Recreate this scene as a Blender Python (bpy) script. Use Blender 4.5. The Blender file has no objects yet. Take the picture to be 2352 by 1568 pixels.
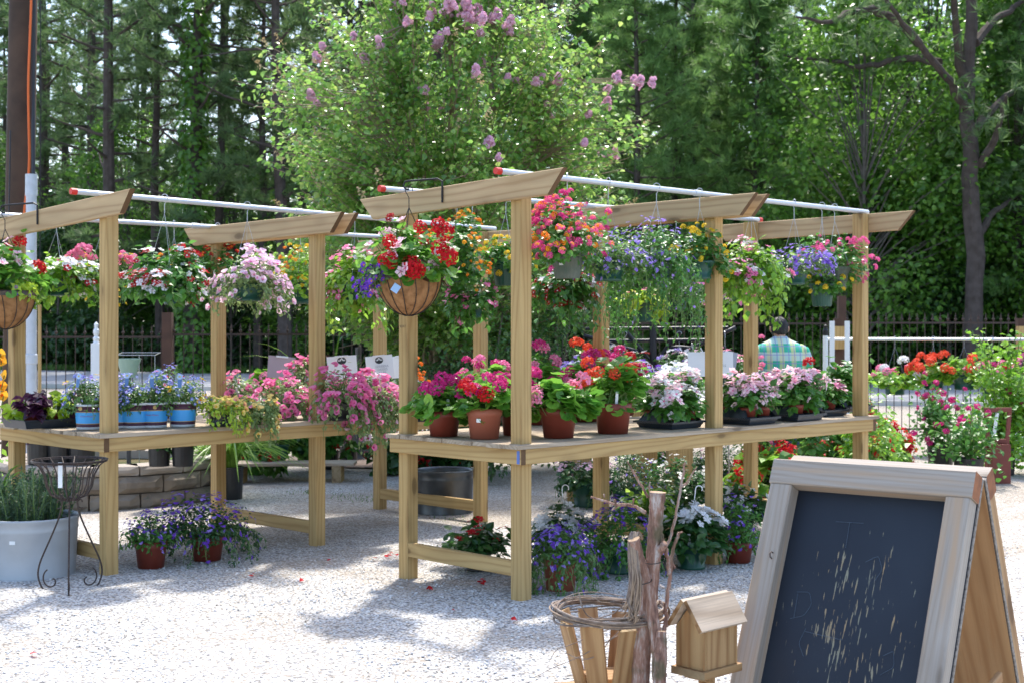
import bpy, math, random
import numpy as np
from mathutils import Vector, Matrix

# ------------------------------------------------------------------ camera
S = bpy.context.scene
COL = S.collection
FPX, HU, HV, EYE = 3170.0, 1176.0, 750.0, 1.6      # focal length and horizon measured on a 2352 px wide copy
cd = bpy.data.cameras.new('camera')
cam = bpy.data.objects.new('camera', cd)
COL.objects.link(cam)
cam.location = (0, 0, EYE)
cam.rotation_euler = (math.pi / 2, 0, 0)
cd.sensor_width = 36.0
cd.lens = FPX / 2352 * 36
cd.shift_y = -34.0 / 2352
cd.clip_end = 600
cd.dof.use_dof = True
cd.dof.focus_distance = 6.2
cd.dof.aperture_fstop = 6.3
S.camera = cam

# ------------------------------------------------------------------ light
SUN_EL, SUN_AZ = 61.0, 9.0                         # azimuth clockwise from +Y
w = bpy.data.worlds.new('World')
S.world = w
w.use_nodes = True
wn = w.node_tree
bg = wn.nodes['Background']
sky = wn.nodes.new('ShaderNodeTexSky')
sky.sky_type = 'NISHITA'
sky.sun_disc = False
sky.sun_elevation = math.radians(SUN_EL)
sky.sun_rotation = math.radians(SUN_AZ)
sky.air_density = 1.0
sky.dust_density = 2.0
sky.ozone_density = 1.0
wn.links.new(sky.outputs[0], bg.inputs[0])
bg.inputs[1].default_value = 0.15
sd = bpy.data.lights.new('sun', 'SUN')
sd.energy = 2.3
sd.angle = math.radians(3.0)
sd.color = (1.0, 0.95, 0.87)
sun = bpy.data.objects.new('sun', sd)
COL.objects.link(sun)
e, a = math.radians(SUN_EL), math.radians(SUN_AZ)
tosun = Vector((math.sin(a) * math.cos(e), math.cos(a) * math.cos(e), math.sin(e)))
sun.rotation_euler = tosun.to_track_quat('Z', 'Y').to_euler()
sun.location = tosun * 50
S.view_settings.view_transform = 'Standard'
S.view_settings.look = 'None'
S.view_settings.exposure = 1.5
S.view_settings.gamma = 1.0
S.cycles.use_denoising = True
S.cycles.max_bounces = 7
S.cycles.diffuse_bounces = 4
S.cycles.glossy_bounces = 2
S.cycles.transmission_bounces = 4
S.cycles.transparent_max_bounces = 6
S.cycles.sample_clamp_indirect = 6.0
S.cycles.sample_clamp_direct = 0

# ------------------------------------------------------------------ measuring helpers
def W(u, v, d):
    """world point seen at (u, v) of the 2352 px copy, at depth d"""
    return Vector(((u - HU) / FPX * d, d, EYE - (v - HV) / FPX * d))
def G(u, v, z=0.0):
    """world point on the level z"""
    d = (EYE - z) * FPX / (v - HV)
    return Vector(((u - HU) / FPX * d, d, z))
def on_line(p, dr, u):
    """the point of the ground line p + s*dr that shows in column u"""
    U = (u - HU) / FPX
    s = (U * p[1] - p[0]) / (dr[0] - U * dr[1])
    return (p[0] + s * dr[0], p[1] + s * dr[1])

# ------------------------------------------------------------------ materials
MAT = {}
def newmat(name):
    m = bpy.data.materials.new(name)
    m.use_nodes = True
    nt = m.node_tree
    b = nt.nodes['Principled BSDF']
    return m, nt, b
def N(nt, t, **kw):
    n = nt.nodes.new('ShaderNode' + t)
    for k, v in kw.items():
        if k.startswith('i_'):
            n.inputs[k[2:].replace('_', ' ')].default_value = v
        else:
            setattr(n, k, v)
    return n
def ramp(nt, fac, stops, interp='LINEAR'):
    r = nt.nodes.new('ShaderNodeValToRGB')
    r.color_ramp.interpolation = interp
    el = r.color_ramp.elements
    while len(el) < len(stops):
        el.new(0.5)
    for q, (p, c) in zip(el, stops):
        q.position = p
        q.color = (*c, 1) if len(c) == 3 else c
    nt.links.new(fac, r.inputs[0])
    return r
def mixc(nt, fac, a, b, mode='MIX'):
    m = nt.nodes.new('ShaderNodeMix')
    m.data_type = 'RGBA'
    m.blend_type = mode
    for s, v in ((m.inputs[0], fac), (m.inputs[6], a), (m.inputs[7], b)):
        if isinstance(v, (int, float)):
            s.default_value = v
        elif isinstance(v, tuple):
            s.default_value = (*v, 1)
        else:
            nt.links.new(v, s)
    return m.outputs[2]
def mth(nt, op, a, b=None, c=None):
    m = nt.nodes.new('ShaderNodeMath')
    m.operation = op
    for i, v in enumerate((a, b, c)):
        if v is None:
            continue
        if isinstance(v, (int, float)):
            m.inputs[i].default_value = v
        else:
            nt.links.new(v, m.inputs[i])
    return m.outputs[0]
def bump(nt, b, h, strength=0.3, dist=0.01):
    n = N(nt, 'Bump')
    n.inputs['Strength'].default_value = strength
    n.inputs['Distance'].default_value = dist
    nt.links.new(h, n.inputs['Height'])
    nt.links.new(n.outputs[0], b.inputs['Normal'])
def wood(name, light, dark, ring=16, con=.6, rough=0.7, knots=True, streak=None, fine=0.35):
    if name in MAT: return MAT[name]
    m, nt, b = newmat(name)
    L = nt.links.new
    tc = N(nt, 'TexCoord'); oi = N(nt, 'ObjectInfo'); ge = N(nt, 'NewGeometry')
    off = N(nt, 'CombineXYZ')
    L(mth(nt, 'MULTIPLY', oi.outputs['Random'], 37.0), off.inputs[0])
    L(mth(nt, 'MULTIPLY_ADD', ge.outputs['Random Per Island'], 0.21, mth(nt, 'MULTIPLY_ADD', oi.outputs['Random'], 0.13, 0.03)), off.inputs[1])
    L(mth(nt, 'MULTIPLY_ADD', ge.outputs['Random Per Island'], 0.17, mth(nt, 'MULTIPLY_ADD', oi.outputs['Random'], 0.09, 0.02)), off.inputs[2])
    ad = N(nt, 'VectorMath', operation='ADD'); L(tc.outputs['Object'], ad.inputs[0]); L(off.outputs[0], ad.inputs[1])
    mp = N(nt, 'Mapping'); mp.inputs['Scale'].default_value = (0.12, 1, 1); L(ad.outputs[0], mp.inputs[0])
    ns = N(nt, 'TexNoise'); ns.inputs['Scale'].default_value = 5.0; ns.inputs['Detail'].default_value = 1.5; L(mp.outputs[0], ns.inputs['Vector'])
    sc = N(nt, 'VectorMath', operation='SCALE'); L(ns.outputs['Color'], sc.inputs[0]); sc.inputs['Scale'].default_value = 0.16
    a2 = N(nt, 'VectorMath', operation='ADD'); L(mp.outputs[0], a2.inputs[0]); L(sc.outputs[0], a2.inputs[1])
    wv = N(nt, 'TexWave', wave_type='RINGS', rings_direction='X', wave_profile='SIN')
    wv.inputs['Scale'].default_value = ring; wv.inputs['Distortion'].default_value = 1.2; wv.inputs['Detail'].default_value = 2; wv.inputs['Detail Scale'].default_value = 2
    L(a2.outputs[0], wv.inputs['Vector'])
    base = ramp(nt, wv.outputs['Fac'], [(0.2, light), (0.8, tuple((1 - .4 * con) * x + .4 * con * y for x, y in zip(light, dark))), (1.0, tuple((1 - con) * x + con * y for x, y in zip(light, dark)))]).outputs[0]
    # fine fibre
    mf = N(nt, 'Mapping'); mf.inputs['Scale'].default_value = (3, 160, 160); L(ad.outputs[0], mf.inputs[0])
    nf = N(nt, 'TexNoise'); nf.inputs['Scale'].default_value = 1.0; nf.inputs['Detail'].default_value = 3; L(mf.outputs[0], nf.inputs['Vector'])
    base = mixc(nt, mth(nt, 'MULTIPLY', nf.outputs['Fac'], fine), base, dark)
    # broad tone
    nb = N(nt, 'TexNoise'); nb.inputs['Scale'].default_value = 1.0; nb.inputs['Detail'].default_value = 2
    mb_ = N(nt, 'Mapping'); mb_.inputs['Scale'].default_value = (1.2, 9, 9); L(ad.outputs[0], mb_.inputs[0]); L(mb_.outputs[0], nb.inputs['Vector'])
    base = mixc(nt, 0.6, base, ramp(nt, nb.outputs['Fac'], [(0.3, (0.70, 0.66, 0.60)), (0.7, (1.06, 1.05, 1.03))]).outputs[0], 'MULTIPLY')
    if streak:
        ms = N(nt, 'Mapping'); ms.inputs['Scale'].default_value = (1.5, 22, 22); L(ad.outputs[0], ms.inputs[0])
        n2 = N(nt, 'TexNoise'); n2.inputs['Scale'].default_value = 1; n2.inputs['Detail'].default_value = 4; L(ms.outputs[0], n2.inputs['Vector'])
        base = mixc(nt, ramp(nt, n2.outputs['Fac'], [(0.52, (0, 0, 0)), (0.68, (1, 1, 1))]).outputs[0], base, streak)
    hgt = wv.outputs['Fac']
    if knots:
        mk = N(nt, 'Mapping'); mk.inputs['Scale'].default_value = (2.4, 6.5, 6.5); L(ad.outputs[0], mk.inputs[0])
        vo = N(nt, 'TexVoronoi'); vo.inputs['Scale'].default_value = 1.0; L(mk.outputs[0], vo.inputs['Vector'])
        kn = ramp(nt, vo.outputs['Distance'], [(0.0, (1, 1, 1)), (0.13, (0.8, 0.8, 0.8)), (0.17, (0.3, 0.3, 0.3)), (0.34, (0, 0, 0))]).outputs[0]
        base = mixc(nt, mth(nt, 'MULTIPLY', kn, 0.85), base, tuple(x * 0.35 for x in dark))
    L(base, b.inputs['Base Color'])
    b.inputs['Roughness'].default_value = rough
    b.inputs['Specular IOR Level'].default_value = 0.3
    bump(nt, b, nf.outputs['Fac'], 0.35, 0.003)
    MAT[name] = m
    return m
def plain(name, col, rough=0.5, metal=0.0, dirt=0.0, dirtcol=(0.12, 0.09, 0.06), scale=14, bmp=0.0, spec=0.5):
    if name in MAT: return MAT[name]
    m, nt, b = newmat(name)
    b.inputs['Roughness'].default_value = rough
    b.inputs['Metallic'].default_value = metal
    b.inputs['Specular IOR Level'].default_value = spec
    tc = N(nt, 'TexCoord'); oi = N(nt, 'ObjectInfo')
    ad = N(nt, 'VectorMath', operation='ADD'); nt.links.new(tc.outputs['Object'], ad.inputs[0])
    cb = N(nt, 'CombineXYZ'); nt.links.new(mth(nt, 'MULTIPLY', oi.outputs['Random'], 31), cb.inputs[0]); nt.links.new(cb.outputs[0], ad.inputs[1])
    ns = N(nt, 'TexNoise'); ns.inputs['Scale'].default_value = scale; ns.inputs['Detail'].default_value = 5; nt.links.new(ad.outputs[0], ns.inputs['Vector'])
    f = ramp(nt, ns.outputs['Fac'], [(0.38, (0, 0, 0)), (0.72, (1, 1, 1))]).outputs[0]
    c = mixc(nt, mth(nt, 'MULTIPLY', f, dirt), col, dirtcol)
    nt.links.new(c, b.inputs['Base Color'])
    if bmp: bump(nt, b, ns.outputs['Fac'], bmp, 0.01)
    MAT[name] = m
    return m
def leafmat(name, c1, c2, rough=0.38, trans=0.4, glow=1.5, c3=None, spec=0.5):
    """a leaf or petal: colour differs from leaf to leaf, light comes through"""
    if name in MAT: return MAT[name]
    m, nt, b = newmat(name)
    L = nt.links.new
    ge = N(nt, 'NewGeometry')
    st = [(0.0, c1), (1.0, c2)] if c3 is None else [(0.0, c1), (0.6, c2), (1.0, c3)]
    r = ramp(nt, ge.outputs['Random Per Island'], st)
    L(r.outputs[0], b.inputs['Base Color'])
    b.inputs['Roughness'].default_value = rough
    b.inputs['Specular IOR Level'].default_value = spec
    tr = N(nt, 'BsdfTranslucent')
    hs = N(nt, 'HueSaturation'); hs.inputs['Value'].default_value = glow; hs.inputs['Saturation'].default_value = 0.97
    L(r.outputs[0], hs.inputs['Color']); L(hs.outputs[0], tr.inputs[0])
    mx = N(nt, 'MixShader'); mx.inputs[0].default_value = trans
    L(b.outputs[0], mx.inputs[1]); L(tr.outputs[0], mx.inputs[2])
    L(mx.outputs[0], nt.nodes['Material Output'].inputs[0])
    MAT[name] = m
    return m

# ------------------------------------------------------------------ mesh helpers
class MB:
    def __init__(s):
        s.v = []; s.n = 0; s.f = []            # f: (array (m,k), mat)
    def add(s, V, F, mat=0):
        V = np.asarray(V, dtype=np.float64).reshape(-1, 3)
        by = {}
        for q in F:
            by.setdefault(len(q), []).append(q)
        for k, qs in by.items():
            s.f.append((np.asarray(qs, dtype=np.int64) + s.n, mat))
        s.v.append(V); s.n += len(V)
        return s
    def inst(s, tmpl, R, T, matoff=0):
        """template (verts, [(faces, mat)]) at N frames"""
        V, FS = tmpl
        R = np.asarray(R); T = np.asarray(T)
        if len(T) == 0: return s
        VV = np.einsum('nij,kj->nki', R, V) + T[:, None, :]
        nv = len(V); o = (np.arange(len(T)) * nv + s.n)[:, None, None]
        for F, mt in FS:
            F = np.asarray(F)
            s.f.append(((F[None] + o).reshape(-1, F.shape[1]), mt + matoff))
        s.v.append(VV.reshape(-1, 3)); s.n += nv * len(T)
        return s
    def box(s, c, size, R=None, mat=0):
        x, y, z = [q / 2 for q in size]
        V = np.array([(i * x, j * y, k * z) for i in (-1, 1) for j in (-1, 1) for k in (-1, 1)])
        if R is not None: V = V @ np.asarray(R).T
        F = [(0, 1, 3, 2), (4, 6, 7, 5), (0, 4, 5, 1), (2, 3, 7, 6), (0, 2, 6, 4), (1, 5, 7, 3)]
        return s.add(V + np.asarray(c), F, mat)
    def tube(s, pts, rad, seg=8, cap=True, mat=0, wob=0, rng=None):
        P = np.asarray(pts, float); n = len(P)
        rad = np.broadcast_to(np.asarray(rad, float), (n,))
        T = np.gradient(P, axis=0) if n > 2 else np.repeat((P[1:] - P[:-1]), 2, axis=0)
        T /= np.linalg.norm(T, axis=1)[:, None] + 1e-12
        a = np.array([0, 0, 1.0]) if abs(T[0, 2]) < 0.9 else np.array([1.0, 0, 0])
        u = np.cross(T[0], a); u /= np.linalg.norm(u)
        V = []
        th = np.linspace(0, 2 * np.pi, seg, endpoint=False)
        for i in range(n):
            u = u - T[i] * np.dot(u, T[i]); u /= np.linalg.norm(u) + 1e-12
            w_ = np.cross(T[i], u)
            rr = rad[i] * (1 + (wob * (rng.random(seg) - .5) if wob else 0))
            V.append(P[i] + np.outer(np.cos(th) * rr, u) + np.outer(np.sin(th) * rr, w_))
        F = []
        for i in range(n - 1):
            for j in range(seg):
                k = (j + 1) % seg
                F.append((i * seg + j, i * seg + k, (i + 1) * seg + k, (i + 1) * seg + j))
        if cap:
            F.append(tuple(range(seg))[::-1]); F.append(tuple((n - 1) * seg + j for j in range(seg)))
        return s.add(np.concatenate(V), F, mat)
    def lathe(s, prof, seg=24, mats=None, c=(0, 0, 0), sq=None, rib=0):
        """prof: (r, z) from outside bottom on; mats: material of each band"""
        th = np.linspace(0, 2 * np.pi, seg, endpoint=False)
        V = []
        for r, z in prof:
            k = 1 + (rib * (np.arange(seg) % 2) if rib else 0)
            V.append(np.stack([np.cos(th) * r * k, np.sin(th) * r * k, np.full(seg, z)], 1))
        V = np.concatenate(V) + np.asarray(c)
        base = s.n
        s.v.append(V); s.n += len(V)
        for i in range(len(prof) - 1):
            F = [(i * seg + j, i * seg + (j + 1) % seg, (i + 1) * seg + (j + 1) % seg, (i + 1) * seg + j) for j in range(seg)]
            s.f.append((np.array(F) + base, mats[i] if mats else 0))
        for end, rev in ((0, True), (len(prof) - 1, False)):
            if prof[end][0] > 1e-4:
                q = [end * seg + j for j in range(seg)]
                if rev: q = q[::-1]
                s.f.append((np.array([q]) + base, (mats[min(end, len(mats) - 1)] if mats else 0)))
        return s
    def build(s, name, mats, parent=None, loc=None, world=False, smooth=False):
        V = np.concatenate(s.v) if s.v else np.zeros((0, 3))
        if world and parent is not None:
            V = V - np.array(parent.location)
        elif world and loc is not None:
            V = V - np.array(loc)
        me = bpy.data.meshes.new(name)
        me.vertices.add(len(V)); me.vertices.foreach_set('co', V.astype(np.float32).ravel())
        li = np.concatenate([f.ravel() for f, _ in s.f]).astype(np.int32)
        tot = np.concatenate([np.full(len(f), f.shape[1]) for f, _ in s.f]).astype(np.int32)
        mi = np.concatenate([np.full(len(f), m_) for f, m_ in s.f]).astype(np.int32)
        st = np.concatenate([[0], np.cumsum(tot)[:-1]]).astype(np.int32)
        me.loops.add(len(li)); me.loops.foreach_set('vertex_index', li)
        me.polygons.add(len(tot)); me.polygons.foreach_set('loop_start', st); me.polygons.foreach_set('loop_total', tot)
        me.polygons.foreach_set('material_index', mi)
        me.polygons.foreach_set('use_smooth', np.full(len(tot), bool(smooth)))
        for m_ in (mats if isinstance(mats, (list, tuple)) else [mats]):
            me.materials.append(m_)
        me.update(calc_edges=True); me.validate()
        o = bpy.data.objects.new(name, me)
        COL.objects.link(o)
        if parent is not None: o.parent = parent
        if loc is not None: o.location = loc
        return o
def tag(o, label=None, cat=None, group=None, kind=None):
    if label: o['label'] = label
    if cat: o['category'] = cat
    if group: o['group'] = group
    if kind: o['kind'] = kind
    return o
def thing(name, label, cat, loc=(0, 0, 0), rz=0.0, group=None):
    o = bpy.data.objects.new(name, None)
    o.empty_display_size = 0.1
    COL.objects.link(o)
    o.location = loc; o.rotation_euler = (0, 0, rz)
    return tag(o, label, cat, group)
def dup(root, loc, rz=None, sc=None, label=None, group=None):
    r = root.copy(); COL.objects.link(r); r.location = loc
    if rz is not None: r.rotation_euler = (0, 0, rz)
    if sc is not None: r.scale = (sc, sc, sc)
    if label: r['label'] = label
    if group: r['group'] = group
    for ch in [x for x in KIDS.get(root.name, [])]:
        c = ch.copy(); COL.objects.link(c); c.parent = r
        KIDS.setdefault(r.name, []).append(c)
        for g in KIDS.get(ch.name, []):
            q = g.copy(); COL.objects.link(q); q.parent = c
    return r
KIDS = {}
def kid(root, *os):
    KIDS.setdefault(root.name, []).extend(os)
def obox(name, c, X, Y, dims, mat, parent, cham=0.003, m0=0.0, m1=0.0):
    """a board: its own object, local X along the grain. m0/m1: how far the lower edge of each end is cut back"""
    X = Vector(X).normalized(); Y = Vector(Y); Y = (Y - X * Y.dot(X)).normalized(); Z = X.cross(Y)
    lx, ly, lz = [q / 2 for q in dims]
    k = min(cham, ly * .4, lz * .4)
    sec = [(-ly + k, -lz), (ly - k, -lz), (ly, -lz + k), (ly, lz - k), (ly - k, lz), (-ly + k, lz), (-ly, lz - k), (-ly, -lz + k)]
    V = []
    for sgn, mm in ((-1, m0), (1, m1)):
        for (y, z) in sec:
            V.append((sgn * (lx - mm * (0.5 - z / (2 * lz))), y, z))
    F = [(i, (i + 1) % 8, 8 + (i + 1) % 8, 8 + i) for i in range(8)]
    mb = MB(); base = mb.n
    mb.add(V, F, 0)
    mb.f.append((np.array([list(range(8))[::-1]]), 1)); mb.f.append((np.array([list(range(8, 16))]), 1))
    mats = mat if isinstance(mat, (list, tuple)) else [mat, mat]
    o = mb.build(name, list(mats), parent)
    M = Matrix((X, Y, Z)).transposed().to_4x4()
    loc = Vector(c) - (parent.location if parent is not None and not parent.get('_local') else Vector((0, 0, 0)))
    o.matrix_local = Matrix.Translation(loc) @ M
    return o
def text_part(name, s, size, mat, parent, M, ext=0.0006):
    cu = bpy.data.curves.new(name, 'FONT'); cu.body = s; cu.size = size; cu.align_x = 'CENTER'; cu.align_y = 'CENTER'; cu.extrude = ext; cu.space_line = 0.95
    t = bpy.data.objects.new(name, cu); COL.objects.link(t)
    bpy.context.view_layer.update()
    me = bpy.data.meshes.new_from_object(t.evaluated_get(bpy.context.evaluated_depsgraph_get()))
    bpy.data.objects.remove(t)
    o = bpy.data.objects.new(name, me); COL.objects.link(o); me.materials.clear(); me.materials.append(mat)
    o.parent = parent; o.matrix_local = M
    return o

def nrm(a):
    return a / (np.linalg.norm(a, axis=-1, keepdims=True) + 1e-9)
def frames(nor, tip, sc):
    """rotation*scale matrices with local z = nor and local y along tip"""
    n = nrm(nor); t = tip - n * np.sum(tip * n, -1, keepdims=True); t = nrm(t); x = np.cross(t, n)
    M = np.stack([x, t, n], -1)
    sc = np.broadcast_to(np.asarray(sc, float), (len(n),))
    return M * sc[:, None, None]

# --- templates (unit length)
def T_lance(wd=0.30, fold=0.07, droop=-0.12):
    V = np.array([(0, 0, 0), (wd, .38, fold), (0, .42, 0), (-wd, .38, fold), (0, 1, droop)])
    return V, [(np.array([(0, 1, 4, 2), (0, 2, 4, 3)]), 0)]
def T_ovate(wd=0.42, fold=0.06, droop=-0.12):
    V = np.array([(0, 0, 0), (wd, .25, fold), (wd * .8, .62, fold), (0, .45, 0), (-wd, .25, fold), (-wd * .8, .62, fold), (0, 1, droop)])
    return V, [(np.array([(0, 1, 2, 3), (0, 3, 5, 4)]), 0), (np.array([(3, 2, 6), (3, 6, 5)]), 0)]
def T_round():
    V = [(0, .45, -.06)]
    for i in range(9):
        a_ = math.pi * (-0.5 + 0.12 + (2 - 0.24) * i / 8)
        r = .5 * (1 + .06 * (i % 2))
        V.append((r * math.cos(a_), .45 + r * math.sin(a_), .07 * (1 if i % 2 else .2)))
    return np.array(V), [(np.array([(0, i, i + 1) for i in range(1, 9)]), 0)]
def T_needles(rs, n=12, L=1.0, wd=0.07, spread=1.0):
    V = []; F = []
    for i in range(n):
        d = np.array([rs.normal() * spread, 1 + rs.random() * .5, rs.normal() * spread]); d /= np.linalg.norm(d)
        s_ = np.cross(d, rs.normal(size=3)); s_ /= np.linalg.norm(s_)
        b_ = len(V); l = L * (.7 + .5 * rs.random())
        V += [s_ * wd / 2, -s_ * wd / 2, d * l]
        F.append((b_, b_ + 1, b_ + 2))
    return np.array(V), [(np.array(F), 0)]
def T_flat5(k=5, notch=0.0, cup=0.12, inner=0.12, pw=0.62):
    """open flower facing +z, unit diameter"""
    V = []; F = []
    for i in range(k):
        a_ = 2 * math.pi * i / k
        c_, s_ = math.cos(a_), math.sin(a_); r = .5; h = pw * r
        b_ = len(V)
        V += [(0, 0, 0), (.33 * c_ + h * .62 * s_, .33 * s_ - h * .62 * c_, cup * .6), (r * c_, r * s_, cup * (0.6 if i % 2 else 1)), (.33 * c_ - h * .62 * s_, .33 * s_ + h * .62 * c_, cup * .6)]
        F.append((b_, b_ + 1, b_ + 2, b_ + 3))
    b_ = len(V)
    V += [(inner * math.cos(q * math.pi / 3), inner * math.sin(q * math.pi / 3), .045) for q in range(6)]
    return np.array(V), [(np.array(F), 0), (np.array([tuple(b_ + q for q in range(6))]), 1)]
def T_trumpet(inner=0.16):
    V = [(0, 0, -.35)]; F = []
    for i in range(10):
        a_ = 2 * math.pi * i / 10; r = .5 if i % 2 == 0 else .43
        V.append((r * math.cos(a_), r * math.sin(a_), .04 if i % 2 else 0))
    for i in range(10): 
        F.append((0, 1 + i, 1 + (i + 1) % 10))
    b_ = len(V)
    V += [(inner * math.cos(q * math.pi / 3), inner * math.sin(q * math.pi / 3), -.2) for q in range(6)]
    V += [(.3 * math.cos(q * math.pi / 3), .3 * math.sin(q * math.pi / 3), -.1) for q in range(6)]
    return np.array(V), [(np.array(F), 0), (np.array([tuple(b_ + q for q in range(6))]), 1)]
def T_fan():
    V = []; F = []
    for i in range(5):
        a_ = math.pi * (.1 + .8 * i / 4); b_ = len(V)
        c_, s_ = math.cos(a_), math.sin(a_)
        V += [(0, 0, 0), (.35 * c_ + .1 * s_, .35 * s_ - .1 * c_, .05), (.55 * c_, .55 * s_, .0), (.35 * c_ - .1 * s_, .35 * s_ + .1 * c_, .05)]
        F.append((b_, b_ + 1, b_ + 2, b_ + 3))
    return np.array(V), [(np.array(F), 0)]
def T_ball(rs, n=26, flat=0.75, ps=0.5, inner_mat=False, half=True):
    """a head of many florets, unit diameter, facing +z"""
    V = []; F = []; F1 = []
    for i in range(n):
        z = rs.uniform(-.15 if half else -1, 1); ph = i * 2.399963
        r_ = math.sqrt(max(0, 1 - z * z))
        d = np.array([r_ * math.cos(ph), r_ * math.sin(ph), z])
        c_ = d * np.array([.5, .5, .5 * flat]) * rs.uniform(.8, 1.0)
        u = np.cross(d, rs.normal(size=3)); u /= np.linalg.norm(u); v = np.cross(d, u)
        for q in range(3):
            a_ = 2 * math.pi * q / 3 + rs.random()
            e1 = u * math.cos(a_) + v * math.sin(a_); e2 = np.cross(d, e1)
            b_ = len(V); g = ps * .42
            V += [c_, c_ + (e1 * .6 + e2 * .45) * g + d * .02, c_ + e1 * g * 1.05 + d * rs.uniform(-.02, .07), c_ + (e1 * .6 - e2 * .45) * g + d * .02]
            (F1 if inner_mat and z > .74 else F).append((b_, b_ + 1, b_ + 2, b_ + 3))
    out = [(np.array(F), 0)]
    if F1: out.append((np.array(F1), 1))
    return np.array(V), out
def T_stick():
    V = []; 
    for z in (0, 1):
        for q in range(3): V.append((math.cos(q * 2.094), math.sin(q * 2.094), z))
    return np.array(V), [(np.array([(0, 1, 4, 3), (1, 2, 5, 4), (2, 0, 3, 5)]), 0)]
RS0 = np.random.RandomState(5)
TL = dict(lance=T_lance(), thin=T_lance(.14), ovate=T_ovate(), big=T_ovate(.5, .1, -.25), round=T_round(), star=T_ovate(.34, .05, -.1))
TB = dict(flat5=T_flat5(), small5=T_flat5(5, inner=.16, pw=.5), trumpet=T_trumpet(), fan=T_fan(), ball=T_ball(RS0), ball2=T_ball(RS0, 18, .6, .8),
          dome=T_ball(RS0, 16, .7, .62, inner_mat=True), yball=T_ball(RS0, 15, .7, .62), drop=T_ball(RS0, 5, 1.3, 1.1, half=False))
STICK = T_stick()
def sticks(mb, A, B, r, mat):
    A = np.asarray(A); B = np.asarray(B); d = B - A
    if len(A) == 0: return
    L = np.linalg.norm(d, axis=1)
    M = frames(d, np.random.RandomState(1).normal(size=d.shape), 1.0)
    M[:, :, 0] *= r; M[:, :, 1] *= r; M[:, :, 2] *= L[:, None]
    mb.inst(STICK, M, A, mat)
# ------------------------------------------------------------------ ground
def gravel_mat():
    m, nt, b = newmat('gravel_mix'); L = nt.links.new
    tc = N(nt, 'TexCoord')
    ns = N(nt, 'TexNoise'); ns.inputs['Scale'].default_value = 30; ns.inputs['Detail'].default_value = 2; L(tc.outputs['Object'], ns.inputs['Vector'])
    ad = N(nt, 'VectorMath', operation='MULTIPLY_ADD'); L(ns.outputs['Color'], ad.inputs[0]); ad.inputs[1].default_value = (.02, .02, .02); L(tc.outputs['Object'], ad.inputs[2])
    vo = N(nt, 'TexVoronoi'); vo.inputs['Scale'].default_value = 62; L(ad.outputs[0], vo.inputs['Vector'])
    sp = N(nt, 'SeparateColor'); L(vo.outputs['Color'], sp.inputs[0])
    stone = ramp(nt, sp.outputs[0], [(0.0, (.20, .20, .21)), (0.14, (.50, .50, .50)), (0.4, (.76, .74, .71)), (0.62, (.62, .54, .45)), (0.7, (.84, .83, .80)), (1.0, (.68, .68, .69))]).outputs[0]
    crack = ramp(nt, vo.outputs['Distance'], [(0.0, (1, 1, 1)), (0.4, (.92, .92, .92)), (0.7, (.42, .40, .37))]).outputs[0]
    c = mixc(nt, 1.0, stone, crack, 'MULTIPLY')
    # sandier, browner patches of soil showing through
    n2 = N(nt, 'TexNoise'); n2.inputs['Scale'].default_value = .55; n2.inputs['Detail'].default_value = 5; n2.inputs['Roughness'].default_value = .65; L(tc.outputs['Object'], n2.inputs['Vector'])
    sx = N(nt, 'SeparateXYZ'); L(tc.outputs['Object'], sx.inputs[0])
    far = mth(nt, 'MULTIPLY_ADD', sx.outputs[1], .02, -.17)
    f = mth(nt, 'ADD', n2.outputs['Fac'], far)
    soil = ramp(nt, f, [(0.48, (0, 0, 0)), (0.62, (1, 1, 1))]).outputs[0]
    n3 = N(nt, 'TexNoise'); n3.inputs['Scale'].default_value = 40; n3.inputs['Detail'].default_value = 4; L(tc.outputs['Object'], n3.inputs['Vector'])
    sc = ramp(nt, n3.outputs['Fac'], [(0.35, (.16, .115, .075)), (0.6, (.42, .35, .27)), (0.75, (.6, .55, .47))]).outputs[0]
    c = mixc(nt, mth(nt, 'MULTIPLY', soil, .62), c, sc)
    L(c, b.inputs['Base Color']); b.inputs['Roughness'].default_value = .85
    b.inputs['Specular IOR Level'].default_value = .25
    h = ramp(nt, vo.outputs['Distance'], [(0.0, (1, 1, 1)), (0.8, (0, 0, 0))]).outputs[0]
    bump(nt, b, h, .9, .012)
    return m
GRAVEL = gravel_mat()
def sheet(name, poly, z, mat, kind='structure', label=None):
    mb = MB(); mb.add([(x, y, z) for x, y in poly], [tuple(range(len(poly)))])
    o = mb.build(name, [mat]); tag(o, label, None, None, kind)
    return o
def soil_mat():
    m, nt, b = newmat('forest_soil'); L = nt.links.new
    tc = N(nt, 'TexCoord'); n = N(nt, 'TexNoise'); n.inputs['Scale'].default_value = 1.5; n.inputs['Detail'].default_value = 8; L(tc.outputs['Object'], n.inputs['Vector'])
    L(ramp(nt, n.outputs['Fac'], [(0.3, (.03, .035, .015)), (0.55, (.07, .08, .03)), (0.7, (.12, .09, .05))]).outputs[0], b.inputs['Base Color'])
    b.inputs['Roughness'].default_value = .95; b.inputs['Specular IOR Level'].default_value = .1
    return m
SOIL = soil_mat()
sheet('ground', [(-250, -60), (250, -60), (250, 400), (-250, 400)], 0.0, SOIL)
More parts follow.
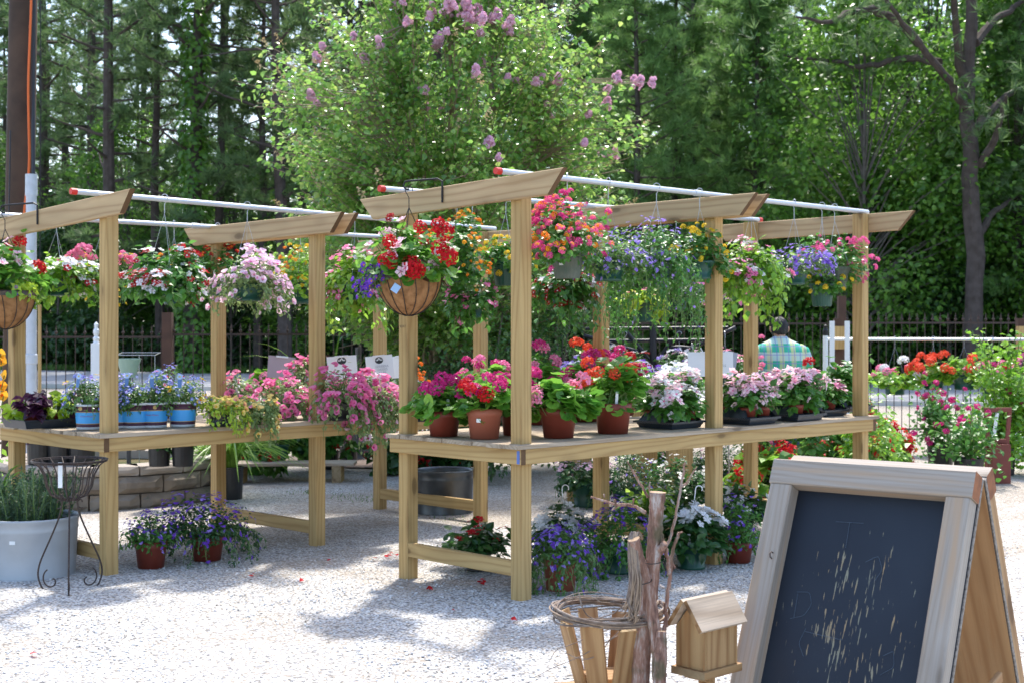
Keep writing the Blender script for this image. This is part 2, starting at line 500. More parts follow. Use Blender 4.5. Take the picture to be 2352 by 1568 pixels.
# displaced gravel yard: a fine grid close by so that the surface itself is uneven
mb = MB()
nx, ny = 260, 230
gx = np.linspace(-26, 26, nx); t_ = np.linspace(0, 1, ny); gy = -4 + 39.5 * t_ ** 1.0
X, Y = np.meshgrid(gx, gy)
r0 = np.random.RandomState(3)
Z = 0.018 + .006 * np.sin(X * 2.1 + 1) * np.sin(Y * 1.7) + .004 * np.sin(X * 5.3 + Y * 3.1)
Z[:, 0] = Z[:, -1] = .004; Z[0] = .004; Z[-1] = .004
V = np.stack([X, Y, Z], -1).reshape(-1, 3)
I = np.arange(nx * ny).reshape(ny, nx)
F = np.stack([I[:-1, :-1], I[:-1, 1:], I[1:, 1:], I[1:, :-1]], -1).reshape(-1, 4)
mb.v.append(V); mb.n += len(V); mb.f.append((F, 0))
tag(mb.build('gravel_yard', [GRAVEL], smooth=True), kind='structure')
ASPH = plain('asphalt', (.32, .32, .33), .85, dirt=.5, dirtcol=(.24, .235, .23), scale=3, bmp=.2, spec=.2)
sheet('road', [(-60, 67), (-60, 49), (-9.8, 35.5), (8.4, 27.4), (60, 5), (60, 17.2), (12.1, 37.6), (-17, 50)], .03, ASPH)
LINE = plain('road_paint', (.7, .7, .68), .6)
def strip(p, q, w_, z, name, mat):
    p = np.array(p); q = np.array(q); d = (q - p) / np.linalg.norm(q - p); n = np.array([-d[1], d[0]]) * w_ / 2
    return sheet(name, [tuple(p - n), tuple(q - n), tuple(q + n), tuple(p + n)], z, mat)
CONC = plain('concrete', (.5, .49, .46), .8, dirt=.4, dirtcol=(.34, .33, .3), scale=2)
mb = MB()
for (p, q) in (((-60, 49), (-9.8, 35.5)), ((-9.8, 35.5), (8.4, 27.4)), ((8.4, 27.4), (60, 5))):
    p = np.array(p); q = np.array(q); d = q - p; L_ = np.linalg.norm(d); a_ = math.atan2(d[1], d[0])
    R = np.array([[math.cos(a_), -math.sin(a_), 0], [math.sin(a_), math.cos(a_), 0], [0, 0, 1]])
    mb.box(((p[0] + q[0]) / 2, (p[1] + q[1]) / 2, .06), (L_, .16, .12), R)
tag(mb.build('kerb', [CONC]), kind='structure')
# pebbles lying loose over the near gravel
rp = np.random.RandomState(11)
import bmesh
bm = bmesh.new(); bmesh.ops.create_icosphere(bm, subdivisions=1, radius=1)
ico = np.array([v.co[:] for v in bm.verts]); icf = np.array([[v.index for v in f.verts] for f in bm.faces]); bm.free()
PEB = (ico * (1, .75, .5), [(icf, 0)])
n = 13000
d_ = 4.4 + 6.0 * rp.random(n) ** 1.25
x_ = (rp.random(n) * 2 - 1) * .42 * d_
Rr = frames(np.stack([rp.normal(size=n) * .3, rp.normal(size=n) * .3, np.ones(n)], 1), np.stack([rp.normal(size=n), rp.normal(size=n), np.zeros(n)], 1), .0045 + .0065 * rp.random(n))
mb = MB(); mb.inst(PEB, Rr, np.stack([x_, d_, np.full(n, .02)], 1))
PM = leafmat('pebble', (.45, .45, .47), (.72, .71, .69), rough=.8, trans=0.0, c3=(.5, .43, .35), spec=.25)
tag(mb.build('gravel', [PM]), 'loose pale pebbles lying over the gravel yard', None, None, 'stuff')
# grass verge on the far side of the road
GRASS = leafmat('grass_blade', (.07, .15, .025), (.14, .25, .04), rough=.6, trans=.3)
def grass_patch(pts, n, h, name, label, spread):
    mb = MB(); r = np.random.RandomState(len(pts) + n)
    P = np.array([pts[i % len(pts)] for i in range(n)], float) + np.stack([r.normal(size=n) * spread[0], r.normal(size=n) * spread[1], np.zeros(n)], 1)
    M = frames(np.stack([r.normal(size=n), r.normal(size=n), r.normal(size=n) * .2], 1), np.stack([r.normal(size=n) * .4, r.normal(size=n) * .4, np.ones(n)], 1), h * (.6 + .7 * r.random(n)))
    mb.inst(TL['thin'], M, P)
    return tag(mb.build(name, [GRASS]), label, None, None, 'stuff')
vp = []
for t in np.linspace(0, 1, 120):
    x = -32 + 56 * t; y = 50 - (x + 17) * (12.4 / 29.1) + .9
    for k in range(6): vp.append((x, y + k * .5, .0))
grass_patch(vp, 9000, .22, 'grass', 'rough green grass verge along the far edge of the road', (.25, .3))
g2 = [G(825, 1145), G(850, 1150), G(800, 1140), G(1050, 1190), G(1075, 1198), G(480, 1100), G(510, 1105), G(700, 1135)]
grass_patch([tuple(p) for p in g2], 520, .035, 'weeds', 'small tufts of weeds growing in the gravel behind the plant stands', (.11, .16))

# ------------------------------------------------------------------ wood behind
BARK = plain('pine_bark', (.10, .08, .07), .9, dirt=.8, dirtcol=(.05, .038, .03), scale=5, bmp=.8, spec=.15)
BARKG = plain('grey_bark', (.16, .14, .125), .9, dirt=.7, dirtcol=(.07, .055, .045), scale=6, bmp=.8, spec=.15)
NEED = leafmat('pine_needles', (.07, .135, .045), (.14, .22, .075), rough=.45, trans=.42, glow=1.7)
NEED2 = leafmat('young_pine_needles', (.09, .19, .05), (.19, .32, .085), rough=.45, trans=.45, glow=1.7)
BROAD = leafmat('broad_leaves', (.06, .15, .02), (.14, .28, .035), rough=.28, trans=.48, glow=1.7)
BROADK = leafmat('shade_dark_leaves', (.02, .06, .015), (.048, .115, .025), rough=.3, trans=.4, glow=1.6)  # leaf colour lowered to carry the shade of the trees overhead
def branch_pts(rs, p, d, L, n=6, lift=.25, wig=.12):
    P = [np.array(p, float)]; d = np.array(d, float); d /= np.linalg.norm(d)
    for i in range(n):
        d = d + np.array([0, 0, lift / n]) + rs.normal(size=3) * wig / math.sqrt(n); d /= np.linalg.norm(d)
        P.append(P[-1] + d * L / n)
    return np.array(P)
NT = [T_needles(np.random.RandomState(k), 13, 1.0, .085, .75) for k in range(3)]
def pine(seed, H, r0, z0, zfull, R, nl, needmat, bare=.0, tuft=.30, per=26, lean=.02):
    rs = np.random.RandomState(seed)
    root = thing('pine_tree', None, None)
    tr = MB(); nd = MB()
    k = 9
    tp = np.zeros((k, 3)); tp[:, 2] = np.linspace(-.1, H, k)
    tp[1:, :2] += np.cumsum(rs.normal(size=(k - 1, 2)) * lean * H / k * 1.5, axis=0)
    tr.tube(tp, np.linspace(r0, r0 * .18, k), 9, wob=.15, rng=rs)
    P_, D_ = [], []
    for i in range(nl):
        f = (i + rs.random()) / nl
        z = z0 + (H - z0) * f ** .9
        prof = min(1, (z - z0) / max(.1, zfull - z0) * .6 + .4) * max(.12, 1 - ((z - zfull) / (H - zfull + .01)) ** 1.3 if z > zfull else 1)
        Lb = R * prof * rs.uniform(.6, 1.15)
        a_ = i * 2.4 + rs.normal() * .3
        base = np.array([np.interp(z, tp[:, 2], tp[:, 0]), np.interp(z, tp[:, 2], tp[:, 1]), z])
        bp = branch_pts(rs, base, (math.cos(a_), math.sin(a_), rs.uniform(-.05, .35)), Lb, 5, .25, .22)
        tr.tube(bp, np.linspace(r0 * .22 * (1 - .5 * f) + .012, .01, 6), 5, cap=False)
        if rs.random() < bare * (1 - f): continue
        for j in range(per):
            t = rs.uniform(.3, 1.05); q = np.array([np.interp(t * 5, range(6), bp[:, c]) for c in range(3)])
            q += rs.normal(size=3) * np.array([.34, .34, .2]) * (Lb * .22 + .12)
            P_.append(q); D_.append((math.cos(a_) + rs.normal() * .7, math.sin(a_) + rs.normal() * .7, .55 + rs.normal() * .35))
    P_ = np.array(P_); D_ = np.array(D_)
    for t in range(3):
        s_ = slice(t, None, 3)
        nd.inst(NT[t], frames(rs.normal(size=P_[s_].shape), D_[s_], tuft * (.75 + .5 * rs.random(len(P_[s_])))), P_[s_])
    kid(root, tr.build('trunk', [BARK], root), nd.build('crown', [needmat], root))
    return root
def broad(seed, name, H, R, n, ls, mat, z0=.3, trunk=.1, nclump=26, bark=BARKG, tmpl='star'):
    rs = np.random.RandomState(seed)
    root = thing(name, None, None)
    tr = MB(); lf = MB()
    tr.tube([(0, 0, -.1), (rs.normal() * .05, rs.normal() * .05, H * .4), (rs.normal() * .1, rs.normal() * .1, H * .85)], [trunk, trunk * .7, trunk * .2], 8)
    C = []
    for i in range(nclump):
        z = z0 + (H - z0) * rs.random()
        pr = math.sin(math.pi * min(1, max(0, (z - z0) / (H - z0) * .86 + .12))) ** .6
        a_ = rs.random() * 6.283; rr = R * pr * rs.uniform(.35, .95)
        c_ = np.array([rr * math.cos(a_), rr * math.sin(a_), z]); C.append(c_)
        tr.tube([(0, 0, z * .6), c_ * (.5, .5, .85), c_], [trunk * .35, trunk * .2, .01], 5, cap=False)
    C = np.array(C); ci = rs.randint(0, nclump, n)
    dd = nrm(rs.normal(size=(n, 3))); cr = R * .36 * (.6 + .6 * rs.random(nclump))
    P_ = C[ci] + dd * (cr[ci] * rs.random(n) ** .45)[:, None] * (1, 1, .7)
    P_[:, 2] = np.maximum(P_[:, 2], .03)
    nor = dd * .5 + np.array([0, 0, .7]) + rs.normal(size=(n, 3)) * .45
    tip = dd + rs.normal(size=(n, 3)) * .8 + np.array([0, 0, -.4])
    lf.inst(TL[tmpl], frames(nor, tip, ls * (.7 + .6 * rs.random(n))), P_)
    kid(root, tr.build('trunk', [bark], root), lf.build('crown', [mat], root))
    return root
ra = np.random.RandomState(77)
def edge_y(x): return 50 - (x + 17) * (12.4 / 29.1)          # far edge of the road
# prototypes, each used where it first stands
protoA = pine(1, 21, .24, 4.0, 10, 3.3, 48, NEED, bare=.45, per=36, tuft=.4)
protoB = pine(2, 19, .20, 5.5, 11, 3.0, 42, NEED, bare=.35, per=36, tuft=.4)
protoC = pine(3, 23, .28, 4.0, 11, 3.9, 52, NEED, bare=.6, per=36, lean=.03, tuft=.4)
protoY = pine(4, 16.5, .15, .5, 4.0, 3.1, 84, NEED2, per=40, tuft=.36)
protoZ = pine(5, 14.5, .13, .4, 4.5, 2.8, 76, NEED2, per=40, tuft=.36)
used = set()
def plant_tree(proto, x, y, rz, sc, label, cat, group):
    if proto.name not in used:
        used.add(proto.name)
        proto.location = (x, y, 0); proto.rotation_euler = (0, 0, rz); proto.scale = (sc,) * 3
        return tag(proto, label, cat, group)
    return dup(proto, (x, y, 0), rz, sc, label, group)
def col(u, d): return (u - HU) / FPX * d
GP = 'pines standing in the wood beyond the road'
# pines whose trunks the photo shows one by one
for (u, d, pr, rz, sc, lab) in [
        (235, 48.5, protoC, .4, 1.0, 'bent dark pine with bare limbs seen just past the utility pole'),
        (368, 50.5, protoB, 1.2, 1.0, 'thin straight dark pine between the bent pine and the ivy covered pine'),
        (447, 47.0, protoC, 2.4, 1.08, 'stout pine whose trunk is wrapped in green ivy'),
        (492, 51.5, protoB, 3.1, 1.05, 'straight pine standing close behind the ivy covered pine'),
        (592, 49.0, protoB, 4.0, .9, 'slim slanting pine between the ivy covered pine and the pink flowering tree'),
        (655, 46.5, protoA, 5.0, 1.05, 'tall dark pine rising at the side edge of the pink flowering tree'),
        (803, 50.0, protoA, 1.0, 1.0, 'dark pine showing behind the thin side of the pink flowering tree'),
        (1222, 51.0, protoC, .9, 1.0, 'pine with forked limbs behind the crown of the pink flowering tree'),
        (1555, 44.5, protoY, .3, 1.0, 'bushy young pine just beyond the pink flowering tree'),
        (1742, 42.5, protoZ, 1.7, 1.05, 'bushy young pine above the end of the longer plant stand')]:
    plant_tree(pr, col(u, d), d, rz, sc, lab, 'pine tree', None)
# the ivy on the stout pine
rs = np.random.RandomState(9); n = 2600
zz = 13 * rs.random(n) ** 1.3; aa = rs.random(n) * 6.283
rr = .34 + .35 * rs.random(n) * np.clip(1.2 - zz / 14, .25, 1)
P_ = np.stack([rr * np.cos(aa), rr * np.sin(aa), zz], 1)
mb = MB(); mb.inst(TL['star'], frames(np.stack([np.cos(aa), np.sin(aa), np.full(n, .6)], 1) + rs.normal(size=(n, 3)) * .3, rs.normal(size=(n, 3)) + (0, 0, -1), .16 + .1 * rs.random(n)), P_)
tag(mb.build('ivy_vine', [BROAD], None, (col(447, 47.0), 47.0, 0)), 'bright green ivy climbing the trunk of the stout pine', 'ivy')
# the great limbed pine at the far side
def big_pine():
    root = thing('pine_tree', 'massive old pine with thick bare spreading limbs and grey trunk', 'pine tree', (col(2240, 37), 37, 0))
    rs = np.random.RandomState(21); D = 37.0
    def L(u, v, dd=0): p = W(u, v, D + dd); return (p.x - root.location.x, p.y - root.location.y, p.z)
    tr = MB(); nd = MB()
    def limb(pts, r0, r1, seg=8):
        P = np.array([L(*p) for p in pts]); n = max(12, 3 * len(P)); t = np.linspace(0, len(P) - 1, n)
        Q = np.stack([np.interp(t, range(len(P)), P[:, c]) for c in range(3)], 1)
        Q[1:-1] = (Q[:-2] + 2 * Q[1:-1] + Q[2:]) / 4
        Q[1:-1] += rs.normal(size=Q[1:-1].shape) * r1 * (.25 if seg > 8 else .9)
        tr.tube(Q, np.linspace(r0, r1, n), seg, wob=.2, rng=rs); return Q
    limb([(2236, 887, 0), (2238, 700), (2236, 500), (2228, 380), (2222, 240), (2228, 100), (2232, -60), (2240, -420), (2236, -700)], .27, .1, 14)
    lb = [[(2216, 250), (2180, 180), (2110, 100), (2050, 20), (1990, -50)], [(2160, 145), (2080, 130), (2000, 155), (1930, 140), (1800, 128)], [(2215, 180), (2195, 60), (2185, -60), (2160, -200)],
          [(2240, 300), (2290, 235), (2352, 195), (2420, 160)], [(2250, 380), (2295, 300), (2310, 220)], [(2240, 100), (2290, 40), (2352, 0), (2400, -40)], [(2110, 100), (2030, 20), (1960, 25), (1900, 55), (1830, 40)],
          [(2230, 560), (2290, 480), (2352, 440)], [(2230, -60), (2120, -160), (2000, -200)], [(2234, -200), (2350, -290), (2440, -320)], [(2236, -350), (2140, -440), (2080, -470)]]
    P_ = []
    for i, l in enumerate(lb):
        l = [(u, v, (k * (1 if i % 2 else -1) * .9)) for k, (u, v) in enumerate(l)]
        Q = limb(l, .13, .03)
        for k in range(70 if i > 7 else 34):
            t = rs.randint(len(Q) // 2, len(Q)); P_.append(Q[t] + rs.normal(size=3) * (.75, .75, .5))
    P_ = np.array(P_)
    nd.inst(NT[0], frames(rs.normal(size=P_.shape), rs.normal(size=P_.shape) + (0, 0, .6), .36), P_)
    nd.inst(NT[1], frames(rs.normal(size=P_.shape), rs.normal(size=P_.shape) + (0, 0, .6), .36), P_ + rs.normal(size=P_.shape) * .25)
    tr.build('trunk', [BARK], root); nd.build('crown', [NEED], root)
big_pine()
# fill of the wood
k = 0
for row, (dd, step, xs) in enumerate([(3.5, 3.3, 27), (8, 3.1, 31), (14, 3.3, 34), (22, 3.6, 40), (31, 4.4, 46)]):
    x = -xs + ra.random() * 2
    while x < xs:
        y = edge_y(min(x, 22)) + dd + ra.normal() * 1.2
        u = HU + x / y * FPX
        young = (u > 1330 and ra.random() < (.85 if row < 3 else .5)) or (row == 0 and u > 1200)
        if row == 0 and u < 1000: x += step * 2.2; continue
        if row <= 1 and 1800 < u < 2330: x += step; continue
        if u < 560 and row == 1 and ra.random() < .5: x += step; continue
        pr = (protoY, protoZ)[k % 2] if young else (protoA, protoB, protoC)[ra.randint(3)]
        sc = ra.uniform(.85, 1.15) * ((1.15 if row > 1 else 1) if young else 1)
        plant_tree(pr, x, y, ra.random() * 6.28, sc, 'bushy young pine filling the green wood beyond the road' if young else 'tall dark pine deep in the wood beyond the road', 'pine tree', 'young pines filling the wood' if young else GP)
        k += 1; x += step * ra.uniform(.75, 1.25)
# broadleaf trees lit from behind
bA = broad(31, 'sweetgum_tree', 11.5, 3.6, 15000, .17, BROAD, .8, .09, 80)
plant_tree(bA, col(1985, 39.5), 39.5, 0, 1.0, 'bright leafy sweetgum with sunlit yellow green leaves beside the massive old pine', 'tree', None)
plant_tree(bA, col(2340, 41), 41, 2.2, 1.0, 'leafy dark green sweetgum behind the trunk of the massive old pine', 'tree', None)
plant_tree(bA, col(2140, 43), 43, 4.2, 1.25, 'tall leafy sweetgum standing deeper in the wood behind the massive old pine', 'tree', None)
plant_tree(bA, col(300, 55), 54.5, 1.2, .85, 'leafy broad tree behind the bent dark pine', 'tree', None)
plant_tree(bA, col(545, 56), 55.5, 5.2, .8, 'leafy broad tree deep behind the ivy covered pine', 'tree', None)
plant_tree(bA, col(-40, 56), 56, 3.0, .8, 'leafy broad tree behind the utility pole', 'tree', None)
# undergrowth along the edge of the wood
sA = broad(41, 'wild_shrub', 3.6, 2.0, 4200, .15, BROADK, .1, .05, 30)
sB = broad(42, 'wild_shrub', 4.6, 1.8, 4200, .14, BROADK, .1, .05, 30)
sC = broad(43, 'wild_shrub', 5.5, 2.2, 5000, .14, BROAD, .1, .05, 34)
k = 0
for row, (dd, step) in enumerate([(3.2, 2.3), (5.8, 2.4), (9.5, 2.8)]):
    x = -27.0 + row
    while x < 26:
        y = edge_y(min(x, 20)) + dd + ra.normal() * .4
        pr = (sA, sB, sA, sC, sB)[k % 5]
        plant_tree(pr, x, y, ra.random() * 6.28, ra.uniform(.85, 1.25), 'dark leafy shrub in the undergrowth along the edge of the wood', 'shrub', 'shrubs along the edge of the wood')
        k += 1; x += step * ra.uniform(.8, 1.2)
rs = np.random.RandomState(8); n = 26000
x_ = rs.uniform(-60, 60, n); z_ = np.where(x_ < -14, 13, 21) * rs.random(n) ** 1.1
P_ = np.stack([x_, 92 + rs.random(n) * 8 - x_ * .2, z_ + .2], 1)
mb = MB(); mb.inst(TL['ovate'], frames(rs.normal(size=(n, 3)), rs.normal(size=(n, 3)), .5 + .5 * rs.random(n)), P_)
tag(mb.build('distant_woods', [BROADK]), 'dark mass of the far woods behind the pines', None, None, 'stuff')

# ------------------------------------------------------------------ the pink flowering tree
def crape():
    D = 15.4; cx = (1025 - HU) / FPX * D
    root = thing('crape_myrtle', 'wide bright green crape myrtle with pink flower plumes behind the plant stands', 'tree', (cx, D, 0))
    rs = np.random.RandomState(64)
    def rad(z): return np.interp(z, [1.2, 1.8, 2.3, 3.0, 4.0, 4.6, 5.1, 5.8, 6.4], [.7, 1.5, 1.95, 1.98, 1.95, 1.7, 1.25, .75, .15])
    tr = MB(); lf = MB(); fl = MB(); sd_ = MB()
    stems = []
    for i in range(11):
        a_ = i * 2.399; zt = rs.uniform(3.6, 5.8); rt = rad(zt) * rs.uniform(.25, .8)
        b0 = np.array([math.cos(a_) * .12, math.sin(a_) * .12, -.05]); top = np.array([rt * math.cos(a_), rt * math.sin(a_), zt])
        mid = b0 * .4 + top * .5 + np.array([0, 0, .25]); m1 = b0 * .75 + top * .2 + np.array([0, 0, .3])
        P = np.array([b0, m1, mid, top * (.8, .8, .82), top]); tt = np.linspace(0, 4, 13)
        Q = np.stack([np.interp(tt, range(5), P[:, c]) for c in range(3)], 1); Q[1:-1] = (Q[:-2] + 2 * Q[1:-1] + Q[2:]) / 4; Q[1:-1] += rs.normal(size=Q[1:-1].shape) * .02
        tr.tube(Q, np.linspace(.035, .009, 13), 6, cap=False); stems.append(Q[4:])
    A = np.concatenate(stems)
    P_, N_, D_ = [], [], []; tips = []
    for i in range(1650):
        z = 1.35 + 4.75 * rs.random() ** 1.15
        if rs.random() > rad(z) / 2.2 + .1: continue
        a_ = rs.random() * 6.283; f = math.sqrt(rs.uniform(.3, 1.0)) * rs.uniform(.88, 1.12)
        f *= 1 + .14 * math.sin(3 * a_ + z * 2.3) + .09 * math.sin(7 * a_ + 1.3 * z)
        tip = np.array([rad(z) * f * math.cos(a_), rad(z) * f * math.sin(a_), z + rs.normal() * .08])
        src = A[np.argmin(np.linalg.norm((A - tip) * (1, 1, .6) + (0, 0, .5), axis=1) + rs.random(len(A)) * .2)]
        ctrl = (src + tip) / 2 + np.array([0, 0, -.12])
        t = np.linspace(0, 1, 7)[:, None]; Q = (1 - t) ** 2 * src + 2 * t * (1 - t) * ctrl + t * t * tip
        tr.tube(Q, np.linspace(.008, .003, 7), 4, cap=False)
        L_ = np.linalg.norm(tip - src); m_ = int(34 + 12 * rs.random())
        if f > .9 and rs.random() < .45:
            tip = tip + nrm(np.array([[tip[0], tip[1], 1.6]]))[0] * rs.uniform(.15, .42); Q = (1 - t) ** 2 * src + 2 * t * (1 - t) * ctrl + t * t * tip; tr.tube(Q, np.linspace(.006, .002, 7), 4, cap=False)
        back = min(1, .62 / max(L_, .2))
        tt = 1 - back * rs.random(m_) ** .8
        q = (1 - tt[:, None]) ** 2 * src + 2 * tt[:, None] * (1 - tt[:, None]) * ctrl + tt[:, None] ** 2 * tip
        dr = nrm((tip - ctrl)[None])[0]
        sp = rs.normal(size=(m_, 3)); off = sp * .055
        P_.append(q + off); N_.append(sp * .4 + (0, 0, .75)); D_.append(sp * .9 + dr * .8)
        out = f > .86
        if out and z > 2.4: tips.append((tip, dr))
    P_ = np.concatenate(P_); N_ = np.concatenate(N_) + rs.normal(size=P_.shape) * .3; D_ = np.concatenate(D_)
    CL = leafmat('crape_leaves', (.085, .20, .035), (.18, .33, .06), rough=.2, trans=.48, glow=1.7, c3=(.31, .40, .10), spec=.7)
    lf.inst(TL['ovate'], frames(N_, D_, .062 * (.7 + .6 * rs.random(len(P_)))), P_)
    # plumes: pink ones where the photo shows them, dry buff ones on the outer tips
    pk = [(1035, 15, 1.5), (1070, 25, 1.5), (1095, 35, 1.2), (990, 25, .9), (1140, 40, .9), (1170, 55, .8), (1100, 75, .9), (1080, 55, 1), (905, 10, .6), (940, 50, .6), (1010, 90, .6), (876, 103, .5), (730, 135, .7), (838, 138, .7),
          (718, 222, .7), (1004, 98, .7), (1184, 192, .6), (1092, 168, .8), (1412, 180, .8), (1460, 193, .95), (1278, 186, .8), (958, 210, .8), (972, 214, .7), (1122, 330, .75), (1407, 352, .7), (1378, 356, .6), (1390, 238, .8), (1228, 190, .5),
          (1130, 45, .7), (1055, 5, 1.1), (1255, 245, .4), (1350, 265, .45), (1340, 330, .4), (1145, 365, .4), (980, 250, .5)]
    def plume(mb_, c, ax, L_, r, n, s_):
        t = rs.random(n) ** .8; a_ = rs.random(n) * 6.283
        rr = r * (1 - t * .75) * np.sqrt(rs.random(n)); ax = nrm(np.asarray(ax)[None])[0]
        u = nrm(np.cross(ax, rs.normal(size=3))[None])[0]; v = np.cross(ax, u)
        p = c + ax * (t * L_)[:, None] + u * (rr * np.cos(a_))[:, None] + v * (rr * np.sin(a_))[:, None]
        mb_.inst(TB['ball2'] if s_ > .03 else TB['small5'], frames(p - c + rs.normal(size=p.shape) * .05, rs.normal(size=p.shape), s_ * (.7 + .6 * rs.random(n))), p)
    pk = pk + [(u + rs.normal() * 22, v + rs.normal() * 18, s_ * .6) for (u, v, s_) in pk if v < 260]
    for (u, v, s_) in pk:
        s_ *= .85
        p = W(u, v, D - rs.uniform(.1, 1.3)); c = np.array(p) - np.array(root.location)
        rr = rad(min(6.2, max(1.4, c[2]))) * .97
        if abs(c[0]) < rr: c[1] = -math.sqrt(max(0.01, rr * rr - c[0] ** 2)) * rs.uniform(.3, 1.0)
        k = (D + c[1]) / p[1]; c[0] = p[0] * k - cx; c[2] = EYE + (p[2] - EYE) * k
        plume(fl, c - np.array([0, 0, .06 * s_]), (c[0] * .3, c[1] * .2, 1.2), .17 * s_, .095 * s_, int(46 * s_ + 10), .040)
        sr = A[np.argmin(np.linalg.norm(A - c, axis=1))]; tr.tube([sr, (sr + c) / 2 + (0, 0, -.05), c], [.006, .005, .003], 4, cap=False)
    for i in range(0, len(tips), 5):
        tp, dr = tips[i]; plume(sd_, tp, dr + (0, 0, .5), .17, .05, 18, .03)
    tr.build('trunk', [plain('crape_bark', (.30, .22, .15), .7, dirt=.5, dirtcol=(.16, .11, .07), scale=8)], root)
    lf.build('crown', [CL], root)
    fl.build('blossoms', [leafmat('crape_pink', (.80, .46, .62), (.90, .64, .76), rough=.6, trans=.35, glow=1.2), leafmat('crape_pink', (0, 0, 0), (0, 0, 0))], root)
    sd_.build('seed_heads', [leafmat('crape_buff', (.42, .30, .14), (.52, .42, .24), rough=.7, trans=.3, glow=1.2), leafmat('crape_buff', (0, 0, 0), (0, 0, 0))], root)
crape()
# evergreen shrubs behind the stands
def shrub_at(seed, u, d, H, R, n, ls, mat, label, name='garden_shrub', tm='lance'):
    o = broad(seed, name, H, R, n, ls, mat, .15, .03, 30, tmpl=tm)
    o.location = (col(u, d), d, 0); return tag(o, label, 'shrub')
MIDG = leafmat('shrub_leaves', (.04, .11, .03), (.09, .19, .045), rough=.32, trans=.38, glow=1.6)
shrub_at(51, 1130, 14.6, 2.15, 1.15, 7500, .055, MIDG, 'dense dark green shrub under the pink flowering tree')
shrub_at(52, 1010, 15.6, 2.0, .8, 4000, .055, MIDG, 'smaller green shrub beside the trunks of the pink flowering tree')
shrub_at(53, 1290, 15.2, 1.9, .8, 4000, .055, MIDG, 'rounded green shrub behind the red geranium pots')

# ------------------------------------------------------------------ timber plant stands
PINE = wood('treated_pine', (.58, .405, .175), (.32, .18, .065), ring=12, con=.5)
PINEB = wood('treated_pine_beam', (.60, .44, .25), (.36, .22, .105), ring=9, con=.6)
DECKW = wood('weathered_deck', (.50, .42, .32), (.28, .20, .13), ring=14, rough=.8, streak=(.33, .25, .17))
ENDG = plain('end_grain', (.13, .07, .03), .85, dirt=.5, dirtcol=(.10, .05, .02), scale=60)
ENDL = plain('end_grain_pale', (.36, .26, .14), .85, dirt=.8, dirtcol=(.14, .08, .035), scale=22)
GALV = plain('galvanised_pipe', (.62, .65, .68), .42, .35, dirt=.35, dirtcol=(.42, .44, .46), scale=9)
REDCAP = plain('red_cap', (.62, .03, .02), .45)
IRON = plain('black_iron', (.018, .017, .018), .5, .3)
WIRE = plain('steel_wire', (.45, .47, .48), .35, .6)
WHITEP = plain('white_plastic', (.8, .81, .82), .4)
BLUEL = plain('blue_label', (.10, .18, .50), .5)
INK = plain('stamp_ink', (.10, .07, .05), .8)

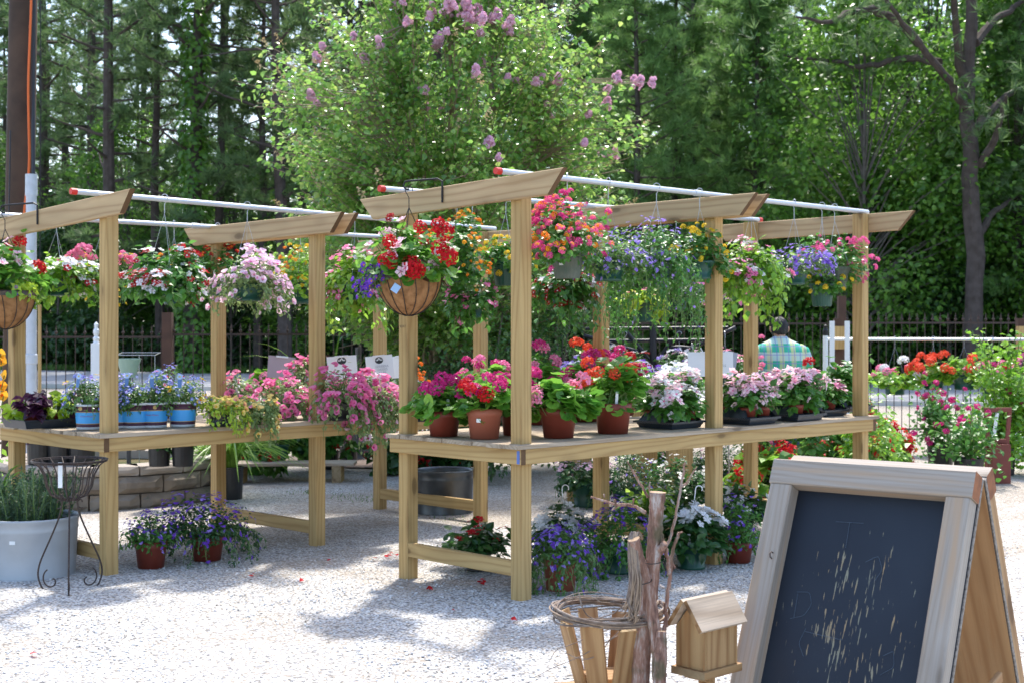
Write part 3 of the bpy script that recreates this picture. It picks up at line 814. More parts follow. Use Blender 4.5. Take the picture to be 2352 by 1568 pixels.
def stand(label, P0, r, l, Wd, Ls, tops, deckz, pipes, rails, brackets, ends):
    """P0: foot of the corner post nearest the camera; r along the length, l across"""
    root = thing('plant_stand', label, 'plant stand', (P0[0], P0[1], 0))
    r = Vector((*r, 0)); l = Vector((*l, 0)); Z = Vector((0, 0, 1)); P0 = Vector((*P0, 0))
    ps = .089
    for i, s_ in enumerate(Ls):
        for j in (0, 1):
            p = P0 + r * s_ + l * (Wd * j); zt = tops[i][j]
            q = obox('post', p + Z * (zt / 2 - .03), Z, r, (zt + .06 - .004, ps, ps), [PINE, ENDG], root, .005)
    # beams
    for i, (side) in enumerate(((-1,), (-1, 1), (1,))):
        for sd_ in side:
            za, zb = tops[i][0], tops[i][1]
            a_ = P0 + r * (Ls[i] + sd_ * (ps / 2 + .0195)) ; b_ = a_ + l * Wd
            dz = (zb - za) / Wd
            o0, o1 = ends[i]
            A = a_ - l * o0 + Z * (za - dz * o0 - .07); B = b_ + l * o1 + Z * (zb + dz * o1 - .07)
            obox('beam', (A + B) / 2, (B - A), -r, ((B - A).length, .038, .14), [PINEB, ENDG], root, .004, .13, .13)
    # apron boards and deck
    L_ = Ls[-1]; zf = deckz - .025 - .0445
    for j in (0, 1):
        c = P0 + r * (L_ / 2) + l * (Wd * j + (1 if j else -1) * (ps / 2 + .0195)) + Z * zf
        obox('apron', c, r, l, (L_ + ps + .004, .038, .089), [PINE, ENDG], root)
    for j in (0, 1):
        c = P0 + r * ((L_ if j else 0) + (1 if j else -1) * (ps / 2 + .0195)) + l * (Wd / 2) + Z * (zf - .001)
        obox('apron', c, l, r, (Wd + ps + .078, .038, .089), [PINE, ENDG], root)
    mb = MB(); nb = 9; tot = Wd + ps + .078 + .03; bw = tot / nb; rs = np.random.RandomState(int(Wd * 100))
    for k in range(nb):
        a0 = rs.uniform(.0, .03); a1 = rs.uniform(0, .02)
        mb.box(((a1 - a0) / 2, -tot / 2 + bw * (k + .5), 0), (L_ + ps + .11 + a0 + a1, bw - .005, .023 + rs.uniform(0, .003)))
    dk = mb.build('deck', [DECKW], root)
    M = Matrix((r, l, Z)).transposed().to_4x4(); c = r * (L_ / 2) + l * (Wd / 2) + Z * (deckz - .0125)
    dk.matrix_local = Matrix.Translation(c) @ M
    # low rails between the posts
    for (i, z) in rails:
        a_ = P0 + r * Ls[i] + l * (ps / 2); b_ = a_ + l * (Wd - ps)
        obox('rail', (a_ + b_) / 2 + Z * z - r * .02, l, r, ((b_ - a_).length, .038, .089), [PINE, ENDG], root)
    # pipes
    for (j, s0, z0, s1, z1, far_cap) in pipes:
        p = P0 + l * (Wd * j); A = p + r * s0 + Z * z0; B = p + r * s1 + Z * z1
        mb = MB(); mb.tube([A, B], .0175, 12); mb.tube([A + (B - A) * .46, A + (B - A) * .475], .0215, 12)
        pp = mb.build('pipe', [GALV], root, world=True)
        d = (B - A).normalized()
        for (q, sg, on) in ((A, -1, True), (B, 1, far_cap)):
            if on:
                mb = MB(); mb.tube([q - d * sg * .035 - root.location, q + d * sg * .004 - root.location], .0205, 12)
                mb.build('end_cap', [REDCAP], pp)
    # iron bracket on the near beam
    for (t, ba, bb) in brackets:
        za = tops[0][0] + (tops[0][1] - tops[0][0]) * t
        b0 = P0 + l * (Wd * t) + r * (-ps / 2 - .0395) + Z * (za - .10)
        # flat strap up the beam face, over and out
        e_ = b0 - r * .006
        tip = e_ + l * ba - r * bb
        pts = [e_, e_ + Z * .13, e_ + Z * .145 + (tip - e_).normalized() * .03, tip + Z * .135, tip + Z * .13 + (tip - e_).normalized() * .025, tip + Z * .105 + (tip - e_).normalized() * .035, tip + Z * .085 + (tip - e_).normalized() * .02, tip + Z * .085]
        mb = MB(); mb.tube(pts, .0065, 8); mb.build('bracket', [IRON], root, world=True)
        root['tip%d' % round(t * 100)] = list(tip + Z * .083)
    return root, P0, r, l

RP0 = (.053, 8.0); Rr_ = (.7187, .695); Rl = (-.695, .7187)
R_DECK = .925
standR, RP, Rv, RL_ = stand('longer timber plant stand holding red and magenta geraniums, nearer the chalkboard', RP0, Rr_, Rl, 1.02, [0, 1.81, 3.62],
    [(2.468, 2.436), (2.462, 2.455), (2.458, 2.45)], R_DECK,
    [(0, -.20, 2.486, 3.72, 2.476, False), (1, -.23, 2.456, 3.76, 2.474, True)], [(0, .20), (1, .17), (2, .17)], [(.58, .17, .12)], [(.42, .39), (.40, .40), (.42, .42)])
LP0 = (-2.57, 8.8); Lr_ = (.695, .719); Ll = (-.719, .695)
L_DECK = .925
standL, LP, Lv, LL_ = stand('timber plant stand holding blue buckets and pink petunias', LP0, Lr_, Ll, 1.25, [0, 1.665, 3.33],
    [(2.425, 2.36), (2.40, 2.385), (2.37, 2.365)], L_DECK,
    [(0, -.26, 2.443, 3.5, 2.40, False), (1, -.35, 2.375, 3.5, 2.385, False)], [(0, .16), (1, .15), (2, .15)], [(.62, .22, .12)], [(.40, .39), (.38, .36), (.38, .36)])
# small marks on the timber: sale tag on the corner, mill stamps
def on_stand(root, c, X, Y, dims, mat, name):
    return obox(name, c, X, Y, dims, mat, root, .0005)
Zv = Vector((0, 0, 1))
c = RP + Rv * (-.0445 - .041) + RL_ * (-.0445 - .034) + Zv * .853
on_stand(standR, RP - Rv * (.0445 + .0395 + .0005) - RL_ * (.062) + Zv * .853, Zv, Rv, (.075, .002, .022), BLUEL, 'price_tag')
M = Matrix((RL_ * -1, Zv, -Rv)).transposed().to_4x4()
def stamp(root, P0, r_, l_, s_, j, W_, z, txt, size=.02):
    # on the face that looks back along the stand
    c = P0 + r_ * (s_ - .0452) + l_ * (W_ * j) + Zv * z - root.location
    M = Matrix((-l_, Zv, -r_)).transposed().to_4x4()
    text_part('stamp_lettering', txt, size, INK, root, Matrix.Translation(c) @ M, .0002)
stamp(standR, RP, Rv, RL_, 0, 1, 1.02, 1.60, 'KDAT', .022)
stamp(standR, RP, Rv, RL_, 1.81, 1, 1.02, 1.60, 'KDAT', .022)

# ------------------------------------------------------------------ utility pole, conduit, fence
PW = plain('dark_pole_wood', (.085, .05, .032), .85, dirt=.7, dirtcol=(.035, .022, .015), scale=4, bmp=.5)
pole = thing('utility_pole', 'dark brown wooden utility pole with orange and black cables running up it', 'utility pole', (col(50, 15.2), 15.2, 0))
mb = MB(); pl = pole.location
pts = [Vector((col(38, 15.2), 15.2, -.1)), Vector((col(46, 15.2), 15.2, 3.0)), Vector((col(58, 15.2), 15.2, 6.5)), Vector((col(66, 15.2), 15.2, 9.0))]
mb.tube([q - pl for q in pts], [.165, .155, .145, .135], 16); mb.build('pole', [PW], pole, smooth=True)
def cable(pts, r_, mat, name='cable'):
    mb = MB(); P = np.array([tuple(q) for q in pts]); t = np.linspace(0, len(P) - 1, 6 * len(P))
    Q = np.stack([np.interp(t, range(len(P)), P[:, c]) for c in range(3)], 1)
    for _ in range(3): Q[1:-1] = (Q[:-2] + 2 * Q[1:-1] + Q[2:]) / 4
    mb.tube(Q - np.array(pl), r_, 7, cap=False); mb.build(name, [mat], pole, smooth=True)
OR = plain('orange_cable', (.75, .14, .02), .5); BK = plain('black_cable', (.02, .02, .025), .5)
cable([W(72, -80, 15.0), W(72, 0, 15.0), W(64, 200, 15.0), W(68, 380, 14.98), W(57, 470, 14.98), W(50, 560, 14.98), W(45, 1000, 14.98)], .013, OR)
cable([W(78, -80, 15.05), W(78, 0, 15.05), W(76, 200, 15.05), W(77, 420, 14.86)], .02, BK)
cable([W(20, 1050, 14.98), W(18, 600, 14.98), W(22, 420, 14.98), W(24, 300, 15.0)], .008, BK)
cable([W(92, -80, 15.1), W(94, 200, 15.1), W(92, 500, 15.1), W(90, 880, 15.1)], .005, BK)
PVC = plain('grey_pvc', (.56, .60, .66), .4, dirt=.15)
pv = W(72, 900, 14.8); pv.z = 0
o = MB(); o.tube([(0, 0, -.02), (0, 0, 3.02)], .055, 16); o.tube([(0, 0, 3.0), (0, 0, 3.23)], [.064, .062], 16); o.lathe([(.056, 1.2), (.064, 1.21), (.064, 1.3), (.056, 1.31)], 16)
tag(o.build('conduit_pipe', [PVC], None, pv, smooth=False), 'pale grey plastic conduit pipe standing at the foot of the utility pole', 'pipe')
sk = W(91, 890, 12.6); sk.z = 0
tag(obox('wooden_stake', sk + Zv * .9, Zv, (1, 0, 0), (1.8, .028, .02), [PINE, ENDG], None), 'thin pale wooden stake upright beside the grey conduit pipe', 'stake')

RUST = plain('rusty_iron', (.05, .036, .032), .7, .2, dirt=.5, dirtcol=(.10, .055, .035), scale=20)
BROWNP = plain('brown_post', (.10, .05, .034), .8, dirt=.6, dirtcol=(.05, .026, .018), scale=6)
def fence(u0, d0, u1, d1, zt, zr, label):
    A = Vector((col(u0, d0), d0, 0)); B = Vector((col(u1, d1), d1, 0)); d = (B - A); L_ = d.length; d.normalize()
    root = thing('iron_fence', label, 'fence', A, group=None)
    n = int(L_ / .112); mb = MB(); nn = Vector((-d.y, d.x, 0))
    for i in range(n):
        p = d * (.056 + i * L_ / n)
        mb.tube([p + Zv * .03, p + Zv * (zt - .09)], .0062, 5, cap=False)
        mb.tube([p + Zv * (zt - .115), p + Zv * (zt - .10), p + Zv * (zt - .085), p + Zv * (zt - .07)], [.006, .019, .019, .006], 6)
        mb.tube([p + Zv * (zt - .08), p + Zv * (zt - .055), p + Zv * zt], [.005, .011, .001], 5)
    mb.build('picket_grille', [RUST], root)
    for z in (zr, .22):
        mb = MB(); mb.box(tuple(d * (L_ / 2) + Zv * z), (L_, .012, .026), np.array(Matrix((d, nn, Zv)).transposed()))
        mb.build('rail', [RUST], root)
    return root
fence(-60, 16.4, 381, 16.6, 1.62, 1.475, 'rusty iron picket fence with ball finials, between the utility pole and the brown post')
fence(389, 16.62, 1128, 17.3, 1.64, 1.505, 'rusty iron picket fence with ball finials behind the pink petunias')
fence(1132, 17.32, 1929, 18.5, 1.79, 1.64, 'rusty iron picket fence with ball finials behind the man and the black rack')
fence(1937, 18.5, 3000, 19.8, 1.79, 1.65, 'rusty iron picket fence with ball finials behind the rail of hanging geraniums')
for (u, d, v, wd, lab) in ((385, 16.6, 718, .115, 'dark brown fence post behind the blue flower buckets'), (1933, 18.4, 680, .10, 'tall dark brown fence post beside the end of the hanging geranium rail')):
    zt = EYE + (HV - v) / FPX * d
    o = obox('fence_post', (col(u, d), d, zt / 2), (0, 0, 1), (1, 0, 0), (zt, wd, wd), [BROWNP, BROWNP], None)
    tag(o, lab, 'post')

# ------------------------------------------------------------------ low ring of stone blocks
STONE = plain('wall_block', (.25, .21, .165), .9, dirt=.9, dirtcol=(.15, .125, .10), scale=9, bmp=1.0, spec=.15)
CAPS = plain('cap_stone', (.36, .31, .26), .9, dirt=.6, dirtcol=(.3, .26, .22), scale=7, bmp=.5, spec=.15)
ring = thing('stone_planter', 'round raised planter of stacked grey brown stone blocks behind the blue buckets', 'planter', (col(255, 12.9), 12.9, 0))
rs = np.random.RandomState(4)
for course in range(3):
    R_ = 1.0 + .012 * (2 - course); nb = 15; mb = MB(); h = (.15, .15, .085)[course]; z = (.075, .225, .345)[course]
    for k in range(nb):
        a_ = 2 * math.pi * (k + .5 * (course % 2)) / nb
        wd = 2 * math.pi * R_ / nb - .012; dep = .24 if course < 2 else .30
        X = np.array([-math.sin(a_), math.cos(a_), 0]); Yr = np.array([math.cos(a_), math.sin(a_), 0])
        # block with a rough, split outer face
        V = []; F = []
        nu, nv = 6, 4
        for iu in range(nu):
            for iv in range(nv):
                edge = iu in (0, nu - 1) or iv in (0, nv - 1)
                o_ = (0 if edge else .022 + rs.random() * .02) if course < 2 else (0 if edge else .008)
                V.append(Yr * (R_ + o_ - (.012 if edge else 0)) + X * wd * (iu / (nu - 1) - .5) * (.97 if iv in (0, nv - 1) else 1) + np.array([0, 0, z + (h - .008) * (iv / (nv - 1) - .5)]))
        for iu in range(nu - 1):
            for iv in range(nv - 1):
                F.append((iu * nv + iv, (iu + 1) * nv + iv, (iu + 1) * nv + iv + 1, iu * nv + iv + 1))
        mb.add(V, F)
        mb.box(Yr * (R_ - dep / 2 - .013) + np.array([0, 0, z]), (wd - .01, dep, h - .006), np.stack([X, Yr, [0, 0, 1]], 1))
    mb.build('stone_course_brick' if course < 2 else 'cap_brick', [STONE if course < 2 else CAPS], ring)
mb = MB(); mb.lathe([(0, .30), (.78, .30), (.78, .29)], 30); mb.build('soil', [SOIL], ring)

# ------------------------------------------------------------------ person
def person():
    D = 14.0; root = thing('person', 'dark haired man in a green and yellow plaid shirt seen from behind', 'person', (col(1795, D), D, 0))
    def skin(name, verts, edges, radii, mat, parent, sub=2):
        me = bpy.data.meshes.new(name); me.from_pydata(verts, edges, []); o = bpy.data.objects.new(name, me); COL.objects.link(o); o.parent = parent
        m_ = o.modifiers.new('s', 'SKIN'); m_.use_smooth_shade = True
        for i, r_ in enumerate(radii):
            me.skin_vertices[0].data[i].radius = r_ if isinstance(r_, tuple) else (r_, r_)
        me.skin_vertices[0].data[0].use_root = True
        ss = o.modifiers.new('u', 'SUBSURF'); ss.levels = sub; ss.render_levels = sub
        me.materials.append(mat); return o
    SK = plain('skin', (.50, .28, .18), .55); HR = plain('dark_hair', (.012, .011, .012), .45, dirt=.5, dirtcol=(.05, .045, .045), scale=60)
    JN = plain('denim', (.05, .08, .16), .8); SH = plain('shoe', (.03, .03, .03), .6)
    # body (pelvis first), standing, head bowed a little forward (away from the camera)
    v = [(0, 0, .90), (0, .01, 1.12), (0, .03, 1.34), (0, .05, 1.43), (0, .085, 1.50), (0, .12, 1.575),
         (.10, 0, .84), (.11, .01, .46), (.11, 0, .09), (.12, .13, .04), (-.10, 0, .84), (-.11, .01, .46), (-.11, 0, .09), (-.12, .13, .04),
         (.19, .03, 1.37), (.235, .06, 1.12), (.17, .27, 1.02), (.13, .34, 1.02), (-.19, .03, 1.37), (-.235, .06, 1.12), (-.17, .27, 1.02), (-.13, .34, 1.02)]
    e_ = [(0, 1), (1, 2), (2, 3), (3, 4), (4, 5), (0, 6), (6, 7), (7, 8), (8, 9), (0, 10), (10, 11), (11, 12), (12, 13), (2, 14), (14, 15), (15, 16), (16, 17), (2, 18), (18, 19), (19, 20), (20, 21)]
    r_ = [(.15, .11), (.14, .10), (.16, .10), .06, .055, (.078, .095), .085, .06, .042, .04, .085, .06, .042, .04, .06, .045, .032, .03, .06, .045, .032, .03]
    skin('body', v, e_, r_, SK, root)
    # plaid shirt
    m, nt, b = newmat('plaid'); L = nt.links.new; tc = N(nt, 'TexCoord'); sx = N(nt, 'SeparateXYZ'); L(tc.outputs['Object'], sx.inputs[0])
    def band(c, per, off, wd): return mth(nt, 'LESS_THAN', mth(nt, 'FRACT', mth(nt, 'MULTIPLY_ADD', c, 1 / per, off)), wd)
    base = mixc(nt, band(sx.outputs[2], .17, .1, .5), (.45, .62, .55), (.05, .42, .27))
    base = mixc(nt, mth(nt, 'MULTIPLY', band(sx.outputs[0], .12, .35, .42), .55), base, (.72, .62, .25))
    base = mixc(nt, mth(nt, 'MULTIPLY', band(sx.outputs[0], .06, .2, .16), .6), base, (.16, .16, .45))
    base = mixc(nt, mth(nt, 'MULTIPLY', band(sx.outputs[2], .085, .55, .12), .6), base, (.25, .22, .5))
    L(base, b.inputs['Base Color']); b.inputs['Roughness'].default_value = .85; b.inputs['Specular IOR Level'].default_value = .2
    mb = MB(); sg = 30; th = np.linspace(0, 2 * np.pi, sg, endpoint=False); V = []
    rings = [(.86, .205, .145, 0), (.98, .205, .14, 0), (1.12, .225, .14, .005), (1.24, .25, .145, .015), (1.32, .262, .14, .025), (1.375, .25, .12, .035), (1.42, .20, .10, .05), (1.455, .13, .085, .065), (1.48, .085, .07, .075), (1.50, .07, .065, .08)]
    for k, (z, rx, ry, cy) in enumerate(rings):
        f = 1 + .018 * np.sin(th * 5 + k) + .012 * np.sin(th * 9 - k * 2)
        V.append(np.stack([rx * np.sign(np.cos(th)) * np.abs(np.cos(th)) ** .85 * f, cy + ry * np.sin(th) * f, z + .004 * np.sin(th * 7)], 1))
    F = [(i * sg + j, i * sg + (j + 1) % sg, (i + 1) * sg + (j + 1) % sg, (i + 1) * sg + j) for i in range(len(rings) - 1) for j in range(sg)]
    mb.add(np.concatenate(V), F)
    for s_ in (1, -1):
        mb.tube([(s_ * .17, .03, 1.37), (s_ * .215, .035, 1.34), (s_ * .255, .05, 1.25), (s_ * .272, .065, 1.13), (s_ * .255, .12, 1.05), (s_ * .215, .20, 1.03)], [.07, .082, .075, .065, .06, .055], 14)
    mb.build('shirt', [m], root, smooth=True)
    v = [(0, 0, .92), (.10, 0, .82), (.115, .01, .47), (.115, 0, .07), (-.10, 0, .82), (-.115, .01, .47), (-.115, 0, .07)]
    skin('trousers', v, [(0, 1), (1, 2), (2, 3), (0, 4), (4, 5), (5, 6)], [(.17, .13), .10, .08, .065, .10, .08, .065], JN, root)
    for s_ in (1, -1):
        mb = MB(); mb.tube([(s_ * .118, -.09, .05), (s_ * .118, 0, .06), (s_ * .12, .12, .045), (s_ * .12, .19, .035)], [.035, .05, .045, .025], 10); mb.build('shoe', [SH], root, smooth=True)
    # hair: covers the back and top of the head
    rs = np.random.RandomState(2); V = []; seg, st = 26, 16
    for i in range(st + 1):
        ph = math.pi * .62 * i / st
        for j in range(seg):
            th = 2 * math.pi * j / seg
            back = (1 - math.sin(th)) / 2            # 1 at the back (-y)
            k = ph * (.72 + .42 * back)
            q = 1 + rs.normal() * .018
            V.append((.089 * math.sin(k) * math.cos(th) * q, .12 + (-.012) + .105 * math.sin(k) * math.sin(th) * q, 1.585 + .112 * math.cos(k) * q))
    F = [(i * seg + j, i * seg + (j + 1) % seg, (i + 1) * seg + (j + 1) % seg, (i + 1) * seg + j) for i in range(st) for j in range(seg)]
    mb = MB(); mb.add(V, F)
    n = 900; d = rs.normal(size=(n, 3)); d[:, 2] = np.abs(d[:, 2]) * 1.0 - .35; d = nrm(d); d = d[(d[:, 1] < .55)]
    P_ = d * (.088, .104, .112) + (0, .108, 1.585)
    mb.inst(TL['thin'], frames(d, rs.normal(size=d.shape) + (0, -.3, -.8), .035), P_)
    mb.build('hair', [HR], root)
    mb = MB()
    for s_ in (1, -1): mb.lathe([(0, 0), (.012, .0), (.02, .006), (0, .01)], 10, c=(0, 0, 0)); 
    for s_ in (1, -1):
        mb2 = MB(); mb2.tube([(s_ * .082, .115, 1.545), (s_ * .09, .108, 1.57), (s_ * .088, .11, 1.60)], [.008, .014, .010], 8); mb2.build('ear', [SK], root, smooth=True)
    # collar
    mb = MB(); mb.lathe([(.078, 1.395), (.072, 1.44), (.064, 1.455), (.062, 1.43)], 20, c=(0, .06, 0)); mb.build('collar', [m], root, smooth=True)
person()
# ------------------------------------------------------------------ pots, plants, hanging baskets
C = dict(red=((.46, .003, .010), (.62, .008, .016)), deepred=((.32, .004, .012), (.50, .01, .02)), magenta=((.50, .01, .16), (.70, .04, .28)), hotpink=((.78, .14, .38), (.88, .32, .54)), pink=((.74, .17, .34), (.85, .34, .50)),
         lightpink=((.88, .52, .62), (.94, .74, .80)), palelilac=((.84, .56, .70), (.92, .74, .82)), purple=((.13, .035, .42), (.22, .07, .58)), lavender=((.24, .14, .62), (.42, .30, .76)), blue=((.10, .15, .60), (.24, .32, .80)),
         yellow=((.75, .48, .01), (.88, .66, .04)), paleyellow=((.80, .60, .18), (.88, .72, .32)), orange=((.78, .14, .01), (.88, .28, .02)), coral=((.74, .05, .02), (.85, .13, .05)), white=((.72, .73, .74), (.84, .84, .85)),
         pinkorange=((.72, .06, .26), (.85, .16, .36)), amber=((.85, .34, .01), (.9, .5, .03)), eye=((.30, .01, .10), (.45, .02, .18)), peach=((.85, .38, .16), (.88, .5, .25)))
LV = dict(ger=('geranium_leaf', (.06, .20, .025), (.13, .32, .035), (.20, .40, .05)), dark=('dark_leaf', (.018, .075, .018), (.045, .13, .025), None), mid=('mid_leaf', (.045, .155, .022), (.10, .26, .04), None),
          bright=('bright_leaf', (.09, .24, .015), (.19, .38, .03), (.30, .46, .05)), fine=('fine_leaf', (.06, .15, .025), (.13, .25, .06), None), lime=('lime_leaf', (.28, .42, .02), (.42, .55, .05), None),
          grey=('grey_green_leaf', (.14, .22, .07), (.28, .38, .14), None), plum=('plum_leaf', (.035, .008, .028), (.08, .02, .06), None), bronze=('bronze_leaf', (.06, .03, .02), (.12, .06, .03), None), begonia=('begonia_leaf', (.06, .20, .02), (.16, .34, .03), (.34, .46, .06)))
def LM(k):
    n, a_, b_, c_ = LV[k]; return leafmat(n, a_, b_, rough=.33, trans=.36, glow=1.7, c3=c_, spec=.55)
def CM(k): return leafmat('petal_' + k, *C[k], rough=.55, trans=.32, glow=1.25, spec=.25)
STEM = plain('stem', (.12, .20, .05), .6)
TERRA = plain('terracotta_plastic', (.18, .030, .015), .5, dirt=.25, dirtcol=(.24, .07, .045), scale=8)
TERRAL = plain('pale_terracotta', (.36, .105, .06), .55, dirt=.3, dirtcol=(.36, .12, .07), scale=8)
GREENP = plain('green_plastic', (.012, .075, .05), .38, dirt=.3, dirtcol=(.03, .08, .06), scale=10)
GREYG = plain('dusty_green_plastic', (.07, .10, .075), .6, dirt=.7, dirtcol=(.15, .15, .12), scale=12)
BLACKP = plain('black_plastic', (.012, .013, .015), .35, dirt=.25, dirtcol=(.05, .05, .05), scale=12)
NAVYP = plain('dark_tray_plastic', (.016, .024, .036), .32, dirt=.3, dirtcol=(.05, .06, .07), scale=12)
POTSOIL = plain('potting_soil', (.035, .024, .016), .95, dirt=.5, dirtcol=(.09, .07, .05), scale=60)
COCO = plain('coco_fibre', (.36, .19, .085), .95, dirt=.9, dirtcol=(.20, .095, .04), scale=26, bmp=1.0, spec=.1)
FELT = plain('fibre_rim', (.07, .065, .065), .95, dirt=.8, dirtcol=(.20, .13, .08), scale=40, bmp=.8)
BBLUE = plain('bucket_blue', (.05, .36, .78), .4); BPLUM = plain('bucket_plum', (.06, .018, .045), .42); BGOLD = plain('bucket_gold', (.45, .30, .10), .45); BWHITE = plain('bucket_white', (.62, .66, .70), .45)
LABW = plain('paper_label', (.78, .80, .80), .5)
def pot_mesh(kind, R, H):
    rb = R * (.8 if kind[:5] == 'terra' else .74); mb = MB()
    if kind in ('terra', 'terral'):
        mb.lathe([(rb, 0), (rb + (R - rb) * .72, H * .74), (R * 1.0, H * .76), (R * 1.03, H), (R * .96, H), (R * .93, H * .86), (0, H * .86)], 32, [0, 0, 0, 0, 0, 1])
        return mb, [TERRA if kind == 'terra' else TERRAL, POTSOIL]
    if kind in ('green', 'greyg', 'blackhang'):
        mb.lathe([(rb, 0), (rb * 1.04, H * .03), (rb * 1.05, H * .14), (rb * 1.0, H * .16), (R * .94, H * .86), (R * 1.02, H * .88), (R * 1.03, H), (R * .95, H), (R * .93, H * .86), (0, H * .86)], 32, [0] * 8 + [1], rib=.0)
        return mb, [dict(green=GREENP, greyg=GREYG, blackhang=BLACKP)[kind], POTSOIL]
    if kind == 'ribbed':
        mb.lathe([(rb, 0), (R * .95, H * .86), (R * 1.03, H * .87), (R * 1.03, H), (R * .95, H), (R * .93, H * .86), (0, H * .86)], 48, [0] * 5 + [1], rib=.02)
        return mb, [GREYG, POTSOIL]
    if kind == 'ribgreen':
        mb.lathe([(rb, 0), (R * .95, H * .86), (R * 1.03, H * .87), (R * 1.03, H), (R * .95, H), (R * .93, H * .86), (0, H * .86)], 48, [0] * 5 + [1], rib=.02)
        return mb, [GREENP, POTSOIL]
    if kind == 'nursery':
        mb.lathe([(R * .86, 0), (R * .88, H * .06), (R * .96, H * .93), (R * 1.03, H * .94), (R * 1.03, H), (R * .95, H), (R * .93, H * .88), (0, H * .88)], 40, [0] * 6 + [1], rib=.012)
        return mb, [BLACKP, POTSOIL]
    if kind == 'bucket':
        P_ = [(R * .86, 0), (R * .87, H * .10), (R * .885, H * .22), (R * .888, H * .245), (R * .945, H * .68), (R * .95, H * .705), (R * .985, H * .92), (R * 1.02, H * .93), (R * 1.02, H), (R * .95, H), (R * .93, H * .88), (0, H * .88)]
        mb.lathe(P_, 32, [3, 2, 4, 1, 4, 2, 3, 3, 3, 3, 0])
        return mb, [POTSOIL, BBLUE, BPLUM, BWHITE, BGOLD]
    if kind == 'coco':
        pr = [(0.001, 0)] + [(R * math.sin(t), H * (1 - math.cos(t)) ) for t in np.linspace(.12, math.pi / 2, 11)] + [(R * .93, H), (R * .9, H * .9), (0, H * .9)]
        mb.lathe(pr, 40, [0] * 11 + [0, 0, 1])
        return mb, [COCO, POTSOIL]
def foliage(rs, spec, z0, R, up, down, n, K, cx=0):
    """leaf points on uneven clumps round a dome over the rim"""
    d = nrm(rs.normal(size=(K, 3))); d[:, 2] = np.abs(d[:, 2]) if down <= 0 else d[:, 2]
    k2 = rs.uniform(.72, 1.12, K)
    hz = np.where(d[:, 2] > 0, up, down)
    c = np.stack([d[:, 0] * R * .74 * k2, d[:, 1] * R * .74 * k2, z0 + d[:, 2] * hz * .72 * k2], 1)
    ci = rs.randint(0, K, n); g = nrm(rs.normal(size=(n, 3))) * (rs.random(n) ** .5)[:, None]
    sz = np.array([R * .36, R * .36, max(up, .6 * R) * .34])
    P_ = c[ci] + g * sz * rs.uniform(.7, 1.2, K)[ci][:, None]
    core = rs.random(n) < .15
    P_[core] = (rs.normal(size=(core.sum(), 3)) * (R * .33, R * .33, up * .28) + (0, 0, z0 + up * .25))
    o = P_ - np.array([0, 0, z0 - .15 * R]); o = nrm(o / np.array([R, R, max(up, .1)]))
    return P_, o, c
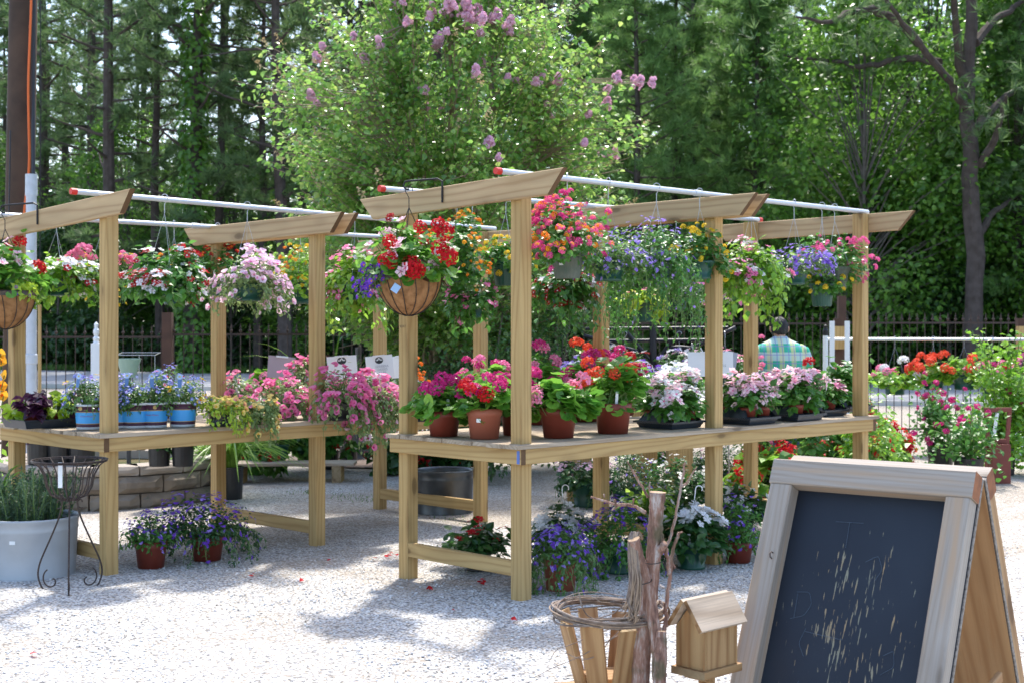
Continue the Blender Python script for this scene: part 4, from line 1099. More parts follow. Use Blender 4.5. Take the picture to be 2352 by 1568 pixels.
def make_plant(name, label, cat, base, pot, sp, group=None, hang=None, rz=None, seed=0):
    """pot=(kind,R,H); sp: dict R up down n leaf lt ls K blooms=[(tmpl,col,eye,size,count,mode)] trail=(n,len)"""
    rs = np.random.RandomState(seed or (int(abs(base[0]) * 997 + base[1] * 131) % 90001))
    root = thing(name, label, cat, base, rs.random() * 6.28 if rz is None else rz, group)
    root['_local'] = 1
    z0 = 0.0
    if pot:
        mb, mats = pot_mesh(*pot); po = mb.build('pot', mats, root, smooth=pot[0] not in ('ribbed', 'ribgreen', 'nursery')); z0 = pot[2] * .95
        if pot[0] == 'coco':
            R, H = pot[1], pot[2]; mb = MB()
            for k in range(14):
                a_ = 2 * math.pi * k / 14
                mb.tube([((R + .004) * math.sin(t) * math.cos(a_ + .12 * math.sin(t * 2)), (R + .004) * math.sin(t) * math.sin(a_ + .12 * math.sin(t * 2)), H * (1 - math.cos(t)) - .004) for t in np.linspace(.1, math.pi / 2, 9)], .0026, 5, cap=False)
            for rr, zz in ((R + .005, H - .004), (R * .14, -.003), ((R + .005), H * .80)):
                if zz > H * .7 and zz < H * .9: continue
                mb.tube([(rr * math.cos(t), rr * math.sin(t), zz) for t in np.linspace(0, 2 * math.pi, 33)], .0035, 6, cap=False)
            mb.build('wire_frame', [IRON], root)
            mb = MB(); mb.lathe([(R * .985, H * .86), (R * 1.025, H * .87), (R * 1.03, H * .99), (R * .95, H * 1.0)], 40); mb.build('rim_band', [FELT], root)
        if sp.get('tag'):
            a_ = sp['tag'] - root.rotation_euler.z; R, H = pot[1], pot[2]; rr = R * .93; 
            mb = MB(); mb.box((rr * math.cos(a_) * 1.02, rr * math.sin(a_) * 1.02, H * .62), (.003, .026, .022), np.array(Matrix.Rotation(a_, 3, 'Z'))); mb.build('price_label', [LABW], root)
    R, up, down, n = sp['R'], sp['up'], sp.get('down', 0), int(sp['n'] * 1.25)
    P_, O_, Cc = foliage(rs, sp, z0, R, up, down, n, sp.get('K', 16))
    lf = MB(); LS = sp['ls']
    if down <= 0: P_[:, 2] = np.maximum(P_[:, 2], z0 - (.04 if sp.get('coir') else .2) * (pot[2] if pot else 0))
    if sp.get('coir'): P_[:, 2] += np.where(np.hypot(P_[:, 0], P_[:, 1]) > .8 * pot[1], rs.uniform(0, .05, n), 0)
    P_[:, 2] = np.maximum(P_[:, 2], -.19 if sp.get('free') else .012 if not hang else -9)
    nor = O_ * .55 + np.array([0, 0, .65]) + rs.normal(size=P_.shape) * .38
    tip = O_ + rs.normal(size=P_.shape) * .7 + np.array([0, 0, -.35])
    lf.inst(TL[sp['lt']], frames(nor, tip, LS * (.65 + .6 * rs.random(n))), P_)
    # stems inside
    q = rs.choice(n, min(n, 46), replace=False); A = np.tile([0, 0, z0 * .92], (len(q), 1)) + rs.normal(size=(len(q), 3)) * (R * .14, R * .14, 0)
    sticks(lf, A, P_[q], .0028, 1)
    strands = []
    if sp.get('trail'):
        nt_, ln = sp['trail'][:2]; rr = (pot[1] if pot else R * .5)
        for k in range(nt_):
            a_ = rs.random() * 6.28; l_ = ln * rs.uniform(.35, 1.0); m_ = 9
            if sp.get('spill') and rs.random() < .6: a_ = math.atan2(-.695, .719) + rs.normal() * .6
            t = np.linspace(0, 1, m_)
            o_ = rr * .8 + (R * 1.0 - rr * .8) * np.sin(t * 1.5) * rs.uniform(.7, 1.15)
            Q = np.stack([o_ * math.cos(a_) + rs.normal() * .01 * t, o_ * math.sin(a_), z0 + .03 + .05 * np.sin(t * 3) - l_ * t ** 1.7], 1)
            Q[1:] += rs.normal(size=(m_ - 1, 3)) * .008
            if sp.get('spill'): Q[:, 2] = np.where(Q[:, 0] * .719 - Q[:, 1] * .695 > sp['spill'], Q[:, 2], np.maximum(Q[:, 2], .014))
            elif not hang: Q[:, 2] = np.maximum(Q[:, 2], .014)
            strands.append(Q); lf.tube(Q, .0022, 3, cap=False, mat=1)
            nl = int(l_ / LS * 4.2) + 4; tt = rs.random(nl) * (m_ - 1); PP = np.stack([np.interp(tt, range(m_), Q[:, c]) for c in range(3)], 1)
            dd = rs.normal(size=(nl, 3)); PP = PP + dd * LS * .25
            lf.inst(TL[sp['lt']], frames(dd * .5 + (math.cos(a_) * .5, math.sin(a_) * .5, .5), dd + (math.cos(a_) * .4, math.sin(a_) * .4, -.6), LS * (.6 + .6 * rs.random(nl))), PP)
    lf.build('foliage', [LM(sp['leaf']), STEM], root)
    for bi, (tm, colr, eye, size, cnt, mode) in enumerate(sp['blooms']):
        if mode != 'stalk': cnt = int(cnt * 1.35); size *= 1.1
        else: cnt = int(cnt * 1.2 + .5); size *= 1.12
        bl = MB()
        if mode == 'stalk':
            d = nrm(rs.normal(size=(cnt, 3))); d[:, 2] = np.abs(d[:, 2]) * .9 + .12; d = nrm(d)
            k_ = rs.uniform(.8, 1.2, cnt)[:, None]
            B_ = np.array([0, 0, z0]) + d * np.array([R * .88, R * .88, up * 1.02]) * k_ + (0, 0, .035)
            sticks(bl, B_ * (.55, .55, 1) + (0, 0, -.11), B_, .0022, 2)
            nn = nrm(d + (0, 0, .5) + rs.normal(size=d.shape) * .25)
        elif mode == 'trail' and strands:
            ii = rs.randint(0, len(strands), cnt); tt = rs.uniform(.15, 1, cnt) * 8
            B_ = np.array([[np.interp(t, range(9), strands[i][:, c]) for c in range(3)] for i, t in zip(ii, tt)])
            o_ = nrm(B_ * (1, 1, 0)); nn = nrm(o_ + rs.normal(size=B_.shape) * .35 + (0, 0, .3)); B_ = B_ + nn * LS * .5
        else:
            ci = rs.randint(0, len(Cc), cnt); 
            if mode == 'top': ci = rs.choice(np.argsort(-Cc[:, 2])[:max(3, int(len(Cc) * .6))], cnt)
            c0 = Cc[ci]; o_ = nrm((c0 - np.array([0, 0, z0 - .1])) / np.array([R, R, max(up, .1)]))
            dv = nrm(o_ + rs.normal(size=o_.shape) * .62)
            B_ = c0 + dv * np.array([R * .40, R * .40, max(up, .6 * R) * .40]) * rs.uniform(.85, 1.12, cnt)[:, None]
            nn = nrm(dv * .8 + np.array([0, 0, .45]) + rs.normal(size=dv.shape) * .25)
        if sp.get('spill'): B_[:, 2] = np.where(B_[:, 0] * .719 - B_[:, 1] * .695 > sp['spill'], B_[:, 2], np.maximum(B_[:, 2], .02))
        elif not hang: B_[:, 2] = np.maximum(B_[:, 2], .02)
        bl.inst(TB[tm], frames(nn, rs.normal(size=nn.shape), size * (.75 + .5 * rs.random(cnt))), B_)
        bl.build('blossoms', [CM(colr), CM(eye or colr), STEM], root)
    if pot and pot[0] in ('terra', 'terral', 'green', 'blackhang') and rs.random() < .6:
        a_ = -1.57 + rs.normal() * .7 - root.rotation_euler.z; rr = pot[1] * .8; mb = MB()
        mb.box((rr * math.cos(a_), rr * math.sin(a_), z0 + .035), (.0015, .018, .10), np.array(Matrix.Rotation(a_, 3, 'Z') @ Matrix.Rotation(.25, 3, 'Y'))); mb.build('plant_label', [LABW], root)
    if hang:
        # hook over the pipe and three wires to the rim
        mb = MB(); hz = hang; Rp = (pot[1] if pot else R * .6); hh = hz - .05
        for k in range(3):
            a_ = 2.094 * k + .4; mb.tube([(Rp * 1.0 * math.cos(a_), Rp * math.sin(a_), z0), (0, 0, hh - .06)], .0013 if pot[0] != 'coco' else .0026, 4, cap=False)
        hk = [(0, 0, hh - .06), (0, 0, hh)] + [(.023 * (1 - math.cos(t)) - .023 + .0, 0, hz + .023 * math.sin(t) - .005) for t in np.linspace(-.9, 3.4, 9)]
        mb.tube(hk, .0028, 6, cap=False); mb.build('hanger', [WIRE if pot[0] != 'coco' else IRON], root)
    del root['_local']
    return root

# ---- kinds of plant
def sp(**k): return k
def geranium(R, up, cols, nb=9, n=230, leaf='ger', ls=.074, bs=.084, **k):
    return sp(R=R, up=up, down=k.get('down', 0), n=n, K=14, leaf=leaf, lt='round', ls=ls, tag=k.get('tag'), blooms=[('ball', c, c, bs, max(1, int(nb * f)), 'stalk') for c, f in cols])
def impatiens(R, up, cols, nb=40, n=330, leaf='dark', ls=.065, down=0, bs=.043, **k):
    return sp(R=R, up=up, down=down, n=n, K=16, leaf=leaf, lt='star', ls=ls, tag=k.get('tag'), trail=k.get('trail'), blooms=[('flat5', c, e_, bs, int(nb * f), 'all' if down else 'top') for c, e_, f in cols])
def petunia(R, up, cols, nb=80, n=640, leaf='grey', ls=.03, down=0, bs=.047, trail=(14, .25), **k):
    out = []
    for c, e_, f in cols: out += [('trumpet', c, e_, bs, int(nb * f * .5), 'all'), ('trumpet', c, e_, bs, int(nb * f * .35), 'trail')]
    return sp(R=R, up=up, down=down, n=n, K=18, leaf=leaf, lt='star', ls=ls, trail=trail, blooms=out)
def lantana(R, up, cols, nb=60, n=520, leaf='mid', ls=.042, down=.0, bs=.034, **k):
    return sp(R=R, up=up, down=down, n=n, K=18, leaf=leaf, lt='ovate', ls=ls, tag=k.get('tag'), blooms=[('dome', c, e_, bs * .95, int(nb * f), 'all') for c, e_, f in cols])
def scaevola(R, up, cols, nb=110, n=620, leaf='fine', ls=.032, down=.0, bs=.033, trail=(20, .3), **k):
    out = []
    for c, e_, f in cols: out += [('fan', c, e_, bs, int(nb * f * .7), 'all'), ('fan', c, e_, bs, int(nb * f * .3), 'trail')]
    return sp(R=R, up=up, down=down, n=n, K=18, leaf=leaf, lt='lance', ls=ls, trail=trail, tag=k.get('tag'), blooms=out)
def px(hw, d): return hw / FPX * d
def on_deck(u, v, z): 
    return G(u, v, z)

# ================================================= longer stand: on its deck
ZD = R_DECK + .004
def deckpot(u, v, wpx, hpx, kind, spec, label, name='potted_geranium', cat='potted plant', group=None, z=ZD, spill=False):
    p = G(u, v, z); d = p.y; R = px(wpx / 2, d) / .97; H = px(hpx, d); p.y += R * .75
    if spill:
        q = p - LP; spec = dict(spec, spill=max(.04, .115 - (q.x * .719 - q.y * .695)))
    return make_plant(name, label, cat, p, (kind, R, H), spec, group, rz=0.0 if spill else None)
deckpot(1018, 1002, 76, 58, 'terra', geranium(.21, .17, [('magenta', 1)], 11, 250, tag=None), 'magenta geranium in a dark terracotta pot at the stand end, beside the corner post')
deckpot(1112, 1008, 80, 70, 'terral', geranium(.22, .17, [('red', .5), ('magenta', .5)], 9, 270, tag=-1.9), 'red geranium in a pale terracotta pot with a small price label')
deckpot(1186, 1000, 72, 64, 'terra', geranium(.19, .22, [('magenta', 1)], 9, 200), 'magenta geranium in a dark pot hidden mostly behind the corner post')
deckpot(1284, 1006, 84, 70, 'terra', geranium(.23, .18, [('pink', 1)], 6, 300, leaf='ger'), 'pink geranium with very full bright leaves in a dark terracotta pot')
deckpot(1410, 996, 84, 70, 'terra', geranium(.23, .27, [('coral', 1)], 11, 300), 'orange red geranium in the terracotta pot next to the white impatiens')
deckpot(1240, 975, 70, 60, 'terra', geranium(.22, .30, [('magenta', .6), ('pink', .4)], 13, 230), 'tall magenta and pink geranium in the second row behind the pink one')
deckpot(1345, 968, 70, 60, 'terra', geranium(.20, .31, [('magenta', .6), ('coral', .5)], 12, 220), 'magenta and orange geranium standing between the pink and the orange red pots')
deckpot(1110, 972, 70, 60, 'terra', geranium(.20, .26, [('magenta', .6), ('hotpink', .5)], 13, 220), 'magenta and hot pink geranium behind the pale terracotta pot')
deckpot(1430, 955, 66, 55, 'terra', geranium(.19, .28, [('red', .5), ('magenta', .5)], 12, 200), 'red and magenta geranium at the far edge of the deck behind the orange red one')
# carrying trays with small pots of impatiens
def tray(u, v, spec_fn, label, plabel, npots=(2, 2), z=ZD, L_=.36, ang=None, pitch=.165, skip=()):
    p = G(u, v, z); p.y += .16
    ang = math.atan2(Rv.y, Rv.x) if ang is None else ang
    t = thing('carrying_tray', label, 'tray', p, ang)
    Wt = .34; mb = MB()
    k, h = .02, .055
    # moulded base with lip and raised ends
    def ringq(x, y, z_): return [(-x, -y, z_), (x, -y, z_), (x, y, z_), (-x, y, z_)]
    V = ringq(L_ / 2 - .03, Wt / 2 - .03, 0) + ringq(L_ / 2 - .02, Wt / 2 - .02, h * .55) + ringq(L_ / 2, Wt / 2, h * .6) + ringq(L_ / 2, Wt / 2, h * .85) + ringq(L_ / 2 - .012, Wt / 2 - .012, h * .85) + ringq(L_ / 2 - .02, Wt / 2 - .02, .02)
    F = [(i * 4 + j, i * 4 + (j + 1) % 4, (i + 1) * 4 + (j + 1) % 4, (i + 1) * 4 + j) for i in range(5) for j in range(4)] + [(3, 2, 1, 0), (20, 21, 22, 23)]
    mb.add(V, F)
    for sx in (-1, 1):
        a_ = []
        for i in range(9):
            yy = (i / 8 - .5) * Wt * .8; hh = .085 + .03 * math.sin(math.pi * i / 8)
            a_.append((sx * (L_ / 2 - .01), yy, h * .8)); a_.append((sx * (L_ / 2 - .045), yy * .72, hh + .02))
        mb.add(a_, [(2 * i, 2 * i + 2, 2 * i + 3, 2 * i + 1) for i in range(8)])
        mb.add([(x - sx * .006, y, z_) for x, y, z_ in a_], [(2 * i, 2 * i + 1, 2 * i + 3, 2 * i + 2) for i in range(8)])
    for ix in range(2):
        for iy in range(2):
            mb.lathe([(.058, .001), (.062, .05), (.066, .052), (.062, .053), (.052, .01), (0, .009)], 20, c=((ix - .5) * pitch, (iy - .5) * pitch * .9, .0))
    mb.build('tray', [NAVYP], t)
    rs = np.random.RandomState(int(u))
    for ix in range(npots[0]):
        for iy in range(npots[1]):
            lx, ly = (ix - (npots[0] - 1) / 2) * pitch, (iy - (npots[1] - 1) / 2) * pitch * .9
            q = Vector((p.x + lx * math.cos(ang) - ly * math.sin(ang), p.y + lx * math.sin(ang) + ly * math.cos(ang), z + .022))
            s_ = spec_fn(rs)
            make_plant('potted_impatiens' if 'impatiens' in plabel[0] else 'potted_plant', plabel[0], 'potted plant', q, ('terra', .062, .095), s_, plabel[1], seed=int(u) * 7 + ix * 2 + iy)
pw = lambda R=.15, up=.25, nb=20, a_='lightpink', b_='white', f=.5, n=200: (lambda rs: impatiens(R, up, [(a_, 'hotpink', f), (b_, 'pink', 1 - f)], int(nb * 2.0), n, bs=.062, ls=.062, leaf='mid'))
tray(1545, 984, pw(.17, .24, 26, 'lightpink', 'white', .35), 'dark carrying tray of white and pale pink impatiens next to the orange red geranium', ('white and pale pink impatiens in a small pot in the tray by the middle post', 'impatiens in the tray by the middle post'))
tray(1722, 974, pw(.15, .22, 15, 'lightpink', 'palelilac', .7), 'dark carrying tray of pale pink impatiens just past the middle post', ('pale pink impatiens in a small pot in the tray just past the middle post', 'impatiens in the tray past the middle post'))
tray(1832, 966, pw(.14, .23, 16, 'lightpink', 'palelilac', .7), 'dark carrying tray of pale pink impatiens in front of the man', ('pale pink impatiens in a small pot in the tray in front of the man', 'impatiens in the tray in front of the man'))
tray(1893, 955, pw(.12, .20, 12, 'lightpink', 'pink', .8), 'half empty dark carrying tray near the far end of the stand', ('pink impatiens in a small pot in the half empty tray near the far end', 'impatiens in the half empty tray'), npots=(1, 2))
tray(1950, 946, (lambda rs: impatiens(.11, .30, [('white', 'pink', .5), ('lightpink', 'pink', .5)], 4, 230, leaf='mid', ls=.07)), 'dark carrying tray of leafy green plants at the far corner post', ('tall leafy green plant with few pale flowers at the far corner post', 'leafy plants at the far corner post'), npots=(2, 1))

# ================================================= shorter stand: on its deck
ZL = L_DECK + .004
tl = G(92, 983, ZL); tl.y += .15
angL = math.atan2(Lv.y, Lv.x)
def flat(u, v, spec_fns, label, plabel, n=(3, 2), pitch=(.15, .15), z=ZL, ang=angL, size=(.5, .32), pr=.055, names='potted_plant'):
    p = G(u, v, z); p.y += .16
    t = thing('plant_tray', label, 'tray', p, ang); mb = MB(); x, y = size[0] / 2, size[1] / 2
    def ringq(a_, b_, z_): return [(-a_, -b_, z_), (a_, -b_, z_), (a_, b_, z_), (-a_, b_, z_)]
    V = ringq(x - .02, y - .02, 0) + ringq(x, y, .05) + ringq(x + .012, y + .012, .052) + ringq(x + .012, y + .012, .058) + ringq(x - .006, y - .006, .058) + ringq(x - .026, y - .026, .01)
    mb.add(V, [(i * 4 + j, i * 4 + (j + 1) % 4, (i + 1) * 4 + (j + 1) % 4, (i + 1) * 4 + j) for i in range(5) for j in range(4)] + [(3, 2, 1, 0), (20, 21, 22, 23)])
    mb.build('tray', [NAVYP], t); rs = np.random.RandomState(int(u) + 3)
    for ix in range(n[0]):
        for iy in range(n[1]):
            lx, ly = (ix - (n[0] - 1) / 2) * pitch[0], (iy - (n[1] - 1) / 2) * pitch[1]
            q = Vector((p.x + lx * math.cos(ang) - ly * math.sin(ang), p.y + lx * math.sin(ang) + ly * math.cos(ang), z + .012))
            make_plant(names, plabel[0][(ix + iy) % len(plabel[0])], 'potted plant', q, ('terra' if pr < .06 else 'nursery', pr, pr * 1.45), spec_fns[(ix + iy) % len(spec_fns)], plabel[1] + (' with ' + str(('dark', 'lime')[(ix + iy) % 2]) + ' leaves' if len(plabel[0]) > 1 else ''), seed=int(u) * 5 + ix * 3 + iy)
flat(92, 982, [sp(R=.11, up=.17, n=80, K=9, leaf='plum', lt='big', ls=.07, blooms=[]), sp(R=.10, up=.13, n=70, K=8, leaf='lime', lt='big', ls=.07, blooms=[])],
     'dark plastic tray of sweet potato vines at the near corner of the shorter stand', (['dark purple sweet potato vine in a small pot in the corner tray', 'lime green sweet potato vine in a small pot in the corner tray'], 'sweet potato vines'), size=(.50, .34), pitch=(.15, .15), ang=angL + math.pi / 2 * 0)
def bucket(u, v, label, cols, nb=60, sd=0, wpx=80, hpx=58):
    p = G(u, v, ZL); R = px(wpx / 2, p.y) / 1.02; H = px(hpx, p.y); p.y += R * .8
    s_ = sp(R=.17, up=.20, down=0, n=620, K=16, leaf='fine', lt='lance', ls=.026, trail=(8, .12), blooms=[('small5', c, e_, b_, k, 'all') for c, e_, b_, k in cols])
    o = make_plant('bucket_of_flowers', label, 'potted plant', p, ('bucket', R, H), s_, None, rz=0.0, seed=sd)
    return o
bl = [('blue', 'white', .024, 70), ('lavender', 'white', .022, 18)]
for (u, v, lab, ex, sd) in ((197, 986, 'blue bucket of blue and yellow flowers just before the near post, by the purple vines', [('yellow', 'amber', .045, 7)], 1), (262, 983, 'blue bucket of blue flowers hidden mostly behind the near post', [], 2),
                      (303, 983, 'blue bucket of blue flowers just past the near post', [], 3), (347, 982, 'blue bucket with a gold emblem, third past the near post', [('pink', 'coral', .03, 3)], 4),
                      (383, 966, 'blue bucket of blue flowers in the second row behind the others', [('coral', 'coral', .03, 3)], 5), (413, 980, 'blue bucket of blue and yellow flowers beside the yellow petunias', [('yellow', 'amber', .05, 6)], 6)):
    o = bucket(u, v, lab, bl + ex, sd=sd, wpx=74 if u == 303 else 68, hpx=58)
    # oval picture tag on a stick
    rs = np.random.RandomState(sd); mb = MB(); cx_, cz_ = rs.uniform(-.08, .02), .30 + rs.uniform(0, .03)
    Mx = np.array(Matrix.Rotation(rs.uniform(-.4, .4), 3, 'Z') @ Matrix.Rotation(-.25, 3, 'X'))
    Vt = [(.019 * math.cos(t), -.002, .019 * math.sin(t) + .05) for t in np.linspace(0, 2 * math.pi, 17)[:-1]]
    Vi = [(.008 * math.cos(t), -.004, .006 * math.sin(t) + .05) for t in np.linspace(0, 2 * math.pi, 9)[:-1]]
    T_ = np.array([cx_, -.12, cz_ - .02])
    mb.add(np.array(Vt) @ Mx.T + T_, [tuple(range(16))], 0); mb.add(np.array([(x, .002, z) for x, y, z in Vt]) @ Mx.T + T_, [tuple(range(16))[::-1]], 0)
    mb.add(np.array(Vi) @ Mx.T + T_, [tuple(range(8))], 1)
    mb.add(np.array([(-.012, -.001, -.025), (.012, -.001, -.025), (.014, -.001, .032), (-.014, -.001, .032)]) @ Mx.T + T_, [(0, 1, 2, 3)], 2)
    mb.build('picture_tag', [plain('tag_sky', (.42, .56, .78), .4), plain('tag_gold', (.6, .45, .12), .5), plain('tag_print', (.10, .20, .42), .4)], o)
    if u in (347, 197):
        mb = MB(); mb.lathe([(0, .0), (.013, 0), (.013, .0015), (0, .0015)], 16)
        e_ = mb.build('emblem', [BGOLD], o); R = px(34, 9.2); e_.matrix_local = Matrix.Translation((.03 * (1 if u == 347 else -1), -R * .955, px(58, 9.2) * .82)) @ Matrix.Rotation(math.pi / 2, 4, 'X')
        text_part('script_lettering', 'Proven Winners', .013, plain('script_ink', (.30, .08, .22), .5), o, Matrix.Translation((.012, -R * .965, px(58, 9.2) * .52)) @ Matrix.Rotation(math.pi / 2, 4, 'X'))
def lp(u, v, wpx, hpx, kind, spec, label, name='potted_petunia', z=ZL): return deckpot(u, v, wpx, hpx, kind, spec, label, name, z=z, spill='trail' in str(spec.get('blooms')))
lp(500, 978, 56, 34, 'blackhang', petunia(.20, .10, [('paleyellow', 'amber', .75), ('peach', 'eye', .25)], 80, 560, trail=(34, .2), leaf='lime', bs=.036), 'pale yellow petunias trailing over the deck edge from a black pot beside the blue buckets')
lp(575, 972, 56, 30, 'blackhang', petunia(.21, .12, [('paleyellow', 'amber', .8), ('hotpink', 'eye', .2)], 90, 560, trail=(40, .26), leaf='grey', bs=.036), 'yellow petunias with a few pink ones spilling over the middle of the deck edge')
lp(545, 945, 56, 34, 'blackhang', petunia(.20, .20, [('pink', 'eye', 1)], 50, 480, trail=(6, .1)), 'pink petunias in the second row behind the yellow petunias')
lp(650, 962, 60, 36, 'blackhang', petunia(.22, .22, [('hotpink', 'magenta', 1)], 100, 560, trail=(26, .22)), 'hot pink petunias in front of the mauve sign board')
lp(690, 948, 60, 36, 'blackhang', petunia(.20, .32, [('hotpink', 'magenta', .6), ('pink', 'eye', .4)], 100, 520, trail=(10, .1)), 'tall mound of hot pink petunias just before the middle post')
lp(775, 966, 62, 44, 'blackhang', petunia(.22, .28, [('hotpink', 'magenta', .8), ('pink', 'eye', .2)], 130, 560, trail=(34, .30)), 'hot pink petunias in a black pot just past the middle post')
lp(838, 960, 62, 40, 'blackhang', petunia(.25, .26, [('hotpink', 'magenta', .8), ('palelilac', 'eye', .2)], 190, 620, trail=(60, .42)), 'large cascade of hot pink petunias hanging over the far end of the shorter stand')
lp(620, 925, 56, 34, 'blackhang', geranium(.20, .16, [('pink', 1)], 3, 200, leaf='bright'), 'leafy bright green plant at the back of the shorter stand', 'potted_plant')
lp(960, 968, 60, 30, 'blackhang', impatiens(.15, .12, [('white', 'pink', 1)], 4, 180, ls=.06), 'small dark green plant at the far end of the shorter stand', 'potted_plant')
lp(935, 935, 60, 40, 'nursery', sp(R=.20, up=.26, n=620, K=16, leaf='fine', lt='thin', ls=.03, blooms=[('yball', 'orange', 'orange', .032, 26, 'top')]), 'small orange marigolds beneath the gerbera daisies sign', 'potted_marigold')

# ================================================= hanging baskets
def hang(line, u, vtop, hpx, wpx, kind, spec, label, name='hanging_basket', zpipe=None, d=None, seed=0, sdrop=None):
    P0_, dr, z0_, z1_, L_ = line
    x, y = on_line(P0_, dr, u); s_ = (x - P0_[0]) / dr[0]
    zp = z0_ + (z1_ - z0_) * s_ / L_ + .0175
    R = px(wpx / 2, y) / 1.03; H = px(hpx, y); ztop = EYE - (vtop - HV) / FPX * y; zb = ztop - H
    spec = dict(spec)
    return make_plant(name, label, 'hanging basket', (x, y, zb), (kind, R, H), spec, None, hang=zp - zb, rz=seed * .7, seed=seed or int(u))
RF = ((RP.x, RP.y), (Rv.x, Rv.y), 2.4845, 2.476, 3.62); q = RP + RL_ * 1.02; RB = ((q.x, q.y), (Rv.x, Rv.y), 2.457, 2.474, 3.7)
LF = ((LP.x, LP.y), (Lv.x, Lv.y), 2.440, 2.402, 3.4); q = LP + LL_ * 1.25; LB = ((q.x, q.y), (Lv.x, Lv.y), 2.375, 2.383, 3.4)
hang(RF, 1303, 586, 54, 78, 'ribbed', lantana(.33, .34, [('pinkorange', 'amber', .55), ('magenta', 'pinkorange', .3), ('orange', 'amber', .15)], 130, 900, down=.0, tag=-2.0, bs=.037), 'tall pink and orange lantana in a dusty ribbed pot behind the near corner post', seed=11)
hang(RF, 1397, 600, 46, 84, 'green', scaevola(.24, .20, [('lavender', 'white', 1)], 130, 700, down=.10, tag=-1.0, trail=(16, .22), bs=.03), 'lilac fan flower in a green pot with white label, next to the tall lantana', seed=12)
hang(RF, 1508, 598, 46, 84, 'green', scaevola(.32, .26, [('lavender', 'white', 1)], 170, 1100, down=.14, trail=(60, .62), bs=.03, leaf='mid'), 'large lilac fan flower whose long strands trail far below its pot', seed=13)
hang(RF, 1607, 600, 42, 70, 'green', lantana(.21, .28, [('yellow', 'yellow', 1)], 55, 560, down=.04), 'yellow lantana in a green pot near the middle post', seed=14)
hang(RF, 1725, 612, 40, 74, 'green', impatiens(.27, .20, [('white', 'lightpink', .4), ('hotpink', 'eye', .6)], 130, 620, leaf='bright', down=.22, ls=.055, trail=(30, .46)), 'bright green vinca with white and rose flowers trailing beside the middle post', seed=15)
hang(RF, 1824, 612, 42, 66, 'green', scaevola(.28, .17, [('lavender', 'white', .9), ('purple', 'white', .1)], 420, 500, down=.06, trail=(10, .12), bs=.032), 'dense violet blue flower mound above the head of the man', seed=16)
hang(RF, 1917, 614, 50, 70, 'ribbed', lantana(.30, .25, [('pinkorange', 'hotpink', 1)], 60, 640, down=.10, bs=.034), 'rose pink lantana in a dusty ribbed pot at the far corner post', seed=17)
hang(RF, 1888, 652, 52, 58, 'ribgreen', lantana(.20, .10, [('yellow', 'yellow', 1)], 16, 300, down=.08), 'yellow flowering basket hanging low below the rose pink lantana', seed=18)
# rear pipe of the longer stand
hang(RB, 1050, 598, 50, 60, 'green', lantana(.30, .30, [('orange', 'amber', .7), ('amber', 'amber', .3)], 70, 800, down=.12, bs=.024), 'orange lantana hanging behind the coir lined basket', seed=21)
hang(RB, 1162, 600, 56, 66, 'ribgreen', lantana(.19, .22, [('yellow', 'yellow', 1)], 60, 480, down=.05), 'yellow lantana in a green pot beside the near corner post', seed=22)
hang(RB, 1085, 690, 40, 56, 'green', impatiens(.20, .14, [('hotpink', 'white', 1)], 40, 420, leaf='mid', down=.12, ls=.05, trail=(12, .3)), 'rose pink vinca hanging low behind the coir lined basket', seed=23)
hang(RB, 1292, 660, 42, 60, 'green', impatiens(.27, .16, [('deepred', 'white', .7), ('white', 'lightpink', .3)], 130, 620, leaf='mid', down=.16, ls=.05, trail=(26, .34)), 'red and white vinca hanging low behind the near corner post', seed=24)
hang(RB, 1478, 692, 48, 62, 'green', impatiens(.19, .10, [('hotpink', 'eye', 1)], 14, 260, leaf='lime', down=.12, ls=.05, trail=(10, .22)), 'lime leaved basket with pink flowers hanging low below the lilac strands', seed=25)
hang(RB, 1553, 668, 44, 62, 'green', scaevola(.20, .12, [('lavender', 'white', 1)], 50, 400, down=.10, trail=(16, .34), tag=-1.9), 'dark green pot with white price labels hanging low near the middle post', seed=26)
hang(RB, 1648, 650, 44, 60, 'green', petunia(.20, .14, [('hotpink', 'eye', 1)], 50, 420, down=.12, leaf='mid', trail=(16, .3)), 'hot pink petunias trailing down beside the middle post', seed=27)
# pipes of the shorter stand
hang(LF, 378, 638, 42, 84, 'green', impatiens(.27, .24, [('deepred', 'white', .5), ('white', 'lightpink', .5)], 170, 820, leaf='mid', down=.14, ls=.058, bs=.046, trail=(24, .20)), 'round basket of red and white vinca with orange lantana tops', seed=31)
hang(LF, 568, 652, 40, 92, 'green', petunia(.31, .26, [('palelilac', 'hotpink', 1)], 230, 900, down=.14, leaf='grey', trail=(46, .26), bs=.042), 'wide basket of pale lilac petunias in front of the double beam', seed=32)
hang(LF, 815, 650, 40, 80, 'green', impatiens(.26, .24, [('hotpink', 'white', .65), ('white', 'lightpink', .35)], 170, 780, leaf='bright', down=.18, ls=.055, trail=(30, .42)), 'bright green vinca with rose flowers trailing just past the middle post', seed=33)
hang(LB, 130, 640, 40, 84, 'green', impatiens(.28, .18, [('white', 'lightpink', .8), ('deepred', 'white', .3)], 170, 820, leaf='bright', down=.10, ls=.062, bs=.052, trail=(26, .26)), 'white vinca with a few red flowers at the corner of the shorter stand', seed=34)
hang(LB, 232, 640, 40, 70, 'green', sp(R=.26, up=.26, down=.20, n=700, K=16, leaf='fine', lt='lance', ls=.034, trail=(20, .2), blooms=[('ball2', 'pink', 'pink', .05, 30, 'top'), ('small5', 'yellow', 'amber', .035, 50, 'all')]), 'pink snapdragons and small yellow flowers behind the near corner post', seed=35)
